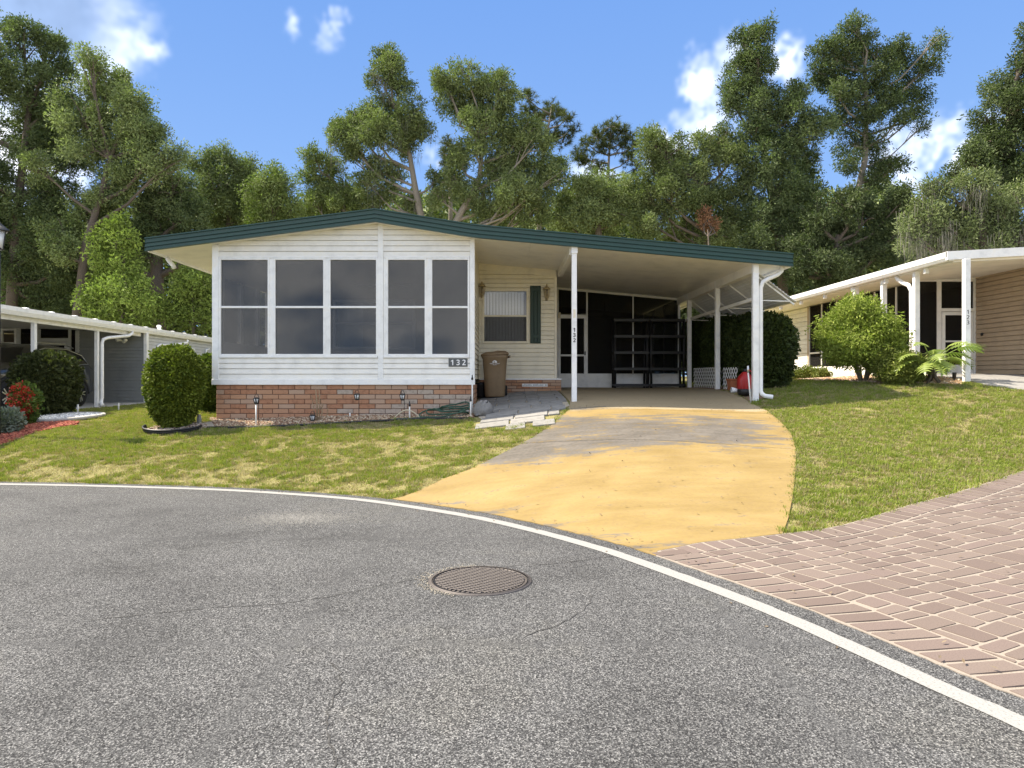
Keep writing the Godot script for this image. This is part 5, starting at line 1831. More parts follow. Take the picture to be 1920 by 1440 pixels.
func make_can_and_pot() -> void:
	var at := Vector3(4.856, 1.156, -14.3)
	at.y = land(at.x, -at.z) + 0.012
	var c := thing("fuel_can", "red plastic fuel can with faded top beside the carport post", "fuel can", at)
	var st := new_st(false)
	var rings := []
	for q in [[0.0, 0.135, 0.11], [0.02, 0.15, 0.12], [0.26, 0.15, 0.12], [0.32, 0.12, 0.10], [0.39, 0.06, 0.055], [0.41, 0.04, 0.04]]:
		var ring := []
		for k in 16:
			var a := TAU * (k + 0.5) / 16.0
			var v := Vector2(cos(a), sin(a))
			var n := pow(pow(absf(v.x), 4.0) + pow(absf(v.y), 4.0), -0.25)
			ring.append(at + Vector3(v.x * n * q[1], q[0], v.y * n * q[2]))
		rings.append(ring)
	skin(st, rings)
	part(c, "jug", done(st), M.red_plastic)
	st = new_st(false)
	tube(st, [at + Vector3(0.03, 0.38, 0), at + Vector3(0.09, 0.44, 0), at + Vector3(0.14, 0.40, 0), at + Vector3(0.14, 0.28, 0)], 0.018, 8)
	part(c, "handle", done(st), M.red_plastic)
	part(c, "cap", lathe([Vector2(0.045, 0.40), Vector2(0.045, 0.45), Vector2(0.03, 0.47), Vector2(0.0, 0.47)], 12), M.black_plastic, at)
	for k in 4:
		var rx: float = -0.1 + k * 0.065
		box(c, "rib", M.red_plastic, at + Vector3(rx, 0.05, 0.118), at + Vector3(rx + 0.02, 0.24, 0.127), 0.003)
	at = Vector3(4.771, 1.18, -14.7)
	at.y = land(at.x, -at.z) + 0.012
	var p := thing("terracotta_pot", "square terracotta planter box beside the red fuel can", "planter", at)
	part(p, "tub", prism(PackedVector2Array([Vector2(-0.10, 0.0), Vector2(0.10, 0.0), Vector2(0.125, 0.22), Vector2(-0.125, 0.22)]), -0.12, 0.12), M.terracotta, at)
	box(p, "rim", M.terracotta, at + Vector3(-0.14, 0.21, -0.135), at + Vector3(0.14, 0.25, 0.135), 0.008)
	at = Vector3(4.758, 1.081, -13.95)
	at.y = land(at.x, -at.z) + 0.012
	var t := thing("rubber_tub", "low black rubber tub lying in front of the red fuel can", "tub", at)
	part(t, "tub", lathe([Vector2(0.13, 0.0), Vector2(0.16, 0.02), Vector2(0.17, 0.10), Vector2(0.155, 0.12), Vector2(0.13, 0.10), Vector2(0.12, 0.03)], 18), M.black_plastic, at)
	var j := Vector3(4.641, 1.178, -14.3)
	j.y = land(j.x, -j.z) + 0.012
	var w := thing("white_cup", "small white cup lying on the soil before the terracotta planter", "cup", j)
	part(w, "cup", lathe([Vector2(0.0, 0.0), Vector2(0.045, 0.0), Vector2(0.055, 0.12), Vector2(0.05, 0.12), Vector2(0.04, 0.01)], 14), M.sign_white, Transform3D(Basis(Vector3(0, 0, 1), 1.4), j + Vector3(0.05, 0.05, 0)))
	var a := Vector3(4.627, 1.01, -13.3)
	a.y = land(a.x, -a.z)
	var b := Vector3(4.587, 1.661, -13.36)
	var o := thing("white_pole", "thin white pole with metal tip leaning on the carport post", "pole", a)
	st = new_st(false)
	tube(st, [a, a.lerp(b, 0.9)], 0.014, 8)
	part(o, "shaft", done(st), M.pvc)
	st = new_st(false)
	tube(st, [a.lerp(b, 0.9), b + Vector3(0, 0.06, 0)], 0.022, 8)
	part(o, "tip", done(st), M.steel)

func stake(called: String, label: String, cat: String, foot: Vector3, high: float, r: float, m: Material, group := "") -> Node3D:
	var o := thing(called, label, cat, foot, group)
	var st := new_st(false)
	tube(st, [foot - Vector3(0, 0.05, 0), foot + Vector3(0, high, 0)], r, 8)
	part(o, "pipe", done(st), m)
	return o

func make_bed_things() -> void:
	# sprinkler risers along the brick skirt
	var spots := [[Vector3(-4.544, 0.611, -13.007), 0.40, "white sprinkler riser with black tip beside the solar lantern at the house corner"], [Vector3(-1.755, 0.717, -13.195), 0.25, "short white sprinkler riser standing in the garden hose coil"], [Vector3(-2.918, 0.733, -13.441), 0.10, "stubby white pipe end sticking out of the bark against the brick skirt"], [Vector3(-0.613, 0.765, -13.053), 0.30, "white sprinkler riser with black collar by the coiled hose and grey rock"], [Vector3(-0.596, 0.799, -13.332), 0.66, "tall thin white sprinkler riser against the corner of the brick skirt"]]
	for q in spots:
		var o := stake("sprinkler_riser", q[2], "sprinkler", q[0], q[1], 0.014, M.pvc, "sprinkler risers along the skirt")
		if q[1] > 0.2:
			part(o, "nozzle", lathe([Vector2(0.02, 0.0), Vector2(0.022, 0.03), Vector2(0.012, 0.05), Vector2(0.008, 0.09), Vector2(0.0, 0.1)], 10), M.black_plastic, q[0] + Vector3(0, q[1], 0))
	# hanging solar lanterns on hooked stakes
	var lan := [[Vector3(-4.523, 0.625, -13.086), 0.50, "solar lantern on a hooked stake next to a riser at the house corner"], [Vector3(-2.697, 0.697, -13.196), 0.50, "solar lantern on a hooked stake in the middle of the bark bed"], [Vector3(-1.87, 0.73, -13.308), 0.46, "solar lantern on a hooked stake near the garden hose"], [Vector3(-3.512, 0.669, -13.167), 0.14, "low solar lantern tipped over beside the bare shrub stems"]]
	for q in lan:
		var p: Vector3 = q[0]
		var t := thing("solar_lantern", q[2], "garden lamp", p, "solar lanterns along the brick skirt")
		var st := new_st(false)
		tube(st, [p - Vector3(0, 0.04, 0), p + Vector3(0, q[1] * 0.7, 0), p + Vector3(0.01, q[1], 0), p + Vector3(-0.02, q[1] + 0.07, 0), p + Vector3(-0.06, q[1] + 0.06, 0.01), p + Vector3(-0.07, q[1] + 0.01, 0.02)], 0.006, 6)
		part(t, "hook", done(st), M.black_metal)
		var k := p + Vector3(-0.03, q[1] - 0.09, 0.03)
		part(t, "cap", lathe([Vector2(0.055, 0.075), Vector2(0.058, 0.085), Vector2(0.03, 0.1), Vector2(0.0, 0.105)], 10), M.black_metal, k)
		part(t, "glass", lathe([Vector2(0.026, 0.0), Vector2(0.046, 0.075)], 10), M.lamp_lens, k)
		var cage := new_st()
		for i in 5:
			var a := TAU * i / 5.0 + 0.3
			bar(cage, k + Vector3(cos(a) * 0.053, 0.08, sin(a) * 0.053), k + Vector3(cos(a) * 0.031, -0.02, sin(a) * 0.031), 0.012, 0.012, Vector3.RIGHT)
		part(t, "cage", done(cage), M.black_metal)
		part(t, "base", lathe([Vector2(0.0, -0.03), Vector2(0.032, -0.025), Vector2(0.034, 0.0), Vector2(0.0, 0.002)], 10), M.black_metal, k)
	# garden hose: dark green coils and a tan length in front of the bricks
	var h := thing("garden_hose", "tangled dark green garden hose lying in the bark bed", "hose", Vector3(-1.045, 0.754, -13.242))
	var st := new_st(false)
	var c := Vector3(-1.024, 0.754, -13.235)
	for ring in 4:
		var pts := []
		for k in 37:
			var a := TAU * k / 36.0
			var rad := 0.34 - 0.045 * ring
			var p := c + Vector3(cos(a) * rad * 1.35 + 0.07 * ring - 0.1, 0.0, sin(a) * rad * 0.42 - 0.04 * ring)
			p.y = land(p.x, -p.z) + 0.05 + 0.035 * ring + 0.05 * maxf(0.0, sin(a * 2.0 + ring)) + 0.05 * maxf(0.0, -sin(a))
			pts.append(p)
		tube(st, pts, 0.014, 6, false)
	var run := []
	for q in [Vector3(-0.644, 0.777, -13.183), Vector3(-0.935, 0.742, -13.095), Vector3(-1.28, 0.722, -13.102), Vector3(-1.583, 0.718, -13.168), Vector3(-1.826, 0.706, -13.134), Vector3(-2.023, 0.701, -13.136)]:
		run.append(q + Vector3(0, 0.035, 0))
	tube(st, run, 0.014, 6)
	part(h, "hose", done(st), M.hose_green)
	var h2 := thing("pale_hose", "pale tan hose arching over the bark beside the green hose", "hose", Vector3(-1.735, 0.717, -13.192))
	st = new_st(false)
	var arc := []
	for k in 15:
		var u := k / 14.0
		var p := (Vector3(-2.051, 0.708, -13.185) as Vector3).lerp(Vector3(-1.487, 0.727, -13.199), u)
		p.y = land(p.x, -p.z) + 0.03 + 0.15 * sin(PI * clampf(u * 1.15, 0, 1))
		arc.append(p)
	tube(st, arc, 0.013, 6)
	part(h2, "hose", done(st), M.hose_tan)
	var h3 := thing("white_pipe", "white plastic pipe lying along the foot of the brick skirt", "pipe", Vector3(-0.963, 0.791, -13.489))
	st = new_st(false)
	tube(st, [Vector3(-1.145, 0.781, -13.488) + Vector3(0, 0.08, 0), Vector3(-0.654, 0.801, -13.393) + Vector3(0, 0.07, 0)], 0.02, 8)
	part(h3, "pipe", done(st), M.pvc)
	# rock at the corner
	var rk := Vector3(-0.385, 0.799, -13.137)
	var r := thing("corner_rock", "lumpy grey rock at the corner of the brick skirt and the paving slabs", "rock", rk)
	var rst := new_st(false)
	var nz := FastNoiseLite.new()
	nz.frequency = 3.0
	nz.seed = 12
	var rings := []
	for i in 13:
		var v := PI * i / 12.0
		var ring := []
		for k in 20:
			var a := TAU * k / 20.0
			var n := Vector3(sin(v) * cos(a), cos(v), sin(v) * sin(a))
			ring.append(rk + Vector3(0, 0.10, 0) + n * Vector3(0.19, 0.17, 0.15) * (1.0 + 0.5 * nz.get_noise_3dv(n * 1.2)))
		rings.append(ring)
	skin(rst, rings, false)
	part(r, "rock", done(rst), M.rock)
	# black edging strips
	var ed := thing("bed_edging", "low black plastic edging strip along the front of the bark bed", "edging", Vector3(-3.356, 0.634, -12.946))
	st = new_st(false)
	var el := []
	for q in [Vector3(-5.388, 0.571, -12.875), Vector3(-4.871, 0.574, -12.838), Vector3(-4.109, 0.596, -12.869), Vector3(-3.35, 0.631, -12.926), Vector3(-2.592, 0.669, -13.018), Vector3(-2.016, 0.694, -13.09), Vector3(-1.431, 0.72, -13.138), Vector3(-0.627, 0.738, -12.844)]:
		el.append(q + Vector3(0, 0.025, 0.0))
	tube(st, el, 0.022, 6)
	part(ed, "strip", done(st), M.black_plastic)
	var er := thing("ring_edging", "coiled black plastic edging round the foot of the egg shaped shrub", "edging", Vector3(-5.958, 0.56, -12.894))
	st = new_st(false)
	for ring in 3:
		var pts := []
		for k in 25:
			var a := PI * 0.9 * k / 24.0 + 0.35
			var p := Vector3(-5.958, 0.56, -12.894) as Vector3 + Vector3(cos(a) * (0.53 + 0.015 * ring), 0.0, sin(a) * (0.43 + 0.01 * ring))
			p.y = land(p.x, -p.z) + 0.02 + 0.034 * ring
			pts.append(p)
		tube(st, pts, 0.02, 6)
	part(er, "strip", done(st), M.black_plastic)
	# stone block next to the shrub
	var bk := Vector3(-5.672, 0.618, -13.198)
	var bo := thing("stone_block", "small weathered stone block standing beside the egg shaped shrub", "stone", bk)
	part(bo, "block", chip_mesh(Vector3(0.11, 0.24, 0.1), 8), M.rock, bk + Vector3(0, 0.10, 0))
	# bare shrub stems against the bricks
	var tw := Vector3(-3.441, 0.677, -13.199)
	var s := thing("bare_shrub", "bare brown shrub stems against the brick skirt", "shrub", tw)
	st = new_st(false)
	for q in [[-0.03, 0.0, 0.62, 0.016], [0.02, 0.10, 0.35, 0.012], [0.05, 0.22, 0.24, 0.009], [-0.05, -0.10, 0.5, 0.009], [0.0, 0.05, 0.66, 0.01]]:
		var a: Vector3 = tw + Vector3(q[0], -0.02, 0)
		var b: Vector3 = tw + Vector3(q[0] + q[1] * 0.5, q[2] * 0.55, 0.02)
		var e: Vector3 = tw + Vector3(q[0] + q[1] * 0.6 - 0.03, q[2], 0.0)
		tube(st, [a, b, e], [q[3], q[3] * 0.8, q[3] * 0.4], 6)
		for k in 3:
			var base := b.lerp(e, 0.25 * k)
			tube(st, [base, base + Vector3(rng.randf_range(-0.08, 0.08), rng.randf_range(0.05, 0.13), rng.randf_range(-0.03, 0.04))], [q[3] * 0.5, 0.002], 4)
	part(s, "stems", done(st), M.dry_twig)
	# markers by the pebble bed
	for q in [[Vector3(-9.281, 0.675, -15.46), 0.24, "white marker stake in the white pebble bed"], [Vector3(-9.126, 0.704, -16.812), 0.20, "white marker stake in the grass edge by the grey carport"]]:
		stake("marker_stake", q[2], "stake", q[0], q[1], 0.018, M.pvc, "marker stakes")

func make_lamps() -> void:
	# post lamp of the neighbour at the street
	var at := Vector3(-9.075, 0.0, -12.75)
	at.y = land(at.x, -at.z)
	var o := thing("lamp_post", "black garden lamp post with four sided lantern at the red mulch bed", "lamp post", at)
	var st := new_st(false)
	tube(st, [at - Vector3(0, 0.1, 0), at + Vector3(0, 3.35, 0)], 0.028, 10)
	part(o, "post", done(st), M.black_metal)
	var k := at + Vector3(0, 3.38, 0)
	part(o, "lantern_glass", lathe([Vector2(0.07, 0.0), Vector2(0.12, 0.32)], 4), M.lamp_lens, k)
	part(o, "lantern_roof", lathe([Vector2(0.20, 0.32), Vector2(0.20, 0.335), Vector2(0.05, 0.45), Vector2(0.02, 0.5), Vector2(0.0, 0.52)], 4), M.black_metal, k)
	st = new_st()
	for i in 4:
		var a := TAU * i / 4.0
		bar(st, k + Vector3(cos(a) * 0.075, -0.02, sin(a) * 0.075), k + Vector3(cos(a) * 0.125, 0.33, sin(a) * 0.125), 0.014, 0.014, Vector3.RIGHT)
	add_cbox(st, Transform3D(Basis(), k), Vector3(0.12, 0.03, 0.12), 0.004)
	part(o, "lantern_frame", done(st), M.black_metal)
	# small black spot lamp in front of the neighbour's porch
	var p := Vector3(8.687, 1.438, -13.7)
	p.y = land(p.x, -p.z)
	var s := thing("spot_lamp", "small black garden spot lamp on the bark before the white porch post", "garden lamp", p)
	st = new_st(false)
	tube(st, [p, p + Vector3(0, 0.06, 0)], 0.012, 6)
	tube(st, [p + Vector3(0, 0.06, 0), p + Vector3(0, 0.17, 0.01), p + Vector3(0, 0.18, 0.01)], [0.03, 0.04, 0.036], 10)
	part(s, "head", done(st), M.black_plastic)

# ---------------------------------------------------------------- shrubs
func spray(leaves: int, length: float, wide: float, radius: float, seed_: int) -> ArrayMesh:
	# a handful of folded leaves round a point; y is outwards
	var r := RandomNumberGenerator.new()
	r.seed = seed_
	var st := new_st()
	for k in leaves:
		var p := Vector3(r.randfn(), r.randfn() * 0.7, r.randfn()).limit_length(1.6) * radius * 0.6
		var d := (p.normalized() + Vector3(r.randfn(), r.randfn() + 0.5, r.randfn()) * 0.6).normalized()
		var side := d.cross(Vector3(r.randfn(), r.randfn(), r.randfn())).normalized()
		var up := side.cross(d)
		var l := length * r.randf_range(0.7, 1.2)
		var w := wide * r.randf_range(0.8, 1.15) * 0.5
		var tip := p + d * l - up * l * 0.15
		var a := p + d * l * 0.45 + side * w + up * w * 0.35
		var b := p + d * l * 0.45 - side * w + up * w * 0.35
		face(st, [p, a, tip], up)
		face(st, [p, tip, b], up)
	return done(st)

func get_spray(kind: String) -> ArrayMesh:
	if not leaf_meshes.has(kind):
		match kind:
			"box": leaf_meshes[kind] = spray(8, 0.052, 0.036, 0.06, 1)
			"coarse": leaf_meshes[kind] = spray(8, 0.085, 0.046, 0.10, 2)
			"glossy": leaf_meshes[kind] = spray(8, 0.085, 0.045, 0.10, 3)
			"oak": leaf_meshes[kind] = spray(12, 0.135, 0.058, 0.25, 4)
			"oak_fine": leaf_meshes[kind] = spray(13, 0.12, 0.05, 0.25, 5)
			"lime": leaf_meshes[kind] = spray(11, 0.15, 0.07, 0.24, 6)
			"mass": leaf_meshes[kind] = spray(14, 0.30, 0.15, 0.5, 7)
			"bush": leaf_meshes[kind] = spray(10, 0.075, 0.026, 0.09, 8)
			"flower": leaf_meshes[kind] = spray(9, 0.045, 0.032, 0.05, 9)
			"needles": leaf_meshes[kind] = needles()
	return leaf_meshes[kind]

func needles() -> ArrayMesh:
	var r := RandomNumberGenerator.new()
	r.seed = 3
	var st := new_st()
	for k in 34:
		var d := Vector3(r.randfn(), absf(r.randfn()) * 0.8 + 0.25, r.randfn()).normalized()
		var side := d.cross(Vector3(r.randfn(), r.randfn(), r.randfn())).normalized() * 0.012
		var p := Vector3(0, r.randf_range(-0.1, 0.1), 0)
		face(st, [p - side, p + side, p + d * r.randf_range(0.2, 0.34)], Vector3(0, 0, 1))
	return done(st)

func facing(n: Vector3, twist: float, size: float) -> Basis:
	var x := n.cross(Vector3(0.31, 0.2, 0.93)).normalized()
	return (Basis(x, n, x.cross(n)) * Basis(Vector3.UP, twist)).scaled(Vector3.ONE * size)

func shrub_round(parent: Node3D, called: String, mid: Vector3, rad: Vector3, count: int, kind: String, a: Color, b: Color, taper := 0.0, rough := 0.06, power := 2.0, hollow := 0.86, core := true) -> void:
	var nz := FastNoiseLite.new()
	nz.seed = int(absf(mid.x * 100.0)) + 3
	nz.frequency = 1.6
	nz.fractal_octaves = 3
	var xfs := []
	var cols := []
	var size := func(n: Vector3) -> Vector3:
		var q := pow(pow(absf(n.x), power) + pow(absf(n.y), power) + pow(absf(n.z), power), -1.0 / power)
		var v := n * q * (1.0 + rough * 2.0 * nz.get_noise_3dv(n * 1.5))
		var t := 1.0 - taper * clampf(-v.y * 0.5 + 0.15, 0.0, 1.0)
		return Vector3(v.x * rad.x * t, v.y * rad.y, v.z * rad.z * t)
	for k in count:
		var n := Vector3(rng.randfn(), rng.randfn(), rng.randfn()).normalized()
		var v: Vector3 = size.call(n)
		var depth := 1.0 - absf(rng.randfn()) * (1.0 - hollow) * 0.5
		if core and k % 4 == 0:
			depth = rng.randf_range(0.45, 0.9)
		var out := (n / rad).normalized()
		xfs.append(Transform3D(facing((out + Vector3(rng.randfn(), rng.randfn(), rng.randfn()) * 0.25).normalized(), rng.randf() * TAU, rng.randf_range(0.75, 1.25)), mid + v * depth))
		var t := clampf(rng.randf() * 0.7 + 0.35 * (nz.get_noise_3dv(n * 4.0) + 0.4), 0.0, 1.0)
		cols.append(a.lerp(b, t) * rng.randf_range(0.8, 1.2))
	bake(parent, called, get_spray(kind), M.leaf, xfs, cols)
	if core:
		# forked branches that carry the clipped shell
		var st := new_st(false)
		var foot := mid - Vector3(0, rad.y * 0.95, 0)
		for k in 60:
			var e := mid + (size.call(Vector3(rng.randfn(), rng.randfn() + 0.3, rng.randfn()).normalized()) as Vector3) * 0.92
			var j := foot.lerp(mid, 0.35 + 0.4 * rng.randf())
			tube(st, [foot, j, j.lerp(e, 0.5) + Vector3(0, 0.03, 0), e], [0.016, 0.013, 0.008, 0.003], 4, false)
		part(parent, "branches", done(st), M.bark)

func stems(parent: Node3D, foot: Vector3, top: Vector3, n: int, spread: float, r: float, m: Material) -> void:
	var st := new_st(false)
	for k in n:
		var a := TAU * k / n + rng.randf()
		var o := Vector3(cos(a), 0, sin(a))
		var e := top + o * spread * rng.randf_range(0.5, 1.0) + Vector3(0, rng.randf_range(-0.1, 0.2), 0)
		var mid := foot.lerp(e, 0.45) + o * spread * 0.15
		tube(st, [foot + o * 0.03 - Vector3(0, 0.05, 0), mid, e], [r, r * 0.75, r * 0.35], 6)
	part(parent, "stems", done(st), m)

func make_plants() -> void:
	var g := Vector3(-6.041, 0.58, -13.031)
	var o := thing("clipped_shrub", "egg shaped clipped green shrub standing alone in a ring of black edging", "shrub", g)
	shrub_round(o, "foliage", Vector3(g.x, 1.314, g.z), Vector3(0.50, 0.755, 0.50), 6200, "box", Color(0.050, 0.082, 0.012), Color(0.25, 0.29, 0.04), 0.42, 0.06, 2.4, 0.86)
	stems(o, g, g + Vector3(0, 0.3, 0), 4, 0.1, 0.03, M.bark)
	g = Vector3(-6.16, land(-6.16, 15.0), -15.0)
	o = thing("clipped_shrub", "clipped green shrub tucked behind the white corner of the sun room", "shrub", g)
	shrub_round(o, "foliage", g + Vector3(0, 0.62, 0), Vector3(0.40, 0.60, 0.45), 3400, "box", Color(0.050, 0.085, 0.015), Color(0.17, 0.225, 0.04), 0.3, 0.05, 2.3, 0.9)
	stems(o, g, g + Vector3(0, 0.3, 0), 4, 0.1, 0.03, M.bark)
	g = Vector3(-9.916, 0.0, -15.4)
	g.y = land(g.x, 15.4)
	o = thing("dark_shrub", "dark rounded shrub growing out of the white pebble bed", "shrub", g)
	shrub_round(o, "foliage", Vector3(g.x, 1.338, g.z), Vector3(0.53, 0.63, 0.54), 4000, "coarse", Color(0.028, 0.036, 0.012), Color(0.10, 0.115, 0.038), 0.3, 0.06, 3.0, 0.88)
	stems(o, g, g + Vector3(0, 0.3, 0), 5, 0.2, 0.03, M.bark)
	# red flowering plant and a grey leaved one
	g = Vector3(-9.44, 0.566, -13.961)
	o = thing("flowering_shrub", "leafy plant with scarlet flowers in the red mulch bed", "shrub", g)
	shrub_round(o, "foliage", g + Vector3(0.02, 0.40, 0), Vector3(0.19, 0.38, 0.19), 330, "coarse", Color(0.06, 0.11, 0.02), Color(0.16, 0.22, 0.05), 0.2, 0.2, 2.0, 0.4, false)
	shrub_round(o, "flowers", g + Vector3(-0.02, 0.44, 0.04), Vector3(0.22, 0.34, 0.22), 260, "flower", Color(0.60, 0.025, 0.022), Color(0.80, 0.15, 0.12), 0.0, 0.25, 2.0, 0.5, false)
	stems(o, g, g + Vector3(0, 0.6, 0), 8, 0.22, 0.009, M.dry_twig)
	g = Vector3(-9.194, 0.475, -13.115)
	o = thing("silver_plant", "low silver leaved plant beside the scarlet flowers", "plant", g)
	shrub_round(o, "foliage", g + Vector3(0, 0.2, 0), Vector3(0.19, 0.17, 0.19), 420, "coarse", Color(0.14, 0.17, 0.12), Color(0.30, 0.33, 0.27), 0.0, 0.2, 2.0, 0.5, false)
	stems(o, g, g + Vector3(0, 0.2, 0), 6, 0.15, 0.008, M.dry_twig)
	# dark hedge beside the carport
	var dk := Color(0.022, 0.036, 0.011)
	var dl := Color(0.085, 0.115, 0.032)
	for q in [[1440, 14.7, 664, 0.45, 0.74, 0.55, "dark clipped hedge lobe with a tapered foot beside the downspout"], [1413, 15.7, 662, 0.52, 0.78, 0.60, "dark hedge lobe behind the red fuel can"], [1365, 17.4, 660, 0.52, 0.80, 0.75, "dark hedge lobe behind the slanted lattice panel"], [1320, 19.6, 655, 0.52, 0.84, 1.0, "dark hedge lobe behind the lattice panel between the posts"]]:
		var x: float = (q[0] - 945.0) * q[1] / 1331.0
		g = Vector3(x, land(x, q[1]), -q[1])
		o = thing("hedge", q[6], "hedge", g, "hedge beside the carport")
		var mid := Vector3(x, 1.5 - (q[2] - 708.0) * q[1] / 1331.0, -q[1])
		shrub_round(o, "foliage", mid, Vector3(q[3], q[4], q[5]), 3900, "coarse", dk, dl, 0.45, 0.05, 2.8, 0.88)
		stems(o, g, g + Vector3(0, 0.35, 0), 4, 0.15, 0.035, M.bark)
	# shrubs in front of the tan home
	g = Vector3(7.332, 0, -14.5)
	g.y = land(g.x, 14.5)
	o = thing("lime_shrub", "large airy lime green shrub in front of the dark porch screens", "shrub", g)
	for q in [[1612, 590, 46, 44], [1580, 625, 44, 40], [1645, 625, 44, 46], [1600, 655, 58, 40], [1652, 660, 34, 34], [1570, 655, 32, 30], [1625, 615, 50, 50]]:
		var k := 14.5 / 1331.0
		shrub_round(o, "foliage", Vector3((q[0] - 945.0) * k, 1.5 - (q[1] - 708.0) * k, -14.5 + rng.randf_range(-0.2, 0.25)), Vector3(q[2], q[3], q[2]) * k * 0.92, 640, "bush", Color(0.14, 0.195, 0.028), Color(0.35, 0.41, 0.08), 0.0, 0.25, 2.0, 0.35, false)
	stems(o, g, g + Vector3(0, 0.75, 0), 9, 0.4, 0.022, M.pale_bark)
	for q in [[1655, 677, 24, 26, 14.1, "yellowish small shrub at the foot of the lime green shrub", 500], [1700, 690, 34, 26, 13.8, "low yellowish green shrub between the lime shrub and the philodendron", 700], [1675, 700, 26, 16, 13.9, "low olive plant at the edge of the orange bark", 350], [1465, 697, 14, 16, 17.5, "thin young shrub against the white boards next to the hedge", 170], [1492, 704, 11, 9, 18.5, "small green plant against the white boards", 110], [1514, 701, 14, 12, 18.5, "small yellow green plant at the porch corner", 140], [1541, 703, 13, 11, 17.5, "small leafy plant before the porch kick wall", 130]]:
		var k: float = q[4] / 1331.0
		var x: float = (q[0] - 945.0) * k
		g = Vector3(x, land(x, q[4]), -q[4])
		o = thing("small_shrub", q[5], "shrub", g)
		var mid := Vector3(x, maxf(1.5 - (q[1] - 708.0) * k, g.y + q[3] * k * 0.75), -q[4])
		shrub_round(o, "foliage", mid, Vector3(q[2], q[3], q[2]) * k, q[6], "bush", Color(0.10, 0.13, 0.025), Color(0.26, 0.29, 0.07), 0.0, 0.25, 2.0, 0.4, false)
		stems(o, g, mid, 6, q[2] * k * 0.6, 0.01, M.dry_twig)
	make_philodendron()

func lobed_leaf(seed_: int) -> ArrayMesh:
	# a long leaf cut into finger lobes, base at the origin, along +z, drooping
	var r := RandomNumberGenerator.new()
	r.seed = seed_
	var st := new_st()
	var rib := func(t: float) -> Vector3: return Vector3(0, 0.10 * sin(t * 2.2) - 0.16 * t * t, t * 0.56)
	for k in 9:
		var t := k / 9.0
		var a: Vector3 = rib.call(t)
		var b: Vector3 = rib.call(t + 0.105)
		face(st, [a + Vector3(0.022, 0, 0), a - Vector3(0.022, 0, 0), b], Vector3.UP)
		for s in [-1.0, 1.0]:
			var l := 0.24 * sin(PI * (0.25 + 0.62 * t)) * r.randf_range(0.85, 1.15)
			var tip := a.lerp(b, 0.6) + Vector3(s * l, -0.25 * l, l * (0.2 + 0.5 * t))
			var mid := a.lerp(tip, 0.55)
			var wide := Vector3(0, 0, 0.030)
			face(st, [a, mid - wide + Vector3(0, 0.012, 0), mid + wide, b], Vector3.UP)
			face(st, [mid - wide + Vector3(0, 0.012, 0), tip - wide * 0.25, tip + wide * 0.35, mid + wide], Vector3.UP)
	face(st, [rib.call(0.97) + Vector3(0.04, 0, 0), rib.call(0.97) - Vector3(0.04, 0, 0), rib.call(1.15)], Vector3.UP)
	return done(st)

func make_philodendron() -> void:
	var g := Vector3(8.265, 0, -13.7)
	g.y = land(g.x, 13.7)
	var o := thing("philodendron", "split leaf philodendron with deeply lobed bright leaves beside the porch post", "plant", g)
	var meshes := [lobed_leaf(1), lobed_leaf(2), lobed_leaf(3)]
	var st := new_st(false)
	for k in 5:
		var a := TAU * k / 5.0
		tube(st, [g + Vector3(cos(a) * 0.2, -0.03, sin(a) * 0.16), g + Vector3(cos(a) * 0.06, 0.12, sin(a) * 0.05), g + Vector3(cos(a) * 0.02, 0.32, sin(a) * 0.02)], [0.02, 0.03, 0.03], 6)
	part(o, "trunk", done(st), M.bark)
	var crown := g + Vector3(0, 0.26, 0)
	for k in 26:
		var yaw := TAU * k * 0.382 + rng.randf_range(-0.2, 0.2)
		var lift := rng.randf_range(0.15, 0.75)
		var out := Vector3(sin(yaw), 0, cos(yaw))
		var end := crown + out * rng.randf_range(0.22, 0.42) + Vector3(0, lift * 0.62, 0)
		var ps := new_st(false)
		tube(ps, [crown, crown.lerp(end, 0.5) + Vector3(0, 0.08, 0), end], [0.013, 0.011, 0.008], 5)
		part(o, "stalk", done(ps), M.broad_leaf)
		var b := Basis(Vector3.UP, yaw) * Basis(Vector3.RIGHT, 0.55 - lift * 0.9) * Basis(Vector3(0, 0, 1), rng.randf_range(-0.4, 0.4))
		part(o, "leaf", meshes[k % 3], M.broad_leaf, Transform3D(b.scaled(Vector3.ONE * rng.randf_range(0.6, 0.9)), end))

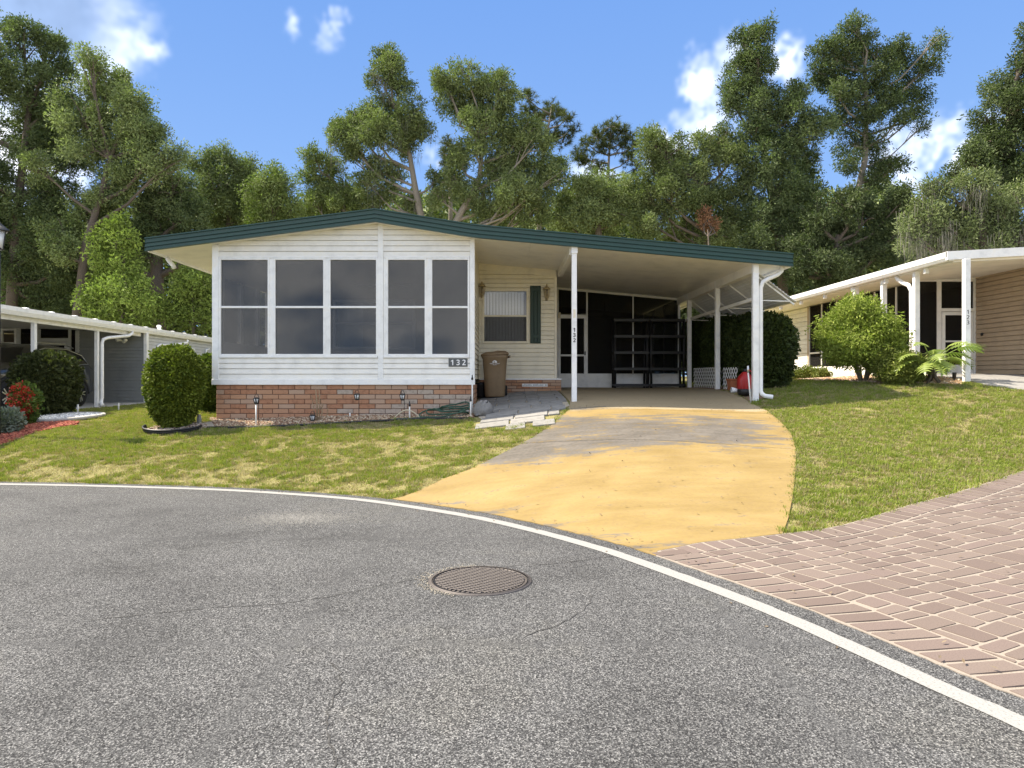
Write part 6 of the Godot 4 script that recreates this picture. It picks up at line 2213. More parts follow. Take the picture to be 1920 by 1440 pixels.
# ---------------------------------------------------------------- trees
func tree(called: String, label: String, trunk: Array, girth: float, blobs: Array, kind: String, a: Color, b: Color, dens: float, bark := "bark", moss := 0, group := "") -> Node3D:
	var foot: Vector3 = trunk[0]
	var o := thing(called, label, "tree", foot, group)
	var st := new_st(false)
	var n := trunk.size()
	var radii := []
	var line := []
	for k in n:
		line.append(trunk[k])
		radii.append(girth * lerpf(1.0, 0.4, float(k) / (n - 1)))
	line[0] = line[0] - Vector3(0, 0.3, 0)
	tube(st, line, radii, 9)
	var xfs := []
	var cols := []
	var hang := []
	for q in blobs:
		var mid := Vector3(q[0], q[1], q[2] + rng.randf_range(-0.7, 0.7) * q[3])
		var r: float = q[3] * 1.03
		# a limb from the trunk to the middle of the lobe
		var best: Vector3 = trunk[n - 1]
		var bd := 1e9
		for k in range(n - 1):
			for u in 4:
				var p: Vector3 = (trunk[k] as Vector3).lerp(trunk[k + 1], u / 4.0)
				var flat := Vector2(p.x - mid.x, p.z - mid.z).length()
				var cost := absf(p.y - (mid.y - 0.75 * flat)) + 0.3 * p.distance_to(mid) + (6.0 if k == 0 and u < 3 else 0.0)
				if cost < bd:
					bd = cost
					best = p
		var away := mid - best
		var bend := best + away * 0.5 + Vector3(rng.randf_range(-0.3, 0.3), -0.12 * away.length(), rng.randf_range(-0.3, 0.3))
		var lr := clampf(girth * 0.42 * pow(r, 0.5), 0.04, girth * 0.6)
		tube(st, [best, bend, mid], [lr, lr * 0.7, lr * 0.3], 6, false)
		for k in 5:
			var e := mid + Vector3(rng.randfn(), rng.randfn() * 0.6 + 0.4, rng.randfn()).normalized() * r * 0.8
			var s := bend.lerp(mid, 0.3 + 0.14 * k)
			tube(st, [s, s.lerp(e, 0.5) + Vector3(0, 0.1, 0), e], [lr * 0.4, lr * 0.25, 0.012], 4, false)
		# clumps of leaves, thicker towards the rim
		var subs := []
		for k in 11:
			var d := Vector3(rng.randfn(), rng.randfn() * 0.85 + 0.15, rng.randfn()).normalized()
			subs.append([mid + d * r * rng.randf_range(0.45, 0.86), r * rng.randf_range(0.26, 0.46), rng.randf()])
		subs.append([mid, r * 0.5, 0.3])
		var count := int(dens * r * r)
		for k in count:
			var s: Array = subs[rng.randi() % subs.size()]
			var d := Vector3(rng.randfn(), rng.randfn(), rng.randfn()).normalized()
			var p: Vector3 = s[0] + d * s[1] * pow(rng.randf(), 0.42) * (1.0 if rng.randf() < 0.8 else rng.randf_range(1.0, 1.7))
			var up := (d + Vector3(0, 0.5, 0) + Vector3(rng.randfn(), rng.randfn(), rng.randfn()) * 0.3).normalized()
			xfs.append(Transform3D(facing(up, rng.randf() * TAU, rng.randf_range(0.6, 1.3)), p))
			cols.append(a.lerp(b, clampf(s[2] * 0.55 + rng.randf() * 0.5, 0.0, 1.0)) * rng.randf_range(0.65, 1.3))
		if moss > 0:
			for k in moss:
				var p := mid + Vector3(rng.randfn() * r * 0.55, -r * rng.randf_range(0.2, 0.8), rng.randf_range(0.2, 0.9) * r)
				hang.append(Transform3D(Basis(Vector3.UP, rng.randf() * TAU).scaled(Vector3(1, rng.randf_range(0.5, 1.3), 1)), p))
	part(o, "trunk", done(st), M[bark])
	bake(o, "crown", get_spray(kind), M.leaf, xfs, cols)
	if hang:
		if not leaf_meshes.has("moss"):
			var ms := new_st()
			var r := RandomNumberGenerator.new()
			r.seed = 4
			for k in 26:
				var p := Vector3(r.randfn() * 0.13, r.randf_range(-0.5, 0.35), r.randfn() * 0.13)
				var len := r.randf_range(0.3, 1.1)
				var q := p + Vector3(r.randfn() * 0.05, -len, r.randfn() * 0.05)
				var s := Vector3(cos(k * 1.7), 0, sin(k * 1.7)) * 0.009
				face(ms, [p - s, p + s, q], Vector3(0, 0, 1))
			leaf_meshes["moss"] = done(ms)
		bake(o, "hanging_moss", leaf_meshes["moss"], M.moss, hang, [])
	return o

func pine(label: String, trunk: Array, tufts: Array, girth: float) -> void:
	var foot: Vector3 = trunk[0]
	var o := thing("pine_tree", label, "tree", foot, "pines rising behind the oaks")
	var st := new_st(false)
	var radii := []
	for k in trunk.size():
		radii.append(girth * lerpf(1.0, 0.3, float(k) / (trunk.size() - 1)))
	tube(st, trunk, radii, 7)
	var xfs := []
	var cols := []
	for q in tufts:
		var mid := Vector3(q[0], q[1], q[2] + rng.randf_range(-0.8, 0.8))
		var r: float = q[3] * 1.25
		var best: Vector3 = trunk[1]
		var bd := 1e9
		for k in range(trunk.size() - 1):
			for u in 5:
				var p: Vector3 = (trunk[k] as Vector3).lerp(trunk[k + 1], u / 5.0)
				if p.y < mid.y - 0.2 * absf(p.x - mid.x) and p.distance_to(mid) < bd and (k > 0 or trunk.size() < 3):
					bd = p.distance_to(mid)
					best = p
		tube(st, [best, best.lerp(mid, 0.6) - Vector3(0, 0.15, 0), mid], [girth * 0.35, girth * 0.22, 0.02], 5, false)
		for k in int(70 * r * r) + 9:
			var d := Vector3(rng.randfn(), rng.randfn(), rng.randfn()).normalized()
			var p := mid + d * r * pow(rng.randf(), 0.5)
			if k % 3 == 0:
				tube(st, [mid, p], [0.025, 0.008], 4, false)
			xfs.append(Transform3D(facing((d + Vector3(0, 0.8, 0)).normalized(), rng.randf() * TAU, rng.randf_range(0.8, 1.3)), p))
			cols.append(Color(0.06, 0.075, 0.025).lerp(Color(0.14, 0.16, 0.055), rng.randf()))
	part(o, "trunk", done(st), M.pale_bark)
	bake(o, "crown", get_spray("needles"), M.leaf, xfs, cols)

func make_trees() -> void:
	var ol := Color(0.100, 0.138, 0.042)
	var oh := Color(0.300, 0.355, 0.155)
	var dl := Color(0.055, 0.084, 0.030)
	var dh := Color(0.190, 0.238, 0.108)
	var ll := Color(0.12, 0.17, 0.03)
	var lh := Color(0.31, 0.40, 0.09)
	var gl := Color(0.095, 0.125, 0.050)
	var gh := Color(0.26, 0.31, 0.13)
	# left side, behind the grey home
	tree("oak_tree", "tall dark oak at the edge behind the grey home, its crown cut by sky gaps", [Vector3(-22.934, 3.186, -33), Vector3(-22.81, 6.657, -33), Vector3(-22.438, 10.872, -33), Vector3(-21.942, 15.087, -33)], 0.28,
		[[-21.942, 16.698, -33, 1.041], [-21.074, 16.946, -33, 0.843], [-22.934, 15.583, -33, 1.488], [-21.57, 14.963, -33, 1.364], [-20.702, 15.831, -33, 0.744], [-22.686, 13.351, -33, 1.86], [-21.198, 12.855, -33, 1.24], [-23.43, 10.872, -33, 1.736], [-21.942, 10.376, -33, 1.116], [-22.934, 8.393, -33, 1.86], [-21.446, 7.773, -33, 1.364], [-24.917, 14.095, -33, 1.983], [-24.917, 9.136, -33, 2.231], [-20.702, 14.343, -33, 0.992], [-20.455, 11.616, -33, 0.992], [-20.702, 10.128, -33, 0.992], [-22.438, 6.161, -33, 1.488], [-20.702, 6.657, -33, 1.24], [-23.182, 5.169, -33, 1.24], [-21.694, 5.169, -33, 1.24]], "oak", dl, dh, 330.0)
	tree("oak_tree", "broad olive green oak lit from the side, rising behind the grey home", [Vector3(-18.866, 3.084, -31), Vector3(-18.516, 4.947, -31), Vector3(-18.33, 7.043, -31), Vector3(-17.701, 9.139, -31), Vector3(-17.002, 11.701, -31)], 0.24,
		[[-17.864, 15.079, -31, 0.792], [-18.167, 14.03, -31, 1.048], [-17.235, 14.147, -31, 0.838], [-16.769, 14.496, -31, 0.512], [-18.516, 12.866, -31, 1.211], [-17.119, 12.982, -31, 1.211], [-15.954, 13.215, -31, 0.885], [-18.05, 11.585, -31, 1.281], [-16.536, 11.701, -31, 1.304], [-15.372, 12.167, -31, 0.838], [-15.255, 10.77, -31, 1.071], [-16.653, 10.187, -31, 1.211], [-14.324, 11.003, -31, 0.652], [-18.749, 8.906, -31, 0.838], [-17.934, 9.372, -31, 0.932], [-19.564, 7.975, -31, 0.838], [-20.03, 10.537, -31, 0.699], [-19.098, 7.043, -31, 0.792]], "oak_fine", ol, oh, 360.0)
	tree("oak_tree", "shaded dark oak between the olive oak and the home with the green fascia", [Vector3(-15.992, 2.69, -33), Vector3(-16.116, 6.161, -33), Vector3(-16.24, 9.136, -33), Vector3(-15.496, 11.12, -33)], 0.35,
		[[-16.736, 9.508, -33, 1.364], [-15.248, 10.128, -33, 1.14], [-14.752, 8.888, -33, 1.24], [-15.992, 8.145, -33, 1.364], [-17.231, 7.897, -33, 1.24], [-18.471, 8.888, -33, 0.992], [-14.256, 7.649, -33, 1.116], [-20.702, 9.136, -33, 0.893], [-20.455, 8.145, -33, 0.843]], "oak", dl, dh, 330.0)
	tree("slender_tree", "grey green tree behind the ridge end beside the olive oak", [Vector3(-14.316, 3.39, -37), Vector3(-14.455, 7.838, -37), Vector3(-14.316, 10.062, -37), Vector3(-14.455, 12.008, -37)], 0.22,
		[[-14.733, 12.842, -37, 0.89], [-14.038, 12.286, -37, 0.834], [-15.289, 12.286, -37, 0.834], [-15.984, 12.564, -37, 0.723], [-14.872, 11.174, -37, 1.168], [-13.76, 11.452, -37, 0.945], [-15.706, 10.896, -37, 1.056], [-14.594, 9.784, -37, 1.279], [-13.482, 10.062, -37, 1.112], [-13.204, 12.286, -37, 0.667]], "oak_fine", gl, gh, 330.0)
	tree("lime_tree", "feathery bright green tree top behind the low end of the green fascia", [Vector3(-11.176, 3.288, -35), Vector3(-11.307, 7.758, -35), Vector3(-11.386, 10.125, -35)], 0.18,
		[[-11.439, 11.308, -35, 0.789], [-10.781, 10.782, -35, 0.684], [-11.965, 10.651, -35, 0.789], [-11.176, 9.994, -35, 0.999], [-10.518, 9.731, -35, 0.684], [-12.228, 9.599, -35, 0.894], [-11.57, 9.073, -35, 0.947]], "oak_fine", ll, gh, 330.0)
	tree("lime_tree", "bright lime green tree with drooping sprays behind the grey home", [Vector3(-15.958, 3.007, -29.5), Vector3(-15.847, 4.78, -29.5), Vector3(-15.803, 6.775, -29.5), Vector3(-15.958, 7.662, -29.5)], 0.10,
		[[-16.069, 7.772, -29.5, 0.576], [-16.623, 7.329, -29.5, 0.576], [-15.736, 7.107, -29.5, 0.532], [-16.512, 6.443, -29.5, 0.754], [-15.625, 6.221, -29.5, 0.621], [-16.401, 5.445, -29.5, 0.798], [-17.177, 4.891, -29.5, 0.621], [-15.404, 5.113, -29.5, 0.754], [-16.18, 4.559, -29.5, 0.798], [-14.628, 4.559, -29.5, 0.665], [-15.182, 4.005, -29.5, 0.621], [-16.955, 4.115, -29.5, 0.576]], "lime", ll, lh, 300.0)
	tree("lime_tree", "lime green understorey tree against the white corner of the sun room", [Vector3(-13.073, 2.807, -30), Vector3(-13.14, 4.16, -30), Vector3(-13.186, 5.512, -30)], 0.10,
		[[-13.524, 5.737, -30, 0.586], [-12.847, 5.512, -30, 0.541], [-13.524, 4.949, -30, 0.676], [-12.735, 4.723, -30, 0.631], [-13.298, 4.16, -30, 0.721], [-12.509, 3.934, -30, 0.541], [-14.087, 4.272, -30, 0.541]], "lime", ll * 0.8, lh * 0.8, 300.0)
	# behind the roof ridge
	tree("oak_tree", "tall split topped oak behind the roof ridge with grey hanging moss", [Vector3(-3.922, 6.585, -36), Vector3(-4.192, 9.56, -36), Vector3(-4.517, 11.183, -36), Vector3(-4.787, 12.806, -36), Vector3(-5.409, 15.24, -36)], 0.22,
		[[-6.032, 17.728, -36, 0.649], [-5.545, 16.998, -36, 0.757], [-6.221, 16.592, -36, 0.703], [-5.22, 16.187, -36, 0.649], [-6.086, 15.511, -36, 0.595], [-6.897, 14.564, -36, 0.866], [-7.708, 14.293, -36, 0.757], [-5.95, 14.564, -36, 0.757], [-4.733, 14.564, -36, 0.92], [-4.057, 13.888, -36, 0.703], [-5.545, 13.752, -36, 0.92], [-6.627, 13.617, -36, 1.028], [-7.979, 13.482, -36, 0.866], [-8.385, 14.023, -36, 0.595], [-7.708, 12.806, -36, 0.703], [-4.733, 13.211, -36, 0.757], [-6.627, 12.265, -36, 0.703], [-5.68, 11.994, -36, 0.649], [-6.897, 11.318, -36, 0.703], [-5.95, 10.777, -36, 0.649], [-3.381, 11.453, -36, 0.595], [-4.869, 10.236, -36, 0.541], [-6.627, 10.236, -36, 0.595]], "oak", ol * 0.85, oh * 0.9, 360.0, "pale_bark", 1)
	tree("oak_tree", "low leafy tree behind the longer slope of the green fascia", [Vector3(-8.062, 6.726, -37), Vector3(-8.201, 9.506, -37), Vector3(-8.479, 10.896, -37), Vector3(-9.035, 12.008, -37)], 0.2,
		[[-9.73, 12.842, -37, 0.723], [-9.035, 12.425, -37, 0.667], [-10.008, 12.008, -37, 0.667], [-9.591, 11.313, -37, 0.945], [-8.479, 11.452, -37, 0.834], [-9.869, 10.479, -37, 0.834], [-8.757, 10.479, -37, 1.001], [-7.784, 10.757, -37, 0.723], [-7.367, 10.201, -37, 0.612]], "oak", ll * 0.75, oh, 330.0, "pale_bark")
	tree("oak_tree", "wide bushy oak behind the fascia with pale forked limbs showing", [Vector3(-2.235, 6.444, -35), Vector3(-2.367, 9.205, -35), Vector3(-1.709, 10.388, -35), Vector3(-1.183, 11.44, -35), Vector3(-1.052, 13.807, -35)], 0.22,
		[[-2.893, 16.173, -35, 0.789], [-1.841, 16.305, -35, 0.789], [-2.63, 15.384, -35, 0.947], [-1.052, 15.779, -35, 0.789], [-0.131, 15.91, -35, 0.684], [-1.578, 14.99, -35, 1.052], [-0.394, 14.99, -35, 0.947], [0.263, 15.516, -35, 0.526], [0, 14.069, -35, 1.052], [-1.183, 13.938, -35, 0.947], [1.052, 13.807, -35, 0.894], [0.394, 12.886, -35, 1.104], [1.578, 13.018, -35, 0.789], [-1.446, 12.492, -35, 0.999], [-0.394, 11.703, -35, 1.157], [1.052, 11.834, -35, 1.104], [2.235, 12.229, -35, 0.789], [-2.235, 11.966, -35, 0.736], [-2.498, 11.045, -35, 0.841], [-1.052, 10.52, -35, 0.947], [0.394, 10.52, -35, 1.052], [1.841, 10.782, -35, 1.052], [2.63, 11.44, -35, 0.631], [-0.394, 9.731, -35, 1.052], [1.446, 9.599, -35, 0.947], [-3.287, 10.388, -35, 0.579]], "oak", ol, oh * 0.9, 330.0, "pale_bark", 0)
	for q in [["tall thin pine with open tufted crown behind the bushy oak", [Vector3(2.149, 6.393, -44), Vector3(2.215, 13.996, -44), Vector3(2.545, 15.979, -44), Vector3(2.975, 18.293, -44)], [[2.975, 18.459, -44, 0.463], [2.545, 17.798, -44, 0.397], [3.306, 17.798, -44, 0.43], [3.802, 17.236, -44, 0.397], [4.198, 16.707, -44, 0.331], [2.314, 16.971, -44, 0.397], [3.14, 16.806, -44, 0.463], [3.636, 16.244, -44, 0.397], [2.81, 16.145, -44, 0.397], [1.488, 18.459, -44, 0.463], [1.818, 17.798, -44, 0.397], [1.322, 17.798, -44, 0.298], [1.983, 16.971, -44, 0.298]]],
			["round topped pine beside the open sky gap", [Vector3(6.566, 6.615, -46), Vector3(6.67, 12.836, -46), Vector3(6.739, 14.909, -46), Vector3(6.912, 17.329, -46)], [[6.912, 17.674, -46, 0.518], [6.221, 17.398, -46, 0.484], [7.603, 17.467, -46, 0.518], [8.122, 16.983, -46, 0.449], [5.979, 16.81, -46, 0.449], [6.912, 16.914, -46, 0.484], [8.295, 16.292, -46, 0.415], [7.603, 16.465, -46, 0.449], [6.394, 16.223, -46, 0.38], [5.357, 16.465, -46, 0.449], [4.838, 15.946, -46, 0.415], [5.633, 15.773, -46, 0.415], [5.011, 15.428, -46, 0.311], [7.949, 15.428, -46, 0.449], [8.467, 14.909, -46, 0.38], [6.048, 14.909, -46, 0.415]]],
			["small pine top showing between the two oaks", [Vector3(-3.306, 6.393, -44), Vector3(-3.306, 12.343, -44), Vector3(-3.372, 14.988, -44), Vector3(-3.405, 15.979, -44)], [[-3.405, 16.045, -44, 0.397], [-3.736, 15.583, -44, 0.364], [-3.074, 15.517, -44, 0.364], [-3.405, 14.988, -44, 0.463]]]]:
		pine(q[0], q[1], q[2], 0.17)
	tree("oak_tree", "rounded green tree low behind the carport roof", [Vector3(4.869, 6.044, -36), Vector3(4.787, 9.019, -36), Vector3(4.733, 10.101, -36), Vector3(4.679, 10.912, -36)], 0.22,
		[[4.328, 11.183, -36, 0.811], [5.139, 11.318, -36, 0.757], [3.651, 10.507, -36, 0.866], [4.733, 10.372, -36, 1.028], [5.95, 10.777, -36, 0.92], [5.545, 9.831, -36, 1.028], [3.922, 9.425, -36, 0.92], [6.491, 9.966, -36, 0.866], [5.004, 9.019, -36, 0.974], [3.11, 9.425, -36, 0.703]], "oak", ol, oh, 340.0)
	tree("oak_tree", "dense spreading oak over the carport roof with one dead brown branch", [Vector3(10.124, 5.392, -35), Vector3(9.992, 8.284, -35), Vector3(9.598, 10.125, -35), Vector3(9.335, 11.703, -35)], 0.25,
		[[7.284, 13.596, -35, 0.579], [7.363, 12.886, -35, 0.736], [8.02, 12.492, -35, 0.894], [9.072, 12.623, -35, 0.894], [10.124, 12.886, -35, 0.894], [11.044, 13.412, -35, 0.789], [7.363, 11.571, -35, 0.947], [8.546, 11.44, -35, 1.104], [9.861, 11.571, -35, 1.157], [11.176, 12.097, -35, 1.052], [7.889, 10.257, -35, 1.157], [9.335, 10.125, -35, 1.262], [10.781, 10.52, -35, 1.21], [7.363, 9.073, -35, 1.052], [8.809, 8.81, -35, 1.052], [11.439, 9.205, -35, 1.104], [10.387, 8.416, -35, 0.947], [6.968, 10.52, -35, 0.684]], "oak", ol * 0.85, oh * 0.85, 330.0)
	tree("dead_branch_tree", "bunch of dead rust brown leaves hanging in front of the dense oak", [Vector3(9.595, 5.169, -33), Vector3(9.545, 7.153, -33), Vector3(9.471, 8.393, -33)], 0.06,
		[[9.579, 9.291, -34, 0.307], [9.835, 8.857, -34, 0.332], [9.528, 8.857, -34, 0.23]], "oak", Color(0.20, 0.095, 0.055), Color(0.36, 0.20, 0.12), 330.0)
	tree("oak_tree", "tall narrow tower shaped oak above the carport roof", [Vector3(13.805, 5.392, -35), Vector3(13.542, 8.547, -35), Vector3(13.017, 11.44, -35), Vector3(12.622, 14.332, -35), Vector3(12.359, 16.962, -35)], 0.24,
		[[11.833, 18.329, -35, 0.684], [12.622, 18.224, -35, 0.684], [12.228, 17.488, -35, 0.841], [11.702, 16.831, -35, 0.736], [12.622, 16.699, -35, 0.841], [11.439, 15.779, -35, 0.789], [12.359, 15.779, -35, 0.947], [13.279, 15.647, -35, 0.736], [11.176, 14.99, -35, 0.631], [12.096, 14.727, -35, 0.947], [13.279, 14.595, -35, 0.947], [14.331, 15.516, -35, 0.684], [14.2, 14.464, -35, 0.894], [13.017, 13.544, -35, 1.052], [14.331, 13.281, -35, 1.052], [11.965, 13.281, -35, 0.947], [15.383, 13.675, -35, 0.789], [13.805, 12.097, -35, 1.157], [12.491, 11.703, -35, 1.157], [15.252, 12.229, -35, 0.894], [11.965, 10.651, -35, 1.052], [13.411, 10.52, -35, 1.315], [14.857, 10.651, -35, 0.947], [12.491, 9.336, -35, 1.157], [14.068, 9.073, -35, 1.21]], "oak", dl * 1.0, dh * 1.0, 290.0)
	tree("oak_tree", "tallest oak with wide open crown and leaning trunk between two houses", [Vector3(16.634, 5.503, -36), Vector3(17.31, 9.019, -36), Vector3(17.932, 10.912, -36), Vector3(18.311, 12.535, -36), Vector3(18.392, 14.97, -36), Vector3(18.257, 17.674, -36)], 0.21,
		[[17.77, 19.351, -36, 0.649], [17.446, 18.621, -36, 0.757], [18.257, 18.621, -36, 0.703], [16.634, 18.08, -36, 0.811], [15.958, 18.215, -36, 0.541], [17.716, 17.674, -36, 0.974], [18.933, 17.81, -36, 0.811], [19.88, 18.215, -36, 0.649], [20.556, 17.81, -36, 0.757], [21.638, 18.35, -36, 0.541], [21.773, 17.539, -36, 0.595], [19.474, 16.998, -36, 0.92], [20.962, 16.863, -36, 0.811], [16.905, 16.728, -36, 0.974], [16.228, 17.133, -36, 0.703], [18.257, 16.457, -36, 0.974], [20.15, 16.051, -36, 0.866], [21.232, 15.781, -36, 0.649], [16.634, 15.646, -36, 0.757], [17.716, 15.375, -36, 0.974], [19.204, 15.375, -36, 0.811], [17.175, 14.564, -36, 0.811], [18.392, 14.293, -36, 0.811], [20.962, 14.834, -36, 0.541], [21.232, 14.212, -36, 0.325], [19.88, 14.564, -36, 0.595], [17.716, 13.482, -36, 0.757], [18.798, 13.211, -36, 0.757], [19.339, 12.13, -36, 0.811], [20.285, 12.535, -36, 0.541], [17.446, 12.265, -36, 0.703], [18.798, 11.453, -36, 0.703]], "oak", dl * 0.95, dh * 0.95, 250.0, "pale_bark", 0)
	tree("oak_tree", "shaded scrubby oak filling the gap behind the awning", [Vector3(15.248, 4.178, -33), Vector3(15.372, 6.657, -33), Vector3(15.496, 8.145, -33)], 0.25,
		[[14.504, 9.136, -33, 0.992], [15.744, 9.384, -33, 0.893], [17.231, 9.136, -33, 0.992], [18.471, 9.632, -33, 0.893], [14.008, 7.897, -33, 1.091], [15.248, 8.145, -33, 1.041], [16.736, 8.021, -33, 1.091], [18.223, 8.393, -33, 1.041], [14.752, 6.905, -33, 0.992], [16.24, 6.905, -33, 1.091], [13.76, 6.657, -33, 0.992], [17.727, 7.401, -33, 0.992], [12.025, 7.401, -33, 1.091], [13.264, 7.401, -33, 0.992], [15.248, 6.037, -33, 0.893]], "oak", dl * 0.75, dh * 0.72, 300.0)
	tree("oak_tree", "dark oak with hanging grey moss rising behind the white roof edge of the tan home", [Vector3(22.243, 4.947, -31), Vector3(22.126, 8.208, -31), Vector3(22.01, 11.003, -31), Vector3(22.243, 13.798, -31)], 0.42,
		[[22.662, 16.243, -31, 0.512], [22.476, 15.311, -31, 0.699], [22.01, 14.263, -31, 0.792], [22.941, 14.263, -31, 0.932], [21.544, 13.332, -31, 0.792], [22.476, 12.982, -31, 1.025], [21.078, 12.749, -31, 0.606], [21.777, 11.934, -31, 1.071], [20.845, 11.701, -31, 0.652], [22.941, 11.468, -31, 1.165], [21.311, 10.886, -31, 1.025], [20.263, 10.77, -31, 0.792], [22.243, 10.071, -31, 1.211], [19.681, 10.42, -31, 0.559], [23.64, 13.332, -31, 1.397]], "oak", dl * 0.85, dh * 0.85, 300.0)
	tree("oak_tree", "low olive oak with long moss curtains above the white porch roof", [Vector3(18.561, 4.502, -27), Vector3(18.358, 6.328, -27), Vector3(18.156, 7.342, -27), Vector3(17.953, 8.154, -27)], 0.28,
		[[16.736, 8.762, -27, 0.609], [17.648, 8.762, -27, 0.69], [16.228, 8.052, -27, 0.649], [17.141, 7.951, -27, 0.811], [18.358, 8.255, -27, 0.811], [19.373, 8.356, -27, 0.811], [15.721, 7.444, -27, 0.568], [16.634, 7.241, -27, 0.771], [17.851, 7.342, -27, 0.893], [19.068, 7.342, -27, 0.893], [15.316, 6.835, -27, 0.487], [16.127, 6.632, -27, 0.609], [17.243, 6.632, -27, 0.73], [18.561, 6.734, -27, 0.811], [19.778, 6.937, -27, 0.73]], "oak_fine", gl * 0.8, oh * 0.75, 340.0, "bark", 3)
	# the wood behind everything, read as one dark mass
	var xfs := []
	var cols := []
	for k in 26000:
		var px := rng.randf_range(-300.0, 2250.0)
		var d := rng.randf_range(44.0, 58.0)
		var top := 385.0 + 40.0 * sin(px * 0.011) + 25.0 * sin(px * 0.037)
		if px > 560.0 and px < 1230.0:
			top = 368.0 + 16.0 * sin(px * 0.021) + 12.0 * sin(px * 0.057)
		var py := lerpf(top, 690.0, pow(rng.randf(), 0.9))
		var p := Vector3((px - 945.0) * d / 1331.0, 1.5 - (py - 708.0) * d / 1331.0, -d)
		xfs.append(Transform3D(facing(Vector3(rng.randfn(), absf(rng.randfn()), rng.randfn()).normalized(), rng.randf() * TAU, rng.randf_range(0.8, 1.7)), p))
		cols.append(dl.lerp(oh, rng.randf()) * rng.randf_range(0.7, 1.1))
	var w := scatter(self, "woodland", get_spray("mass"), M.leaf, xfs, cols)
	w.set_meta("kind", "stuff")
	w.set_meta("label", "dark belt of woodland behind the homes and trees")
	w.set_meta("category", "woodland")

# ---------------------------------------------------------------- grass
func tuft(seed_: int, blades: int, high: float, spread: float) -> ArrayMesh:
	var r := RandomNumberGenerator.new()
	r.seed = seed_
	var st := new_st()
	for k in blades:
		var a := r.randf() * TAU
		var p := Vector3(cos(a), 0, sin(a)) * spread * sqrt(r.randf())
		var lean := Vector3(r.randfn(), 0, r.randfn()) * 0.55
		var h := high * r.randf_range(0.55, 1.2)
		var side := Vector3(cos(a * 3.0), 0, sin(a * 3.0)) * 0.0035
		var mid := p + Vector3(0, h * 0.6, 0) + lean * h * 0.4
		var tip := p + Vector3(0, h * 0.85, 0) + lean * h
		face(st, [p - side, p + side, mid + side * 0.8, mid - side * 0.8], Vector3(0, 0, 1))
		face(st, [mid - side * 0.8, mid + side * 0.8, tip], Vector3(0, 0, 1))
	return done(st)

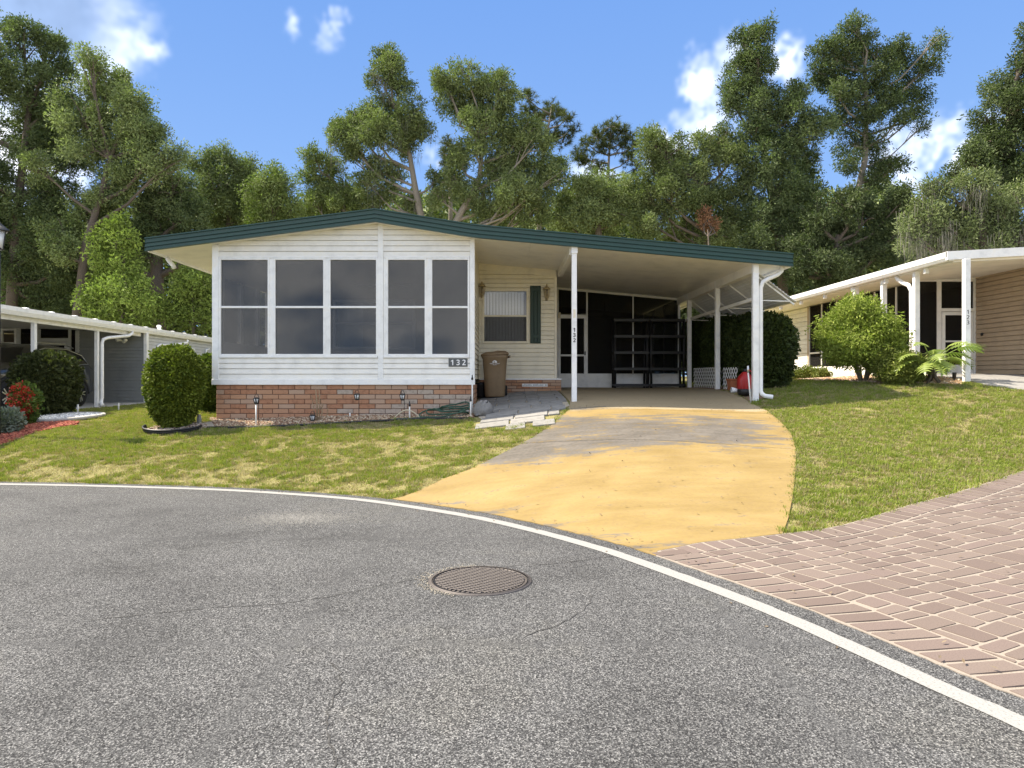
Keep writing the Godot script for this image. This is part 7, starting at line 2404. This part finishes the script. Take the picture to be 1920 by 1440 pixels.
func make_grass() -> void:
	var patch := FastNoiseLite.new()
	patch.seed = 77
	patch.frequency = 0.8
	patch.fractal_octaves = 4
	var fine := FastNoiseLite.new()
	fine.seed = 78
	fine.frequency = 2.6
	fine.fractal_octaves = 3
	var boxes := []
	for p in keep_off:
		var lo: Vector2 = p[0]
		var hi: Vector2 = p[0]
		for v in p:
			lo = lo.min(v)
			hi = hi.max(v)
		boxes.append([Rect2(lo, hi - lo), p])
	var xfs := [[], []]
	var cols := [[], []]
	# plan rectangles: x0, d0, x1, d1, tufts for each square metre
	for q in [[-11.0, 8.3, 1.3, 13.9, 1500.0], [1.2, 6.3, 7.5, 10.5, 1500.0], [2.2, 10.5, 10.5, 15.0, 1300.0], [-11.2, 13.9, -5.4, 20.0, 700.0], [5.0, 15.0, 9.6, 22.0, 500.0], [-11.2, 20.0, -5.4, 27.0, 250.0], [-22.0, 9.8, -11.0, 15.0, 150.0], [7.5, 9.0, 18.0, 12.5, 300.0]]:
		var n := int((q[2] - q[0]) * (q[3] - q[1]) * q[4])
		for k in n:
			var p := Vector2(rng.randf_range(q[0], q[2]), rng.randf_range(q[1], q[3]))
			if absf(p.x) > p.y * 0.80 + 0.6:
				continue
			var t := p + Vector2(rng.randfn(), rng.randfn()) * 0.028
			if Geometry2D.is_point_in_polygon(t, road_poly):
				continue
			var ok := true
			for b in boxes:
				if b[0].has_point(t) and Geometry2D.is_point_in_polygon(t, b[1]):
					ok = false
					break
			if not ok:
				continue
			var g := patch.get_noise_2d(p.x, p.y * 1.6) * 1.0 + fine.get_noise_2d(p.x, p.y * 1.5) * 1.1
			# greener strip along the bed and on the right hand slope
			g += 0.45 * smoothstep(1.9, 0.4, absf(p.y - 12.6)) * smoothstep(-2.0, -4.5, p.x)
			g += 0.42 * smoothstep(2.0, 4.0, p.x)
			g += 0.35 * smoothstep(13.5, 15.0, p.y)
			var dry := smoothstep(0.62, -0.55, g)
			if dry > 0.68 and rng.randf() < 0.4:
				continue
			var s := lerpf(1.0, 0.6, dry) * rng.randf_range(0.55, 1.25) * (1.0 if rng.randf() < 0.97 else 1.9)
			var kind := 1 if dry > 0.55 else 0
			xfs[kind].append(Transform3D(Basis(Vector3.UP, rng.randf() * TAU).scaled(Vector3(1.0, s, 1.0)), land3(p.x, p.y, -0.004)))
			var c := Color(0.18, 0.245, 0.042).lerp(Color(0.33, 0.38, 0.085), rng.randf())
			if rng.randf() < lerpf(0.26, 0.88, dry):
				c = Color(0.31, 0.26, 0.14).lerp(Color(0.44, 0.385, 0.24), rng.randf())
			cols[kind].append(c * rng.randf_range(0.75, 1.15))
	# fallen oak leaves on the lawn and along the kerbless street edge
	var fx := []
	var fc := []
	for k in 900:
		var p := Vector2(rng.randf_range(-9.0, 8.5), rng.randf_range(5.0, 14.0))
		if k % 9 and Geometry2D.is_point_in_polygon(p, road_poly):
			continue
		if k % 9 == 0:
			p = road_edge[rng.randi_range(30, road_edge.size() - 70)] + Vector2(rng.randfn(), rng.randfn()) * 0.2
		var y := maxf(land(p.x, p.y), 0.0) + (0.03 if not Geometry2D.is_point_in_polygon(p, road_poly) else 0.004)
		fx.append(Transform3D(Basis.from_euler(Vector3(rng.randf_range(-0.4, 0.4), rng.randf() * TAU, rng.randf_range(-0.4, 0.4))), Vector3(p.x, y, -p.y)))
		fc.append(Color(0.11, 0.078, 0.045).lerp(Color(0.20, 0.155, 0.10), rng.randf()))
	var lm := new_st()
	face(lm, [Vector3(-0.02, 0, 0), Vector3(0, 0.004, 0.008), Vector3(0.022, 0.006, 0), Vector3(0, 0.004, -0.008)], Vector3.UP)
	var fl := scatter(self, "fallen_leaves", done(lm), M.litter, fx, fc)
	fl.set_meta("kind", "stuff")
	fl.set_meta("label", "small brown fallen leaves scattered over the lawn")
	fl.set_meta("category", "leaves")
	var meshes := [tuft(1, 8, 0.055, 0.045), tuft(2, 7, 0.038, 0.055)]
	var names := ["lawn_grass", "dry_grass"]
	var labels := ["short green lawn grass round the homes", "dry straw coloured patches in the lawn grass"]
	for k in 2:
		var o := scatter(self, names[k], meshes[k], M.grass_blade, xfs[k], cols[k])
		o.set_meta("kind", "stuff")
		o.set_meta("label", labels[k])
		o.set_meta("category", "grass")
